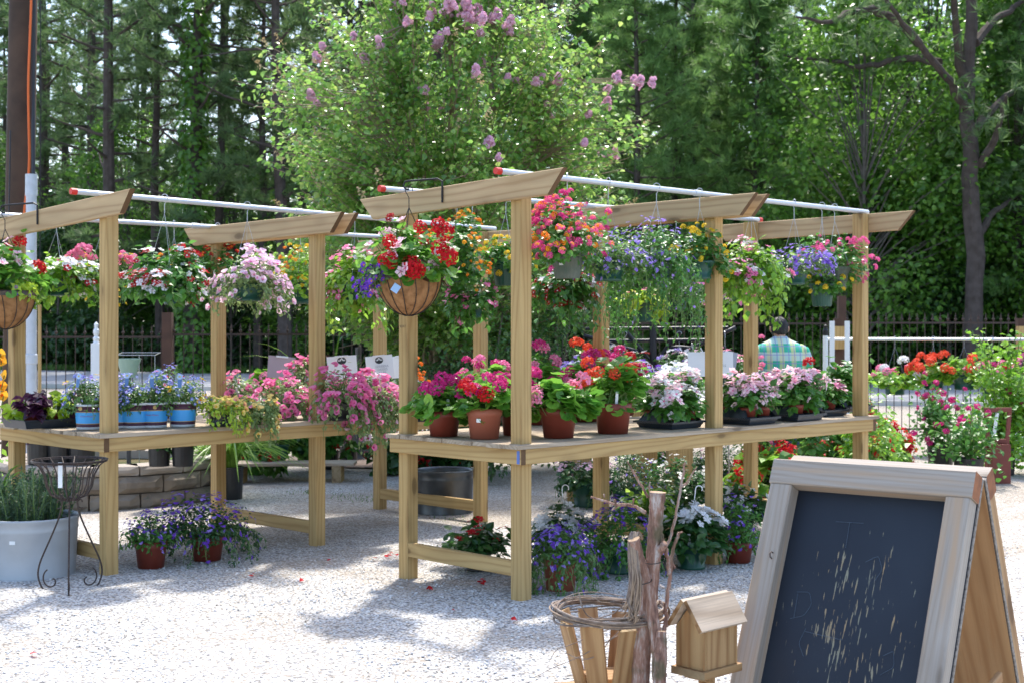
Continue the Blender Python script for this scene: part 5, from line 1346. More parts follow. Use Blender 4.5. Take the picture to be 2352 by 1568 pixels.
hang(LB, 690, 650, 48, 66, 'green', lantana(.27, .30, [('yellow', 'yellow', .55), ('orange', 'amber', .45)], 60, 640, leaf='bright', down=.06), 'yellow and orange lantana in a green pot behind the pale lilac petunias', seed=36)
hang(LB, 500, 640, 40, 60, 'green', lantana(.22, .26, [('deepred', 'orange', 1)], 40, 480, down=.06), 'crimson lantana hanging behind the pale lilac petunias', seed=37)
hang(LB, 400, 660, 40, 60, 'green', lantana(.18, .28, [('orange', 'amber', 1)], 24, 360, down=.06), 'orange and red lantana showing above the round red and white basket', seed=38)

# coir lined baskets on the iron brackets
def coir(root, key, u, vrim, vbot, wpx, label, cols, seed):
    tip = Vector(root[key]); y = tip.y; R = px(wpx / 2, y); H = px(vbot - vrim, y); zb = EYE - (vbot - HV) / FPX * y
    o = make_plant('hanging_basket', label, 'hanging basket', (tip.x, tip.y, zb), ('coco', R, H),
        sp(R=R * 1.42, up=.34, down=0, coir=1, n=520, K=16, leaf='ger', lt='round', ls=.06, blooms=cols), None, hang=tip.z - zb, rz=0.0, seed=seed)
    global oc_y
    oc_y = y - R * 1.25
    return o, R, H
oc, Rc, Hc = coir(standR, 'tip58', 950, 628, 724, 150, 'coir lined basket with red geraniums, pink impatiens and purple bells',
    [('ball', 'red', 'red', .07, 2, 'stalk'), ('flat5', 'lightpink', 'pink', .06, 26, 'top'), ('ball', 'deepred', 'red', .06, 2, 'stalk')], 46)
mb = MB(); HP = [(1008, 520, .105), (1022, 533, .12), (965, 522, .085), (945, 612, .13), (956, 622, .11), (1010, 572, .11), (1030, 590, .12), (895, 556, .095), (898, 592, .085), (880, 596, .07), (900, 606, .07)]
Pp = np.array([tuple(W(u, v, oc_y) - Vector(oc.location)) for u, v, s_ in HP])
sticks(mb, Pp * (.6, .6, 1) + (0, .05, -.12), Pp, .0025, 2)
mb.inst(TB['ball'], frames(Pp * (1, .5, .3) + (0, -.35, .1), RS0.normal(size=Pp.shape), np.array([h[2] for h in HP])), Pp); mb.build('blossoms', [CM('red'), CM('red'), STEM], oc)
ol, Rl_c, Hl_c = coir(standL, 'tip62', 40, 668, 755, 96 * 1.42, 'coir lined basket with pink and red geraniums cut off by the picture side',
    [('ball', 'red', 'red', .085, 4, 'stalk'), ('flat5', 'lightpink', 'pink', .06, 22, 'top')], 47)
for k_ in ('tip58', ): del standR[k_]
del standL['tip62']
def spill(parent, a0, a1, R, z0, n, ln, leaf, ls, tm, colr, eye, bs, nb, seed, out=.16):
    """a cascade on one side of a basket"""
    rs = np.random.RandomState(seed); lf = MB(); b_ = MB(); a_ = rs.uniform(a0, a1, n); o_ = rs.random(n); z_ = z0 + .05 - rs.random(n) * ln * (.3 + .7 * o_)
    rr = R * .75 + o_ * out; P_ = np.stack([rr * np.cos(a_), rr * np.sin(a_), z_], 1)
    dn = nrm(P_ * (1, 1, 0)); lf.inst(TL['lance'], frames(dn + rs.normal(size=P_.shape) * .5 + (0, 0, .4), dn + rs.normal(size=P_.shape) + (0, 0, -.5), ls), P_)
    q_ = rs.choice(n, nb); lf.build('foliage', [LM(leaf)], parent)
    b_.inst(TB[tm], frames(dn[q_] + (0, -.5, .25) + rs.normal(size=(nb, 3)) * .3, rs.normal(size=(nb, 3)), bs * rs.uniform(.8, 1.2, nb)), P_[q_] + dn[q_] * .025 + (0, -.015, 0))
    b_.build('blossoms', [CM(colr), CM(eye)], parent)
spill(oc, 2.5, 4.1, Rc, Hc, 420, .22, 'fine', .028, 'trumpet', 'purple', 'amber', .036, 90, 5, .17)
spill(oc, -1.2, .5, Rc, Hc, 60, .10, 'bronze', .06, 'flat5', 'lightpink', 'pink', .058, 16, 6, .05)
mb = MB(); mb.box((-.065, -Rc * .93, Hc * .62), (.045, .002, .05), np.array(Matrix.Rotation(.6, 3, 'Y'))); mb.build('plant_label', [plain('tag_blue', (.35, .55, .85), .4)], oc)
spill(ol, -.9, .3, Rl_c, Hl_c, 160, .12, 'lime', .045, 'small5', 'purple', 'amber', .03, 4, 7, .06)

# ================================================= pots on the ground
def gpot(u, v, wpx, hpx, kind, spec, label, name='potted_plant', hook=None, group=None, rz=None):
    p = G(u, v, .022); d = p.y; R = px(wpx / 2, d) / 1.03; H = px(hpx, d); p.y += R * .7
    o = make_plant(name, label, 'potted plant', (p.x, p.y, .02), (kind, R, H), spec, group, rz=rz)
    if hook:
        hz = EYE - (hook[1] - HV) / FPX * p.y - .02; hx = (hook[0] - HU) / FPX * p.y - p.x; a0 = -o.rotation_euler.z
        c_, s_ = math.cos(a0), math.sin(a0); T_ = lambda x, y, z: (x * c_ - y * s_, x * s_ + y * c_, z)
        mb = MB(); 
        for k in range(3):
            a_ = 2.094 * k; mb.tube([(R * math.cos(a_), R * math.sin(a_), H), T_(hx * .6, 0, hz - .06)], .0012, 4, cap=False)
        mb.tube([T_(hx * .6, 0, hz - .06), T_(hx * .8, 0, hz)] + [T_(hx * .8 + .022 - .022 * math.cos(t), 0, hz + .022 * math.sin(t)) for t in np.linspace(0, 3.7, 9)], .0036, 6, cap=False)
        mb.build('hanger', [WHITEP], o)
    return o
gpot(340, 1306, 76, 62, 'terra', scaevola(.20, .22, [('purple', 'white', .6), ('lavender', 'white', .4)], 120, 520, leaf='mid', trail=(10, .16)), 'purple fan flower in a terracotta pot under the shorter stand by the near post')
gpot(470, 1288, 80, 56, 'terra', scaevola(.38, .30, [('purple', 'white', .6), ('lavender', 'white', .4)], 280, 1300, leaf='dark', trail=(50, .26)), 'wide purple fan flower bush spilling onto the gravel under the shorter stand')
gpot(1288, 1360, 84, 84, 'terral', scaevola(.22, .20, [('lavender', 'white', .5), ('purple', 'white', .5)], 170, 760, leaf='fine', trail=(40, .32)), 'trailing purple fan flower in a pale terracotta pot beside the near corner post')
gpot(1296, 1300, 78, 56, 'green', impatiens(.24, .26, [('white', 'white', 1)], 60, 420, bs=.064, down=.0), 'white impatiens with a wire hook behind the trailing purple fan flower', hook=(1290, 1105 + 15))
gpot(1425, 1318, 80, 50, 'green', scaevola(.30, .30, [('purple', 'white', .7), ('lavender', 'white', .3)], 300, 1200, leaf='mid', trail=(50, .3)), 'large purple fan flower bush behind the weathered log figure')
gpot(1480, 1250, 76, 50, 'green', impatiens(.24, .28, [('white', 'white', 1)], 16, 480, leaf='bright', ls=.065, bs=.05), 'leafy green plant with few white flowers behind the weathered log figure')
gpot(1592, 1308, 86, 58, 'green', impatiens(.27, .24, [('white', 'white', 1)], 70, 460, bs=.068, ls=.07), 'white impatiens in a green pot with a white hook in front of the middle post', hook=(1600, 1122))
gpot(1700, 1292, 70, 48, 'terra', scaevola(.20, .28, [('purple', 'white', .6), ('lavender', 'white', .4)], 60, 640, leaf='mid', trail=(18, .2)), 'purple fan flower in a terracotta pot beside the chalkboard, past the middle post')
gpot(1705, 1235, 70, 50, 'green', impatiens(.23, .26, [('white', 'white', 1)], 26, 420, bs=.055), 'white impatiens behind the terracotta pot near the chalkboard')
gpot(1095, 1312, 74, 44, 'blackhang', impatiens(.24, .19, [('red', 'deepred', .6), ('deepred', 'deepred', .4)], 24, 420, bs=.052, ls=.065), 'red impatiens in a black pot under the near end of the longer stand')
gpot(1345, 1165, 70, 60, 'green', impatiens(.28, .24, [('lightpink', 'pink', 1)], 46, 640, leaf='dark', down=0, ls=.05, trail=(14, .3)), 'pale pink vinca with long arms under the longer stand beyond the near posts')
gpot(1487, 1120, 74, 62, 'green', impatiens(.26, .26, [('lightpink', 'pink', 1)], 22, 520, leaf='mid', ls=.05), 'pale pink flowers in a green pot under the middle of the longer stand')
gpot(1590, 1140, 80, 72, 'green', scaevola(.26, .2, [('hotpink', 'white', .4), ('lavender', 'white', .6)], 40, 560, leaf='dark', trail=(14, .25), tag=-1.6), 'dark green pot with a white label under the deck before the middle post')
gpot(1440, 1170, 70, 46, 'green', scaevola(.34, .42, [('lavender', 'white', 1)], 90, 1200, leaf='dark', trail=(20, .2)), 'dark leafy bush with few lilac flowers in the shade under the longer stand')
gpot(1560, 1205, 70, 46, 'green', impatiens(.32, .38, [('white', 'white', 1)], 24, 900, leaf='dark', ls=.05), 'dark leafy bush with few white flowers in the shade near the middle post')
gpot(1680, 1135, 70, 50, 'green', scaevola(.26, .3, [('purple', 'white', .7), ('lavender', 'white', .3)], 70, 700, leaf='mid', trail=(14, .2)), 'purple flowering bush between the middle and the far rear posts')
# red begonias
beg = lambda R=.30, up=.36, nb=34, n=260: sp(R=R, up=up, down=0, n=n, K=12, leaf='begonia', lt='big', ls=.15, blooms=[('drop', 'red', 'coral', .065, nb, 'all')])
for i, (u, v, dd) in enumerate(((1768, 1165, 0), (1800, 1110, 0), (1862, 1100, 0), (1930, 1096, 0), (2010, 1100, 0), (1835, 1075, 0), (1990, 1072, 0))):
    gpot(u, v, 60, 46, 'nursery', beg(.37, .42, 50), 'big leaved red begonia in the row between the longer stand and the chalkboard', group='red begonias by the chalkboard', name='potted_begonia')
for i, (u, v) in enumerate(((588, 1092), (640, 1100), (700, 1086), (752, 1080))):
    gpot(u, v, 46, 34, 'green', sp(R=.30, up=.24, down=.34, free=1, n=240, K=18, leaf='mid', lt='big', ls=.12, blooms=[('drop', 'red', 'red', .05, 12, 'all')]), 'dark leaved red begonia standing on the low bench behind the shorter stand', group='begonias on the low bench', name='potted_begonia').location.z = .23
for i, (u, v) in enumerate(((955, 1085), (1003, 1080), (1052, 1082), (905, 1088))):
    gpot(u, v, 46, 34, 'green', sp(R=.30, up=.30, down=.2, free=1, n=240, K=18, leaf='dark', lt='big', ls=.12, blooms=[('drop', 'red', 'red', .055, 18, 'all')]), 'dark leaved red begonia in the row behind the metal tub', group='begonias behind the metal tub', name='potted_begonia')
# low bench under the begonias
bw = thing('low_bench', 'low wooden bench carrying dark leaved begonias behind the shorter stand', 'bench', G(660, 1112))
c = Vector(bw.location)
for k in range(3): obox('plank', c + Vector((0, .12 * k, .205)), (1, .06, 0), (0, 1, 0), (1.35, .11, .03), [DECKW, ENDL], bw)
for sx in (-.5, .5): obox('leg', c + Vector((sx, .12, .095)), (0, 1, 0), (1, 0, 0), (.3, .09, .19), [PINE, ENDL], bw)
# ------------------------------------------------------------------ chalkboard sign
GREYW = wood('weathered_grey_wood', (.46, .425, .385), (.26, .20, .145), ring=22, con=.35, rough=.8, streak=(.42, .30, .20), fine=.7)
WARMW = wood('warm_sheltered_wood', (.48, .30, .15), (.27, .13, .05), ring=7, con=.5, rough=.7, streak=(.33, .17, .07))
PLYE = plain('ply_edge', (.30, .27, .24), .85, dirt=.9, dirtcol=(.09, .07, .05), scale=90)
REDEND = plain('red_end_grain', (.30, .105, .035), .75, dirt=.7, dirtcol=(.14, .05, .02), scale=30)
def chalk_mat():
    m, nt, b = newmat('chalkboard_paint'); L = nt.links.new; tc = N(nt, 'TexCoord')
    n0 = N(nt, 'TexNoise'); n0.inputs['Scale'].default_value = 2.4; n0.inputs['Detail'].default_value = 3; L(tc.outputs['Object'], n0.inputs['Vector'])
    base = ramp(nt, n0.outputs['Fac'], [(0.3, (.010, .014, .023)), (0.7, (.018, .025, .037))]).outputs[0]
    # flaked streaks where the paint is gone, along the grain
    sc = N(nt, 'VectorMath', operation='SCALE'); L(n0.outputs['Color'], sc.inputs[0]); sc.inputs['Scale'].default_value = .035
    ad = N(nt, 'VectorMath', operation='ADD'); L(tc.outputs['Object'], ad.inputs[0]); L(sc.outputs[0], ad.inputs[1])
    mp = N(nt, 'Mapping'); mp.inputs['Scale'].default_value = (11, 120, 1); L(ad.outputs[0], mp.inputs[0])
    n1 = N(nt, 'TexNoise'); n1.inputs['Scale'].default_value = 1; n1.inputs['Detail'].default_value = 3; n1.inputs['Roughness'].default_value = .55; L(mp.outputs[0], n1.inputs['Vector'])
    m2 = N(nt, 'Mapping'); m2.inputs['Scale'].default_value = (5, 14, 1); m2.inputs['Location'].default_value = (1.7, .4, 0); L(tc.outputs['Object'], m2.inputs[0])
    n2 = N(nt, 'TexNoise'); n2.inputs['Scale'].default_value = 1; n2.inputs['Detail'].default_value = 2; L(m2.outputs[0], n2.inputs['Vector'])
    sx = N(nt, 'SeparateXYZ'); L(tc.outputs['Object'], sx.inputs[0])
    # worn most in the middle of the board, little along its edges and top
    ey = mth(nt, 'MULTIPLY', mth(nt, 'ABSOLUTE', sx.outputs[1]), -.55)
    ex = ramp(nt, mth(nt, 'ADD', sx.outputs[0], .5), [(0.02, (0, 0, 0)), (0.22, (1, 1, 1))]).outputs[0]
    f = mth(nt, 'ADD', mth(nt, 'ADD', n1.outputs['Fac'], mth(nt, 'MULTIPLY', n2.outputs['Fac'], .42)), ey)
    f = mth(nt, 'MULTIPLY', f, mth(nt, 'MULTIPLY_ADD', ex, .16, .84))
    st = ramp(nt, f, [(0.788, (0, 0, 0)), (0.80, (1, 1, 1))]).outputs[0]
    n3 = N(nt, 'TexNoise'); n3.inputs['Scale'].default_value = 9; L(tc.outputs['Object'], n3.inputs['Vector'])
    wc = ramp(nt, n3.outputs['Fac'], [(0.35, (.33, .22, .11)), (0.6, (.22, .21, .15))]).outputs[0]
    L(mixc(nt, st, base, wc), b.inputs['Base Color']); b.inputs['Roughness'].default_value = .5; b.inputs['Specular IOR Level'].default_value = .35
    bump(nt, b, n1.outputs['Fac'], .12, .002)
    return m
CHALKB = chalk_mat()
ex_ = Vector((.795, -.607, 0)).normalized(); nb_ = Vector((.607, .795, 0)).normalized()     # along the board, away from the camera
TL0 = Vector((.896, 4.72, 0)); WB = .692; AL = math.radians(25); ZT = 1.152
chalk = thing('chalkboard_sign', 'weathered wooden sandwich board sign with flaked dark chalkboard panel', 'chalkboard sign', TL0)
def frame_half(sg):
    """sg=+1 the half that faces the camera, -1 the mirrored rear half"""
    ca, sa = math.cos(AL), math.sin(AL); T = .066; PL = .014
    ym = ca * (T + PL) + .006
    def loc(x, s_, q):
        y = -s_ * sa + q * ca; z = ZT - s_ * ca - q * sa
        if sg < 0: y = 2 * ym - y
        return TL0 + ex_ * x + nb_ * y + Zv * z
    D = (loc(0, 1, 0) - loc(0, 0, 0)).normalized(); Q = (loc(0, 0, 1) - loc(0, 0, 0)).normalized()
    RW, SW, LEN = .088, .078, ZT / math.cos(AL) - .03
    fm = [GREYW, REDEND]; wm = GREYW if sg > 0 else WARMW
    obox('rail', loc(WB / 2, RW / 2, T / 2), ex_, Q, (WB, T, RW), fm, chalk, .004)
    for x in (SW / 2 + .004, WB - SW / 2 - .006):
        obox('stile', loc(x, RW + .002 + (LEN - RW) / 2, T / 2 + .002), D, Q, (LEN - RW, T, SW), [wm, REDEND], chalk, .004)
    obox('rail', loc(WB / 2, LEN - .10, T / 2 + .004), ex_, Q, (WB - 2 * SW - .014, T - .01, .07), fm, chalk, .004)
    p = obox('chalkboard' if sg > 0 else 'back_panel', loc(WB / 2, LEN / 2, T + PL / 2 + .0015), D, ex_, (LEN - .004, WB - .006, PL), [CHALKB, PLYE], chalk, .0008)
    # inner face of the plywood
    obox('inner_panel', loc(WB / 2, LEN / 2, T + PL + .003), D, ex_, (LEN - .01, WB - .012, .0035), [WARMW, PLYE], chalk, .0005)
    # exposed ply layers along the side edge
    for x, o_ in ((WB - .002, .001), (.002, -.001)):
        obox('ply_edge', loc(x, LEN / 2, T + PL / 2 + .0015), D, ex_, (LEN - .006, .004, PL * .98), [PLYE, PLYE], chalk, .0004)
    return loc, D, Q
floc, fD, fQ = frame_half(1); frame_half(-1)
# faint chalk strokes left on the board
CH = plain('chalk', (.09, .125, .17), .9)
mb = MB()
def chalkline(pts, r_=.0006):
    P = np.array([tuple(floc(x, s_, .0645) - TL0) for x, s_ in pts]); t = np.linspace(0, len(P) - 1, 4 * len(P))
    Q = np.stack([np.interp(t, range(len(P)), P[:, c]) for c in range(3)], 1); Q[1:-1] = (Q[:-2] + 2 * Q[1:-1] + Q[2:]) / 4
    mb.tube(Q, r_, 4, cap=False)
chalkline([(.235, .185), (.33, .182)]); chalkline([(.283, .184), (.285, .27)])
chalkline([(.15, .44), (.152, .52)]); chalkline([(.145, .435), (.19, .43), (.205, .47), (.185, .51), (.14, .525)])
chalkline([(.36, .31), (.40, .285), (.42, .33), (.40, .37)]); chalkline([(.20, .55), (.185, .60), (.21, .64)]); chalkline([(.21, .72), (.19, .76), (.24, .80), (.30, .83)])
chalkline([(.20, .56), (.26, .565), (.33, .57)]); chalkline([(.47, .60), (.50, .58), (.51, .63), (.47, .66)])
mb.build('chalk_lettering', [CH], chalk)
# rusty cup hook on the stile and the stay between the halves
mb = MB(); c0 = floc(.066, .33, 0) - TL0; mb.tube([c0, c0 - fQ * .012, c0 - fQ * .02 + fD * .008, c0 - fQ * .014 + fD * .018, c0 + fD * .02], .0022, 6); mb.build('hook', [RUST], chalk)
stay_a = floc(WB - .02, .86, .10); stay_b = stay_a + nb_ * .56 + Zv * .12
obox('stay', (stay_a + stay_b) / 2, stay_b - stay_a, ex_, ((stay_b - stay_a).length, .018, .035), [WARMW, REDEND], chalk)

# ------------------------------------------------------------------ bird house
BHW = wood('toasted_pine', (.50, .32, .155), (.22, .10, .035), ring=10, rough=.65, streak=(.26, .13, .05))
BHR = wood('pale_roof_wood', (.58, .48, .38), (.36, .27, .19), ring=9, rough=.7, fine=.3)
def bird_house():
    o_ = W(1617, 1541, 4.25); root = thing('bird_house', 'small toasted wood bird house with pitched roof on a post beside the chalkboard', 'bird house', (o_.x, o_.y, 0))
    a_ = math.radians(47)      # the gable looks to the camera's side
    g = Vector((-math.sin(a_), -math.cos(a_), 0)); s_ = Vector((math.cos(a_), -math.sin(a_), 0))  # gable normal, side normal
    P0 = Vector((o_.x, o_.y, o_.z))      # corner nearest the camera, foot of the body
    Wd, Dp, He, Hr = .112, .165, .125, .205
    cen = P0 - s_ * (Wd / 2) - g * (Dp / 2)
    M = Matrix((-s_, g * -1, Zv))       # local x: across the gable, y: along the ridge
    def T(x, y, z): return tuple(cen - s_ * -x * 1.0 + g * -y + Zv * z - Vector((o_.x, o_.y, 0)))
    def prism(name, pts, y0, y1, mat):
        mb = MB(); n = len(pts); V = [T(x, y0, z) for x, z in pts] + [T(x, y1, z) for x, z in pts]
        mb.add(V, [tuple(range(n))[::-1], tuple(range(n, 2 * n))] + [(i, (i + 1) % n, n + (i + 1) % n, n + i) for i in range(n)])
        return mb.build(name, [mat], root)
    # grain must run upright: the body is built as upright boards
    for y in (-Dp / 2 + .006, Dp / 2 - .006):
        prism('gable_board', [(-Wd / 2, .0), (Wd / 2, .0), (Wd / 2, He), (0, Hr - .012), (-Wd / 2, He)], y - .006, y + .006, BHW_UP)
    for x in (-1, 1):
        obox('side_board', cen + s_ * (x * (Wd / 2 - .005)) + Zv * (He / 2), Zv, g, (He, Dp - .026, .012), [BHW, BHW], root, .001)
    obox('base_board', cen - Zv * .013, g, s_, (Dp + .022, Wd + .022, .024), [BHW, ENDL], root, .001)
    sl = math.atan2(Hr - He, Wd / 2)
    for x in (-1, 1):
        ln = .108 if x > 0 else .100; ridge = cen + Zv * (Hr + .004)
        dn = s_ * (x * math.cos(sl)) - Zv * math.sin(sl); up = s_ * (x * math.sin(sl)) + Zv * math.cos(sl)
        obox('roof_board', ridge + dn * (ln / 2) + up * .007, g, dn, (Dp + .062, ln, .014), [BHR, BHW], root, .001)
    pc = cen - Zv * .0255; obox('post', Vector((pc.x, pc.y, pc.z / 2)), Zv, g, (pc.z, .04, .04), [BHW, BHW], root)
    obox('cleat', cen - Zv * .034 + g * .04, s_, g, (.10, .02, .018), [BHW, BHW], root)
BHW_UP = wood('toasted_pine_gable', (.55, .37, .18), (.25, .11, .035), ring=10, rough=.65, streak=(.38, .20, .08), knots=False)
# rotate grain for boards drawn in world axes
for n_ in BHW_UP.node_tree.nodes:
    if n_.type == 'MAPPING':
        s_ = n_.inputs['Scale'].default_value[:]; n_.inputs['Scale'].default_value = (s_[2], s_[1], s_[0])
    if n_.type == 'TEX_WAVE': n_.rings_direction = 'Z'
bird_house()

# ------------------------------------------------------------------ slatted planter with grapevine ring
def slat_planter():
    D = 4.42; c = W(1396, 1405, D); root = thing('slatted_planter', 'flared planter of toasted wooden slats beneath a grapevine ring', 'planter', (c.x, c.y, 0))
    rt, rb, zt, zb = .150, .088, .672, .44
    for k in range(8):
        a_ = 2 * math.pi * (k + .5) / 8 - .38 - math.pi / 2 + .38 * (1); rd = Vector((math.cos(a_), math.sin(a_), 0)); tg = Vector((-math.sin(a_), math.cos(a_), 0))
        A = c.xy.to_3d() + rd * rb + Zv * zb; B = c.xy.to_3d() + rd * rt + Zv * (zt + .012 * (k % 3 - 1))
        obox('slat', (A + B) / 2, B - A, tg, ((B - A).length, .066, .015), [BHW, ENDL], root, .001)
    cc = c.xy.to_3d()
    obox('floor_board', cc + Zv * (zb + .045), (1, .3, 0), (-.3, 1, 0), (.15, .15, .014), [BHW, ENDL], root)
    obox('base_board', cc + Zv * (zb - .012), (1, .3, 0), (-.3, 1, 0), (.30, .27, .022), [BHW, ENDL], root)
    for sx in (-1, 1):
        for sy in (-1, 1):
            q = cc + Vector((1, .3, 0)).normalized() * (sx * .11) + Vector((-.3, 1, 0)).normalized() * (sy * .10)
            obox('leg', q + Zv * ((zb - .025) / 2), Zv, (1, 0, 0), (zb - .025, .035, .035), [BHW, ENDL], root)
slat_planter()
VINE = plain('vine_stem', (.13, .085, .06), .75, dirt=.8, dirtcol=(.34, .29, .25), scale=30, bmp=.4)
VINEL = plain('pale_vine_stem', (.32, .235, .165), .7, dirt=.8, dirtcol=(.22, .15, .10), scale=30, bmp=.4)
def vine_ring():
    D = 4.42; c = W(1396, 1405, D); root = thing('grapevine_wreath', 'twisted grapevine ring lying on the tops of the slatted planter', 'wreath', c); rs = np.random.RandomState(17)
    for kk in range(26):
        mb = MB(); n = 34; arc = rs.uniform(2.2, 6.6); a0 = rs.random() * 6.28; t = np.linspace(0, 1, n); a_ = a0 + arc * t
        rr = .168 + rs.normal() * .007 + .006 * np.sin(a_ * rs.randint(2, 5) + rs.random() * 6); z = rs.normal() * .010 + .009 * np.sin(a_ * 2 + rs.random() * 6) - .004
        z = z + (.02 * np.exp(-((a_ % 6.28 - 2.2) ** 2) * 1.2) if kk % 4 == 0 else 0)
        P_ = np.stack([rr * np.cos(a_), rr * np.sin(a_), z + .0 * t], 1)
        mb.tube(P_, rs.uniform(.0016, .0036), 6); mb.build('vine_stem', [VINE if kk % 3 else VINEL], root, smooth=True)
    # loose runners sweeping out of it
    def L(u, v, d=4.30): return tuple(W(u, v, d) - c)
    for pts, r_ in (([(1450, 1412), (1415, 1438), (1370, 1455), (1310, 1480), (1278, 1490), (1262, 1516)], .0017), ([(1455, 1418), (1400, 1470), (1330, 1508), (1270, 1532), (1227, 1555)], .0017),
                    ([(1440, 1448), (1400, 1468), (1380, 1500), (1350, 1514), (1318, 1508), (1303, 1500)], .0018), ([(1330, 1360), (1336, 1392), (1348, 1412), (1366, 1421)], .0028),
                    ([(1288, 1400), (1300, 1378), (1330, 1368), (1362, 1370), (1380, 1382)], .0026), ([(1366, 1421), (1410, 1408), (1432, 1390), (1440, 1376)], .0022)):
        P = np.array([L(*p) for p in pts]); t = np.linspace(0, len(P) - 1, 5 * len(P)); Q = np.stack([np.interp(t, range(len(P)), P[:, q]) for q in range(3)], 1)
        for _ in range(2): Q[1:-1] = (Q[:-2] + 2 * Q[1:-1] + Q[2:]) / 4
        mb = MB(); mb.tube(Q, np.linspace(r_, r_ * .6, len(Q)), 5); mb.build('runner', [VINE], root, smooth=True)
vine_ring()
# ------------------------------------------------------------------ log and twig figure
def bark_mat():
    m, nt, b = newmat('flaky_bark'); L = nt.links.new; tc = N(nt, 'TexCoord')
    mp = N(nt, 'Mapping'); mp.inputs['Scale'].default_value = (55, 55, 11); L(tc.outputs['Object'], mp.inputs[0])
    n1 = N(nt, 'TexNoise'); n1.inputs['Scale'].default_value = 1; n1.inputs['Detail'].default_value = 6; n1.inputs['Roughness'].default_value = .65; L(mp.outputs[0], n1.inputs['Vector'])
    c = ramp(nt, n1.outputs['Fac'], [(0.28, (.05, .032, .028)), (0.40, (.18, .10, .075)), (0.50, (.29, .165, .12)), (0.58, (.36, .27, .23)), (0.69, (.54, .49, .46))]).outputs[0]
    n2 = N(nt, 'TexNoise'); n2.inputs['Scale'].default_value = 9; n2.inputs['Detail'].default_value = 4; L(tc.outputs['Object'], n2.inputs['Vector'])
    c = mixc(nt, ramp(nt, n2.outputs['Fac'], [(0.56, (0, 0, 0)), (0.66, (.75, .75, .75))]).outputs[0], c, (.085, .085, .045))
    L(c, b.inputs['Base Color']); b.inputs['Roughness'].default_value = .85; b.inputs['Specular IOR Level'].default_value = .2
    bump(nt, b, n1.outputs['Fac'], .8, .006); return m
LOGB = bark_mat(); CUT = plain('sawn_log_end', (.42, .29, .17), .8, dirt=.8, dirtcol=(.24, .14, .08), scale=40)
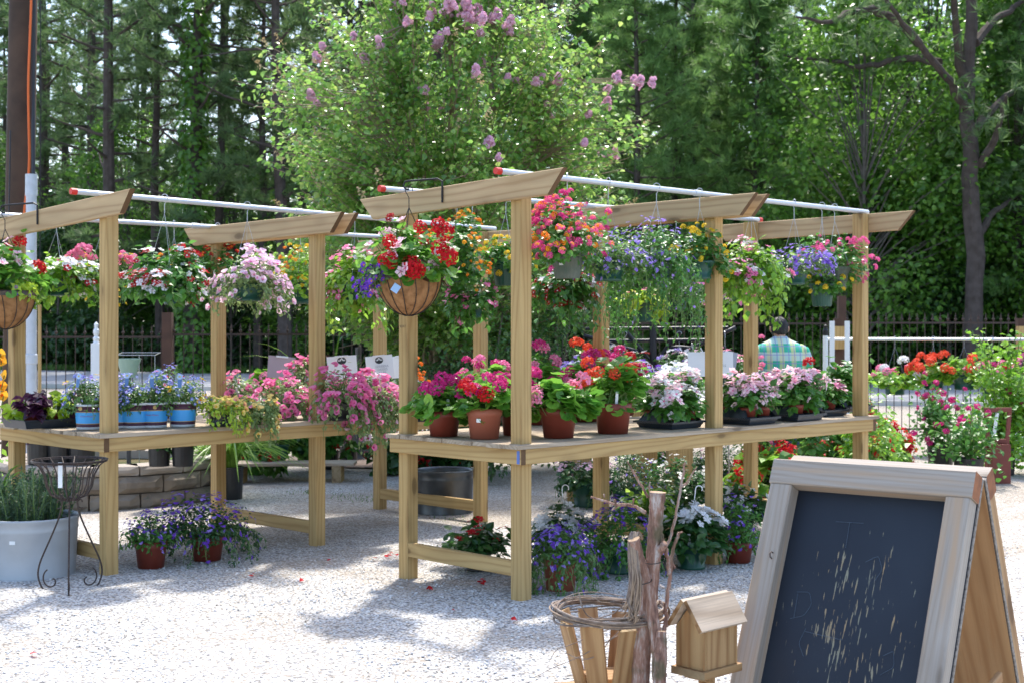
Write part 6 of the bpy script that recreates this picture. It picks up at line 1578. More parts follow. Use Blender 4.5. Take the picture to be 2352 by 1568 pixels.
def log_figure():
    D = 4.30; b0 = W(1485, 1568, D); root = thing('log_figure', 'rustic figure of weathered logs and antler like twigs with a bundle of vines', 'garden ornament', (b0.x, b0.y, 0)); rs = np.random.RandomState(12)
    loc = Vector((b0.x, b0.y, 0))
    def L(u, v, dd=0): return tuple(W(u, v, D + dd) - loc)
    def smooth(pts, k=5, it=2):
        P = np.array(pts); t = np.linspace(0, len(P) - 1, k * len(P)); Q = np.stack([np.interp(t, range(len(P)), P[:, q]) for q in range(P.shape[1])], 1)
        for _ in range(it): Q[1:-1] = (Q[:-2] + 2 * Q[1:-1] + Q[2:]) / 4
        return Q
    def log(name, pts, rad, wob=.10, seg=16, cut=True):
        Q = smooth(pts, 7); r_ = np.interp(np.linspace(0, 1, len(Q)), np.linspace(0, 1, len(rad)), rad) * (1 + .05 * rs.normal(size=len(Q)))
        mb = MB(); mb.tube(Q, r_, seg, wob=wob, rng=rs); o = mb.build(name, [LOGB, CUT], root, smooth=True)
        if cut: 
            me = o.data; me.polygons[len(me.polygons) - 2].material_index = 1; me.polygons[len(me.polygons) - 2].use_smooth = False
        return o
    g = 1830
    log('log', [L(1510, 1129), L(1506, 1200), L(1500, 1290), L(1490, 1380), L(1478, 1450), L(1471, 1560), L(1470, g)], [.026, .0225, .0235, .0255, .027, .029, .030])
    log('log', [L(1455, 1236, -.05), L(1470, 1290, -.03), L(1486, 1340, -.02), L(1499, 1410, -.03), L(1508, 1470, -.04), L(1512, 1560, -.05), L(1514, g, -.05)], [.018, .017, .018, .019, .0185, .018, .020])
    log('log', [L(1519, 1448, -.06), L(1518, 1500, -.07), L(1514, 1570, -.08), L(1512, g, -.08)], [.015, .020, .021, .022])
    log('branch_stub', [L(1502, 1262, 0), L(1520, 1256, -.02), L(1527, 1247, -.03)], [.014, .013, .011])
    tw = [([(1441, 1058), (1458, 1090), (1478, 1120), (1488, 1142)], .0042), ([(1357, 1140), (1390, 1150), (1412, 1158), (1442, 1158), (1462, 1163), (1484, 1177)], .0055), ([(1405, 1171), (1420, 1160), (1438, 1158)], .0045),
          ([(1574, 1061), (1563, 1120), (1551, 1187), (1538, 1240), (1518, 1272), (1504, 1270)], .0058), ([(1600, 1071), (1584, 1098), (1577, 1110), (1566, 1116)], .0038), ([(1560, 1222), (1547, 1256), (1537, 1333), (1530, 1394), (1527, 1450), (1522, 1560), (1518, 1820)], .0080),
          ([(1493, 1106), (1491, 1126)], .0032), ([(1517, 1215), (1527, 1250), (1535, 1290), (1538, 1320)], .0075), ([(1560, 1222), (1566, 1221)], .003), ([(1511, 1376), (1509, 1350), (1513, 1320)], .0022),
          ([(1388, 1142), (1388, 1134)], .003), ([(1415, 1158), (1413, 1146)], .003), ([(1454, 1160), (1455, 1144)], .003), ([(1536, 1300), (1545, 1297), (1548, 1303)], .005), ([(1527, 1350), (1516, 1344)], .004), ([(1524, 1390), (1516, 1380)], .005)]
    for pts, r_ in tw:
        Q = smooth([L(u, v, .01) for u, v in pts], 6, 1); Q[1:-1] += rs.normal(size=Q[1:-1].shape) * r_ * .18
        mb = MB(); f0, f1 = (.55, 1.1)
        mb.tube(Q, np.linspace(r_ * f0, r_ * f1, len(Q)), 7, wob=.2, rng=rs); mb.build('twig', [LOGB], root, smooth=True)
    # bundle of vines hanging over the second log
    for k in range(34):
        x0 = 1447 + 20 * rs.random(); lo = 1380 + 50 * rs.random(); e_ = 1425 + 45 * rs.random() + 10
        pts = [L(x0 + 10, 1232 + rs.normal() * 3, .0), L(x0, 1217 + rs.random() * 12, -.03), L(x0 - 4 + rs.normal() * 2, 1248, -.055), L(1447 + (x0 - 1447) * 1.1 + rs.normal() * 2, 1300, -.06), L(1447 + (x0 - 1447) * 1.25 + rs.normal() * 3, 1335, -.065 + rs.normal() * .008), L(1440 + (x0 - 1447) * 1.5 + rs.normal() * 6, lo - 25, -.06), L(e_ - 8 + rs.normal() * 3, lo, -.05 + rs.normal() * .01), L(e_ - 16, lo + 6 + rs.normal() * 3, -.04)]
        Q = smooth(pts, 5, 2); mb = MB(); mb.tube(Q, rs.uniform(.0016, .0034), 6); mb.build('vine_stem', [VINEL if k % 3 else VINE], root, smooth=True)
    for (u, v, r_, rx) in ((1464, 1334, .0016, .034), (1497, 1287, .0014, .030)):
        c_ = np.array(L(u + 8, v, -.03)); t = np.linspace(0, 6.28, 20); mb = MB(); mb.tube(np.stack([c_[0] + rx * np.cos(t), c_[1] + rx * 1.0 * np.sin(t), c_[2] + .006 * np.sin(t + 1)], 1), r_, 5, cap=False); mb.build('binding_wire', [IRON], root)
    for k in range(12):     # curling loop of vines at the far side of the logs
        c_ = np.array(L(1520, 1410, .08)); t = np.linspace(rs.random() * 3, rs.random() * 3 + 4.5, 16); rr = .022 + .02 * rs.random()
        mb = MB(); mb.tube(np.stack([c_[0] + rr * np.cos(t), c_[1] + .02 * np.sin(t * 1.3), c_[2] + rr * np.sin(t)], 1) + rs.normal(size=3) * .006, .0022, 5); mb.build('vine_stem', [VINEL if k % 2 else VINE], root, smooth=True)
log_figure()

# ------------------------------------------------------------------ washtub with rosemary, iron stand
ZINC = plain('zinc', (.42, .45, .48), .5, .35, dirt=.55, dirtcol=(.34, .36, .38), scale=6)
DZINC = plain('dark_zinc', (.10, .11, .12), .35, .7, dirt=.6, dirtcol=(.04, .042, .045), scale=7)
def tub(name, label, c, R, H, mat, rb=.94):
    root = thing(name, label, 'tub', c); mb = MB()
    mb.lathe([(R * rb, 0), (R * rb + .006, .012), (R * rb, .03), (R * .985, H * .78), (R * 1.0, H * .80), (R * .99, H * .83), (R, H * .93), (R * 1.035, H * .97), (R * 1.035, H), (R * .985, H), (R * .97, H * .95), (R * .93, .03), (0, .03)], 48)
    mb.build('tub', [mat], root, smooth=True); return root
p = G(17, 1318); tb = tub('washtub', 'large pale galvanised washtub planted with rosemary at the picture side', (-3.10, 8.86, 0), .305, .395, ZINC); p = Vector((-3.10, 8.56, 0))
mb = MB(); mb.lathe([(0, .34), (.28, .35), (.28, .33)], 30); mb.build('soil', [POTSOIL], tb)
mb = MB(); mb.box((.0, -.300, .26), (.035, .002, .022)); mb.build('price_label', [LABW], tb)
rs = np.random.RandomState(6); ro = thing('rosemary_bush', 'upright needle leaved rosemary growing in the pale washtub', 'plant', (p.x, p.y + .30, .345)); lf = MB()
for k in range(120):
    a_ = rs.random() * 6.28; r0 = .24 * math.sqrt(rs.random()); ln = rs.uniform(.16, .36); ou = rs.uniform(.1, .5)
    b_ = np.array([r0 * math.cos(a_), r0 * math.sin(a_), 0]); t_ = b_ * (1 + ou) + (rs.normal() * .03, rs.normal() * .03, ln); lf.tube([b_, (b_ + t_) / 2 + rs.normal(size=3) * .01, t_], .0025, 4, cap=False, mat=1)
    m_ = 60; tt = rs.uniform(.1, 1, m_)[:, None]; P_ = b_ + (t_ - b_) * tt; d = rs.normal(size=(m_, 3)); d[:, 2] = .5 + .5 * rs.random(m_)
    lf.inst(TL['thin'], frames(rs.normal(size=(m_, 3)), d, .03), P_)
lf.build('foliage', [leafmat('rosemary_leaf', (.045, .10, .05), (.09, .16, .08), rough=.5, trans=.25), STEM], ro)
p = G(1018, 1188); tub('metal_tub', 'low dark galvanised round tub standing behind the corner posts', (p.x, p.y + .22, 0), .245, .385, DZINC, .97)
def iron_stand():
    p = G(160, 1362); root = thing('iron_plant_stand', 'empty wrought iron basket stand with scrolled legs and a white tag', 'plant stand', p); Z0 = EYE - (1055 - HV) / FPX * p.y
    R = px(84, p.y); zb = Z0 - px(92, p.y); IR = plain('scroll_iron', (.045, .035, .032), .5, .5, dirt=.5, dirtcol=(.12, .08, .06), scale=30)
    mb = MB()
    for rr, z in ((R, Z0), (R * .985, Z0 - .008)): mb.tube([(rr * math.cos(t), rr * math.sin(t), z) for t in np.linspace(0, 2 * math.pi, 37)], .0045, 6, cap=False)
    for k in range(18):
        a_ = 2 * math.pi * k / 18
        mb.tube([(r_ * math.cos(a_), r_ * math.sin(a_), z) for r_, z in ((R, Z0), (R * .80, Z0 - .035), (R * .66, Z0 - .09), (R * .60, Z0 - .16), (R * .48, Z0 - .21), (R * .30, zb + .012), (R * .22, zb))], .0042, 5, cap=False)
    mb.tube([(R * .24 * math.cos(t), R * .24 * math.sin(t), zb + .002) for t in np.linspace(0, 2 * math.pi, 17)], .005, 6, cap=False)
    mb.build('wire_basket_frame', [IR], root)
    for k in range(3):
        a_ = 2 * math.pi * k / 3 + 2.9; c, s_ = math.cos(a_), math.sin(a_)
        pr = [(R * .24, zb + .03), (R * .22, zb - .02), (R * .30, zb - .10), (R * .62, zb - .25), (R * .92, zb - .38), (R * 1.0, zb - .46), (R * .88, .03), (R * .72, .006)]
        P = np.array([(r_ * c, r_ * s_, z) for r_, z in pr]); t = np.linspace(0, 7, 30); Q = np.stack([np.interp(t, range(8), P[:, q]) for q in range(3)], 1)
        for _ in range(3): Q[1:-1] = (Q[:-2] + 2 * Q[1:-1] + Q[2:]) / 4
        mb = MB(); mb.tube(Q, .0055, 7)
        sp_ = [(R * .80 - .055 + (.012 + .011 * t) * math.cos(t + 2.2) , .075 + (.012 + .011 * t) * math.sin(t + 2.2)) for t in np.linspace(0, 5.2, 22)]
        mb.tube([(r_ * c, r_ * s_, max(.006, z)) for r_, z in sp_], .0045, 6)
        sp_ = [(R * .34 + (.006 + .006 * t) * math.cos(t), zb - .02 + (.006 + .006 * t) * math.sin(t)) for t in np.linspace(0, 5, 18)]
        mb.tube([(r_ * c, r_ * s_, z) for r_, z in sp_], .004, 6)
        mb.build('leg', [IR], root, smooth=True)
    mb = MB(); mb.box((-.005, -R * .72, Z0 - .075), (.026, .0015, .15)); mb.build('white_tag', [LABW], root)
iron_stand()
# black nursery pots on the stone planter
for i, (u, v, wpx, hpx, lab) in enumerate(((92, 1092, 62, 60, 'black nursery pot on the stone planter behind the corner post'), (138, 1090, 62, 60, 'black nursery pot on the stone planter behind the iron stand'), (188, 1090, 64, 62, 'black nursery pot on the stone planter between the iron stand and the near post'),
        (366, 1080, 52, 44, 'black ribbed nursery pot on the stone planter beneath the blue buckets'), (420, 1072, 52, 44, 'black ribbed nursery pot at the end of the stone planter under the yellow petunias'))):
    z = .392 if i > 2 else .392; d = 12.0 if i > 2 else 12.2; p = W(u, 1000, d); p.z = z; R = px(wpx / 2, d)
    make_plant('nursery_pot', lab, 'pot', p, ('nursery', R, R * 1.9), sp(R=R * .9, up=.22, n=70, K=6, leaf='plum' if i < 3 else 'dark', lt='star', ls=.07, blooms=[]))
# strap leaved plants
def straps(mb, rs, n, L0, wd, base_r, arch, up=1.0):
    for k in range(n):
        a_ = rs.random() * 6.28; ln = L0 * rs.uniform(.6, 1.1); m_ = 9; t = np.linspace(0, 1, m_); ar = arch * rs.uniform(.5, 1.2); w0 = wd * rs.uniform(.7, 1.1)
        o_ = base_r * rs.random() + ln * (.15 * t + ar * t ** 2 * .8); z = ln * up * (t * 1.0 - ar * 1.05 * t ** 2.3)
        c, s_ = math.cos(a_), math.sin(a_); w_ = w0 * np.sin(np.clip(t * .93 + .12, 0, 1) * math.pi) ** .6 / 2
        Lf = np.stack([o_ * c - w_ * s_, o_ * s_ + w_ * c, z], 1); Rt = np.stack([o_ * c + w_ * s_, o_ * s_ - w_ * c, z], 1); Md = np.stack([o_ * c, o_ * s_, z - w_ * .5], 1)
        V = np.concatenate([Lf, Md, Rt]); F = [(i, i + 1, m_ + i + 1, m_ + i) for i in range(m_ - 1)] + [(m_ + i, m_ + i + 1, 2 * m_ + i + 1, 2 * m_ + i) for i in range(m_ - 1)]
        mb.add(V, F)
STRAP = leafmat('strap_leaf', (.12, .25, .03), (.26, .42, .06), rough=.35, trans=.4, glow=1.6)
def strap_plant(name, label, p, pot, n, L0, wd, arch, up=1.0, mat=None, seed=1):
    root = thing(name, label, 'potted plant', p); z0 = 0
    if pot: mb, mats = pot_mesh(*pot); mb.build('pot', mats, root); z0 = pot[2] * .9
    mb = MB(); straps(mb, np.random.RandomState(seed), n, L0, wd, .05, arch, up); o = mb.build('foliage', [mat or STRAP], root); o.location = (0, 0, z0); return root
p = G(532, 1150); strap_plant('daylily', 'green daylily with arching strap leaves in a black pot behind the shorter stand', (p.x, p.y, .02), ('nursery', .11, .30), 130, .88, .028, .9, 1.0, seed=3)
p = G(528, 1145); strap_plant('daylily', 'second daylily clump arching out beside the end of the stone planter', (p.x - .25, p.y + .5, .02), ('nursery', .11, .30), 60, .6, .026, .85, 1.0, seed=4)
p = W(757, 870, 15.4); strap_plant('ornamental_grass', 'tall yellow green ornamental grass rising behind the hot pink petunias', (p.x, p.y, .02), ('nursery', .11, .2), 46, 1.75, .022, .62, 1.15, seed=7)
p = W(800, 870, 15.9); strap_plant('ornamental_grass', 'bronze fountain grass behind the white price signs', (p.x, p.y, .02), ('nursery', .11, .2), 120, 1.3, .008, .5, 1.2, mat=leafmat('bronze_grass', (.10, .035, .03), (.20, .08, .05), trans=.3), seed=8)
# yellow lily leaning into the picture
p = W(-22, 905, 10.2); p.z = .02
lil = thing('potted_lily', 'yellow and orange lily blooms leaning in at the picture side', 'potted plant', p)
mb, mats = pot_mesh('nursery', .12, .3); mb.build('pot', mats, lil)
mb = MB(); rs = np.random.RandomState(3); B_ = []
for (u, v) in ((3, 828), (10, 860), (4, 885), (2, 812), (8, 908)):
    q = W(u, v, 10.0) - p; mb.tube([(0, 0, .25), (q.x * .4, q.y * .5, q.z * .7), tuple(q)], .004, 5, mat=1); B_.append(tuple(q))
n = 60; tt = rs.random(n); P_ = np.stack([rs.normal(size=n) * .07, rs.normal(size=n) * .07, .3 + tt * .7], 1); mb.inst(TL['lance'], frames(rs.normal(size=P_.shape) * .6 + (0, 0, .7), P_ * (1, 1, 0) + rs.normal(size=P_.shape) * .1, .07), P_)
mb.build('foliage', [LM('bright'), STEM], lil); mb = MB(); B_ = np.array(B_); mb.inst(TB['trumpet'], frames(np.tile((.6, -.6, .1), (5, 1)) + rs.normal(size=(5, 3)) * .3, rs.normal(size=(5, 3)), .085), B_); mb.build('blossoms', [CM('amber'), CM('orange')], lil)
p = W(-6, 1050, 9.2); p.z = .02; strap_plant('daylily', 'strap leaved plant at the picture side behind the washtub', p, ('nursery', .12, .4), 40, .5, .022, .7, seed=12)

# ------------------------------------------------------------------ price signs
SIGNW = plain('sign_white', (.78, .81, .84), .45); SIGNM = plain('sign_back', (.42, .34, .38), .55); SINK = plain('sign_ink', (.02, .025, .03), .6); SGREY = plain('sign_print', (.38, .42, .48), .6)
def sign(label, u, v, wpx, hpx, d, yaw, roll, text=None, logo=True, mat=None, stake_z=.9, tilt=-.12):
    c = W(u, v, d); root = thing('price_sign', label, 'sign', (c.x, c.y, stake_z)); w_, h_ = px(wpx, d), px(hpx, d)
    M = Matrix.Translation((0, 0, c.z - stake_z)) @ Matrix.Rotation(yaw, 4, 'Z') @ Matrix.Rotation(roll, 4, 'Y') @ Matrix.Rotation(tilt, 4, 'X')
    mb = MB(); mb.box((0, 0, 0), (w_, .006, h_)); o = mb.build('board', [mat or SIGNW], root); o.matrix_local = M
    mb = MB(); mb.box((0, -.006, h_ / 2 - .004), (w_ * .45, .012, .014)); o = mb.build('clip', [SIGNW], root); o.matrix_local = M
    mb = MB(); mb.box((0, .012, -h_ / 2 + .03), (w_ * .8, .012, .01)); mb.tube([(0, .012, -h_ / 2 + .04), (0, .02, -(c.z - stake_z))], .006, 6); o = mb.build('stake', [GALV], root); o.matrix_local = Matrix.Translation((0, 0, c.z - stake_z)) @ Matrix.Rotation(yaw, 4, 'Z')
    X90 = Matrix.Rotation(math.pi / 2, 4, 'X')
    if logo:
        mb = MB(); t = np.linspace(0, 2 * math.pi, 25)[:-1]; a_, b_ = w_ * .15, w_ * .125
        mb.add([(a_ * math.cos(q), b_ * math.sin(q), 0) for q in t] + [(a_ * .8 * math.cos(q), b_ * .78 * math.sin(q), 0) for q in t], [(i, (i + 1) % 24, 24 + (i + 1) % 24, 24 + i) for i in range(24)])
        mb.add([(-a_ * .85, -b_ * .1, .0005), (-a_ * .2, -b_ * .05, .0005), (0, b_ * .5, .0005), (a_ * .2, -b_ * .05, .0005), (a_ * .85, -b_ * .1, .0005), (a_ * .5, -b_ * .8, .0005), (-a_ * .5, -b_ * .8, .0005)], [(0, 1, 2, 3, 4, 5, 6)])
        mb.add([(-a_ * .5, b_ * .15, .0005), (-a_ * .15, b_ * .7, .0005), (-a_ * .3, b_ * .75, .0005), (-a_ * .72, b_ * .3, .0005)], [(0, 1, 2, 3)]); mb.add([(a_ * .5, b_ * .15, .0005), (a_ * .72, b_ * .3, .0005), (a_ * .3, b_ * .75, .0005), (a_ * .15, b_ * .7, .0005)], [(0, 1, 2, 3)])
        o = mb.build('logo', [SINK], root); o.matrix_local = M @ Matrix.Translation((0, -.0042, h_ * .29)) @ X90
    if text: text_part('lettering', text[0], text[1], SGREY, root, M @ Matrix.Translation((text[2] * w_, -.0042, -h_ * .12)) @ X90)
    return root
sign('white price sign for gerbera daisies with a round dark emblem', 872, 842, 62, 52, 11.0, .12, -.10, ('GERBERA\nDAISIES\n$5.95', .026, .08))
sign('white price sign with a round dark emblem half hidden by hot pink petunias', 786, 843, 68, 52, 10.9, .15, -.07, None)
sign('pale sign edge peeping out behind the rear corner post', 918, 842, 40, 50, 11.3, -.2, -.10, None, False)
sign('mauve back of a sign board standing among the petunias', 646, 843, 62, 50, 11.3, .35, .10, None, False, SIGNM)
sign('white price sign for annuals partly hidden by the middle post', 1632, 836, 104, 56, 12.2, 0.0, 0.0, ('ANNUALS\n$1.95', .030, .17), False, stake_z=.0)
sign('grey backed sign panel between the middle post and the rear post', 1672, 832, 44, 50, 12.6, -.7, .1, None, False, plain('sign_grey', (.36, .38, .44), .5), stake_z=.0)
# ------------------------------------------------------------------ things beyond the stands
p = G(823, 1056); lb = thing('lamp_base', 'flared grey fluted iron lamp post base standing on dark mulch', 'lamp post', (p.x, p.y, 0))
LAMP = plain('lamp_iron', (.085, .08, .085), .55, .2, dirt=.5, dirtcol=(.15, .14, .14), scale=10); mb = MB()
mb.lathe([(.25, 0), (.25, .04), (.21, .06), (.19, .08), (.175, .20), (.18, .22), (.165, .24), (.125, .33), (.09, .45), (.075, .58), (.065, .66), (.075, .68), (.05, .72), (.045, .95), (.04, .97), (0, .97)], 16, rib=.06)
mb.build('base', [LAMP], lb); mb = MB(); mb.tube([(0, 0, .95), (0, 0, 1.35)], .035, 12); mb.build('pole', [LAMP], lb)
sheet('mulch', [(p.x + 1.0 * math.cos(t) * (1 + .1 * math.sin(5 * t)), p.y - .2 + .95 * math.sin(t) * (1 + .1 * math.sin(4 * t))) for t in np.linspace(0, 6.28, 30)[:-1]], .034, plain('mulch', (.10, .07, .055), .95, dirt=.7, dirtcol=(.22, .17, .14), scale=22, bmp=1.0))
p = W(895, 860, 15.9); mk = thing('marker_post', 'slim white marker post with orange bands near the fence', 'marker post', (p.x, p.y, 0)); mb = MB(); mb.tube([(0, 0, 0), (0, 0, 1.0)], .022, 10); mb.tube([(0, 0, 1.27), (0, 0, 1.44)], .022, 10); mb.build('post', [WHITEP], mk)
for z0_, z1_ in ((1.0, 1.27), (1.44, 1.46)): mb = MB(); mb.tube([(0, 0, z0_), (0, 0, z1_)], .0235, 10); mb.build('orange_band', [plain('marker_orange', (.7, .12, .03), .5)], mk)
# white turned post and green bowl behind the near post of the shorter stand
p = W(221, 880, 14.0); tp_ = thing('turned_post', 'white turned garden post showing just before the near post of the shorter stand', 'post', (p.x, p.y, 0)); mb = MB()
z1 = EYE - (788 - HV) / FPX * 14; mb.box((0, 0, z1 / 2), (.085, .085, z1)); mb.lathe([(.034, z1), (.026, z1 + .02), (.034, z1 + .05), (.02, z1 + .07), (.03, z1 + .10), (.03, z1 + .13), (.018, z1 + .15), (.022, z1 + .19), (0, z1 + .22)], 14); mb.build('post', [WHITEP], tp_)
p = W(296, 845, 12.6); gb = thing('planter_bowl', 'pale green planter bowl beyond the blue buckets', 'bowl', (p.x, p.y, 0)); mb = MB(); zt = EYE - (823 - HV) / FPX * 12.6; mb.lathe([(.06, zt - .17), (.11, zt), (.105, zt), (.05, zt - .16), (0, zt - .16)], 24); mb.build('bowl', [plain('pale_green', (.30, .44, .36), .4)], gb)
mb = MB(); mb.tube([(0, 0, 0), (0, 0, zt - .165)], .02, 10); mb.lathe([(.12, 0), (.12, .02), (.02, .04)], 16); mb.build('pedestal', [LAMP], gb)
p = W(315, 850, 13.2); ws = thing('wire_rack', 'thin steel wire rack beside the pale green planter bowl', 'rack', (p.x, p.y, 0)); mb = MB(); zt = EYE - (815 - HV) / FPX * 13.2
for x in (-.2, .02, .17): mb.tube([(x, 0, 0), (x, 0, zt)], .004, 5)
mb.tube([(-.2, 0, zt), (.17, 0, zt)], .004, 5); mb.tube([(-.2, .2, zt + .02), (.17, .2, zt + .02)], .004, 5); mb.tube([(-.2, 0, zt), (-.2, .2, zt + .02)], .004, 5); mb.tube([(.17, 0, zt), (.17, .2, zt + .02)], .004, 5); mb.build('wire_frame', [WIRE], ws)

# black display rack with arms
D = 13.6; p = W(1500, 900, D); rk = thing('display_rack', 'black metal display rack with curved arms and hanging hooks beyond the geraniums', 'rack', (p.x, p.y, 0))
BLK = plain('rack_black', (.012, .013, .018), .45, .2); mb = MB(); mb.tube([(0, 0, 0), (0, 0, EYE - (725 - HV) / FPX * D)], .035, 12); mb.lathe([(.4, 0), (.4, .03), (.05, .06)], 24); mb.build('pole', [BLK], rk)
def Lk(u, v, dd=0): q = W(u, v, D + dd); return (q.x - p.x, q.y - p.y, q.z)
for v, u0, u1 in ((755, 1345, 1672), (783, 1395, 1625)): mb = MB(); mb.tube([Lk(u0, v, .1), Lk(u1, v - 2, -.1)], .017, 8); mb.build('crossbar', [BLK], rk)
for pts in ([(1500, 840), (1530, 800), (1575, 750)], [(1500, 840), (1470, 800), (1430, 752)], [(1535, 830), (1560, 808), (1610, 790), (1690, 752)], [(1470, 835), (1440, 806), (1390, 785), (1340, 770)], [(1500, 836), (1478, 812), (1440, 798), (1405, 800), (1385, 818)], [(1500, 836), (1520, 810), (1550, 795), (1590, 800)]):
    P = np.array([Lk(*q, .05) for q in pts]); t = np.linspace(0, len(P) - 1, 14); Q = np.stack([np.interp(t, range(len(P)), P[:, c]) for c in range(3)], 1)
    for _ in range(3): Q[1:-1] = (Q[:-2] + 2 * Q[1:-1] + Q[2:]) / 4
    mb = MB(); mb.tube(Q, .02, 8); mb.build('arm', [BLK], rk, smooth=True)
for (u, v, lab, cc) in ((1435, 765, 'red and white flowering basket hooked on the black rack', [('red', 'white'), ('white', 'pink')]), (1560, 765, 'white flowering basket hooked on the black rack', [('white', 'white'), ('lavender', 'white')]), (1590, 792, 'white and pink basket on the end arm of the black rack', [('white', 'white'), ('lightpink', 'pink')]),
                    (1395, 790, 'lilac and red flowering basket on the low arm of the black rack', [('lavender', 'white'), ('red', 'white')]), (1665, 765, 'pink petunia basket on the long arm of the black rack', [('hotpink', 'eye'), ('pink', 'eye')])):
    q = W(u, v, D - .05); zb = EYE - (878 - HV) / FPX * D
    make_plant('hanging_basket', lab, 'hanging basket', (q.x, q.y, zb), ('green', .13, .15), sp(R=.27, up=.2, down=.14, n=420, K=14, leaf='mid', lt='lance', ls=.05, trail=(14, .25), blooms=[('flat5', c, e_, .05, 40, 'all') for c, e_ in cc]), None, hang=q.z - zb)
# pots of summer flowers on a low table behind the geraniums: fills the gap beneath the rack
for (u, v, d, lab, cols) in ((1330, 860, 12.6, 'lilac and white flowers in a green pot behind the orange red geranium', [('lavender', 'white'), ('white', 'white')]), (1560, 868, 12.4, 'mound of white petunias behind the white and pink impatiens', [('white', 'white')]), (1480, 868, 12.8, 'purple and white flowers behind the coral geranium heads', [('purple', 'white'), ('white', 'white')])):
    q = W(u, v, d); R = .15
    pd = thing('pedestal', 'rough timber pedestal under the ' + lab.split(' in ')[0].split(' behind ')[0], 'pedestal', (q.x, q.y, 0)); hz = q.z - .28; obox('block', Vector((q.x, q.y, hz / 2)), Zv, (1, 0, 0), (hz, .22, .22), [PINE, ENDL], pd)
    make_plant('potted_plant', lab, 'potted plant', (q.x, q.y, hz), ('green', R, .18), sp(R=.30, up=.24, down=0, n=500, K=14, leaf='mid', lt='lance', ls=.045, blooms=[('flat5', c, e_, .055, 60, 'top') for c, e_ in cols]))

# hanging rail with geraniums along the fence
D = 17.5; p = W(1895, 778, D); rl = thing('hanging_rail', 'pale pipe rail on timber blocks carrying a row of geranium baskets', 'rail', (p.x, p.y, 0)); zr = EYE - (779 - HV) / FPX * D
e2 = W(2440, 779, D - .6); mb = MB(); mb.tube([(0, 0, zr), (e2.x - p.x, e2.y - p.y, zr)], .022, 10); mb.build('pipe', [GALV], rl)
for (u, dd) in ((1929, 0), (2352, -.45)):
    q = W(u, 780, D + dd + .10); obox('block', Vector((q.x, q.y, zr + .02)), Zv, (1, 0, 0), (.29, .17, .09), [PINE, ENDL], rl); obox('post', Vector((q.x, q.y + .11, .85)), Zv, (1, 0, 0), (1.7, .1, .1), [BROWNP, BROWNP], rl)
for k, (u, lab, cols, hh) in enumerate(((2052, 'pink and white geranium basket first on the pale pipe rail', [('white', .35), ('pink', .75)], 905), (2138, 'orange red geranium basket with white label second on the rail', [('coral', 1)], 893), (2206, 'round leafy geranium basket with one orange red head on the rail', [('coral', .5)], 893),
        (2268, 'pink geranium basket fourth on the pale pipe rail', [('pink', 1.3)], 910), (2345, 'pink and red geranium basket at the picture side end of the rail', [('pink', 1), ('red', .5)], 900))):
    q = W(u, 780, D - .35 * (u - 1895) / 545 * 1.1); zb = EYE - (hh - HV) / FPX * q.y; y_ = p.y + (e2.y - p.y) * ((q.x - p.x) / (e2.x - p.x))
    make_plant('hanging_basket', lab, 'hanging basket', (q.x, y_, zb), ('green', .15, .19), geranium(.34, .20, cols, 10, 230, leaf='bright', ls=.085, bs=.11, down=.05), None, hang=zr + .02 - zb)
# white slatted uprights and white hand pump by the rail
for (u, w_, lab) in ((1911, .06, 'white painted board upright before the tall brown post'), (1946, .06, 'white painted board upright just past the tall brown post')):
    q = W(u, 780, 17.3); tag(obox('white_board', Vector((q.x, q.y, .84)), Zv, (1, 0, 0), (1.66, w_, .03), [WHITEP, WHITEP], None), lab, 'board')
q = W(1896, 800, 16.8); mk = thing('bollard', 'slim white post with a black cap beside the man', 'bollard', (q.x, q.y, 0)); mb = MB(); mb.tube([(0, 0, 0), (0, 0, 1.50)], .032, 12); mb.build('post', [WHITEP], mk); mb = MB(); mb.lathe([(.034, 1.49), (.036, 1.55), (.02, 1.58), (.024, 1.61), (0, 1.63)], 14); mb.build('cap', [IRON], mk)
# red geranium among leafy shrubs beside the man
q = W(1880, 850, 12.9); make_plant('potted_geranium', 'red geranium with leafy shoots between the man and the far corner post', 'potted plant', (q.x, q.y, .02), ('terra', .16, .3), sp(R=.32, up=.92, down=0, n=560, K=18, leaf='mid', lt='round', ls=.075, blooms=[('ball', 'red', 'red', .10, 9, 'stalk')]))
q = W(2010, 930, 12.2); make_plant('leafy_shrub', 'loose green shrub showing past the far corner post of the longer stand', 'shrub', (q.x, q.y, .02), ('nursery', .17, .3), sp(R=.30, up=1.0, down=0, n=620, K=16, leaf='bright', lt='lance', ls=.07, blooms=[]))
q = W(1745, 850, 12.4); make_plant('potted_petunia', 'tall pink snapdragon spikes rising in front of the man', 'potted plant', (q.x, q.y, .02), ('nursery', .15, .3), sp(R=.20, up=1.0, down=0, n=380, K=12, leaf='mid', lt='lance', ls=.05, blooms=[('ball2', 'pink', 'pink', .05, 26, 'stalk')]))
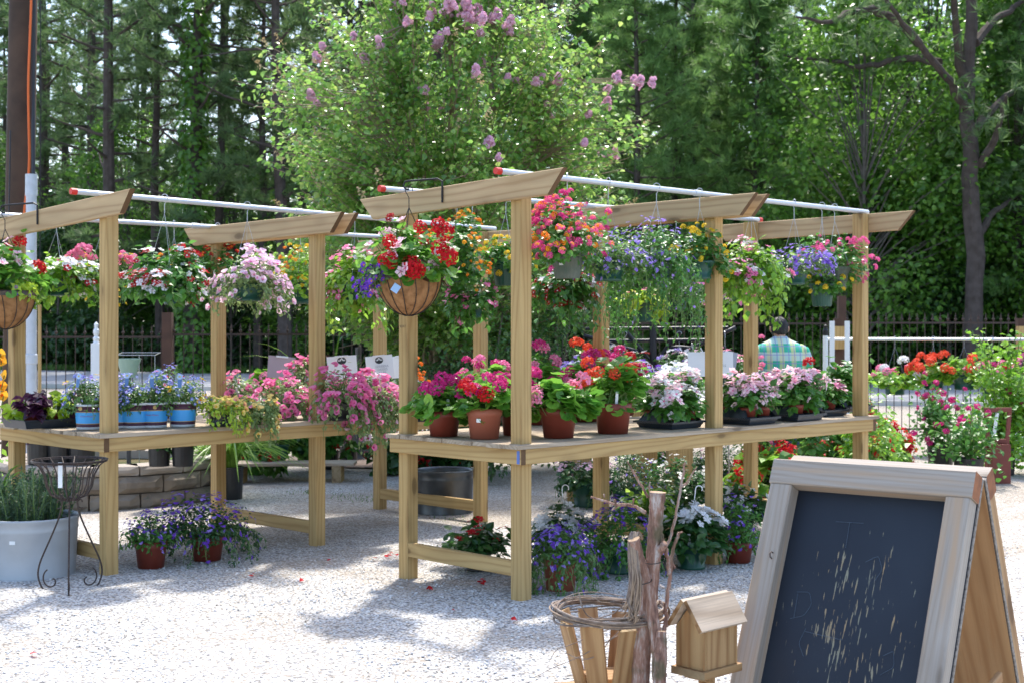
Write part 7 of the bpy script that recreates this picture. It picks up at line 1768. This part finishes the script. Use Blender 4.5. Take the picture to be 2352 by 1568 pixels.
# bougainvilleas and climbers on trellises near the fence
def climber(u, v, H, R, label, cols, seed, n=1100, leaf='bright', ls=.06, nb=60, K=30, name='bougainvillea', airy=.85):
    p = G(u, v); rs = np.random.RandomState(seed); root = thing(name, label, 'climbing plant', (p.x, p.y, .02)); mb, mats = pot_mesh('nursery', .15, .28); mb.build('pot', mats, root)
    lf = MB(); C_ = []
    for k in range(K):
        a_ = rs.random() * 6.28; z = .35 + (H - .35) * rs.random() ** .8; rr = R * rs.uniform(.3, 1.1) * (1 - .3 * z / H)
        e_ = np.array([rr * math.cos(a_), rr * math.sin(a_), z]); s0 = np.array([0, 0, .25]); c_ = (s0 + e_) / 2 + (0, 0, .12); t = np.linspace(0, 1, 7)[:, None]; Q = (1 - t) ** 2 * s0 + 2 * t * (1 - t) * c_ + t * t * e_
        lf.tube(Q, .0045, 4, cap=False, mat=1); C_.append(Q)
    C_ = np.array(C_); ci = rs.randint(0, K, n); t = rs.uniform(.25, 1, n) * 6; i0 = np.minimum(t.astype(int), 5); f = (t - i0)[:, None]
    P_ = C_[ci, i0] * (1 - f) + C_[ci, i0 + 1] * f + rs.normal(size=(n, 3)) * .055
    k_ = n // 6; P_[:k_] = rs.normal(size=(k_, 3)) * (.2, .2, .10) + (0, 0, .26); P_[:, 2] = np.maximum(P_[:, 2], .01)
    lf.inst(TL['ovate'], frames(rs.normal(size=(n, 3)) * .5 + (0, -.2, .7), rs.normal(size=(n, 3)) + (0, 0, -.5), ls * rs.uniform(.7, 1.2, n)), P_); lf.build('foliage', [LM(leaf), STEM], root)
    bl = MB(); q_ = rs.randint(0, K, nb); B_ = C_[q_, 6] + rs.normal(size=(nb, 3)) * .07; bl.inst(TB['ball2'], frames(rs.normal(size=(nb, 3)) + (0, -.6, .4), rs.normal(size=(nb, 3)), .062 * rs.uniform(.7, 1.2, nb)), B_); bl.build('blossoms', [CM(cols), CM(cols)], root)
    return root
climber(2160, 1078, 1.0, .40, 'magenta bougainvillea with long arms in the gap beyond the chalkboard', 'magenta', 3, n=800, nb=34, leaf='mid')
climber(2300, 1092, 1.55, .46, 'tall yellow green climber behind the red wooden trellis', 'magenta', 5, n=2200, nb=8, K=40, name='climbing_plant')
climber(2385, 1090, 1.2, .45, 'leafy climber cut off by the picture side past the red wooden trellis', 'magenta', 6, n=1500, nb=3, K=34, name='climbing_plant')
climber(2225, 1120, .8, .45, 'sprawling magenta bougainvillea low beside the red wooden trellis', 'magenta', 7, n=500, nb=12, leaf='mid')
p = G(2268, 1105); tr_ = thing('wooden_trellis', 'small red brown wooden trellis frame leaning in its planter among the climbers', 'trellis', (p.x, p.y - .3, 0)); RB_ = plain('red_brown_paint', (.20, .045, .03), .6, dirt=.4, dirtcol=(.12, .03, .02)); pc = Vector((p.x, p.y - .3, 0)); d_ = p.y - .3
zt_, zb_ = EYE - (940 - HV) / FPX * d_, EYE - (1012 - HV) / FPX * d_; hw_ = px(27, d_)
for z, k in ((zt_, 1.0), (zb_, .78)): obox('rail', pc + Zv * z, (1, 0, 0), (0, 1, 0), (hw_ * 2 * k + .04, .03, .045), [RB_, RB_], tr_)
for s_ in (-1, 1):
    A = pc + Vector((s_ * hw_ * .55, .0, .02)); B = pc + Vector((s_ * hw_, 0, zt_ - .024)); obox('stile', (A + B) / 2, B - A, (0, 1, 0), ((B - A).length, .026, .04), [RB_, RB_], tr_)
    obox('planter_side', pc + Vector((s_ * .085, 0, .22)), Zv, (0, 1, 0), (.40, .20, .02), [RB_, RB_], tr_)
for y in (-.10, .10): obox('planter_side', pc + Vector((0, y, .22)), Zv, (1, 0, 0), (.40, .19, .02), [RB_, RB_], tr_)
mb = MB(); mb.box((-.03, -.02, (zt_ + zb_) / 2), (.035, .002, .26), np.array(Matrix.Rotation(.15, 3, 'Y'))); mb.build('plant_label', [LABW], tr_)
# white painted item at the side, past the climbers
q = W(2335, 930, 17.2); tag(obox('white_post', Vector((q.x, q.y, .42)), Zv, (1, 0, 0), (.84, .18, .12), [WHITEP, WHITEP], None), 'white painted post past the red wooden trellis', 'post')
# fallen petals
rs = np.random.RandomState(15); PT = [(562, 1319), (580, 1322), (694, 1325), (885, 1275), (870, 1278), (902, 1270), (1100, 1335), (1102, 1331), (540, 1318), (1040, 1400), (76, 1498), (620, 1296), (1005, 1265), (440, 1311), (1190, 1420), (760, 1290), (990, 1345)]
mb = MB(); mw = MB()
for i, (u, v) in enumerate(PT):
    for k in range(rs.randint(1, 4)):
        q = G(u + rs.normal() * 4, v + rs.normal() * 2, .035); M_ = frames(np.array([[rs.normal() * .3, rs.normal() * .3, 1]]), rs.normal(size=(1, 3)), .035)
        (mw if i in (0, 8, 11, 13) else mb).inst(TL['ovate'], M_, np.array([tuple(q)]))
tag(mb.build('fallen_petals', [CM('red')]), 'red petals fallen on the pale gravel', None, None, 'stuff'); tag(mw.build('fallen_petals', [CM('white')]), 'white petals fallen on the pale gravel', None, None, 'stuff')
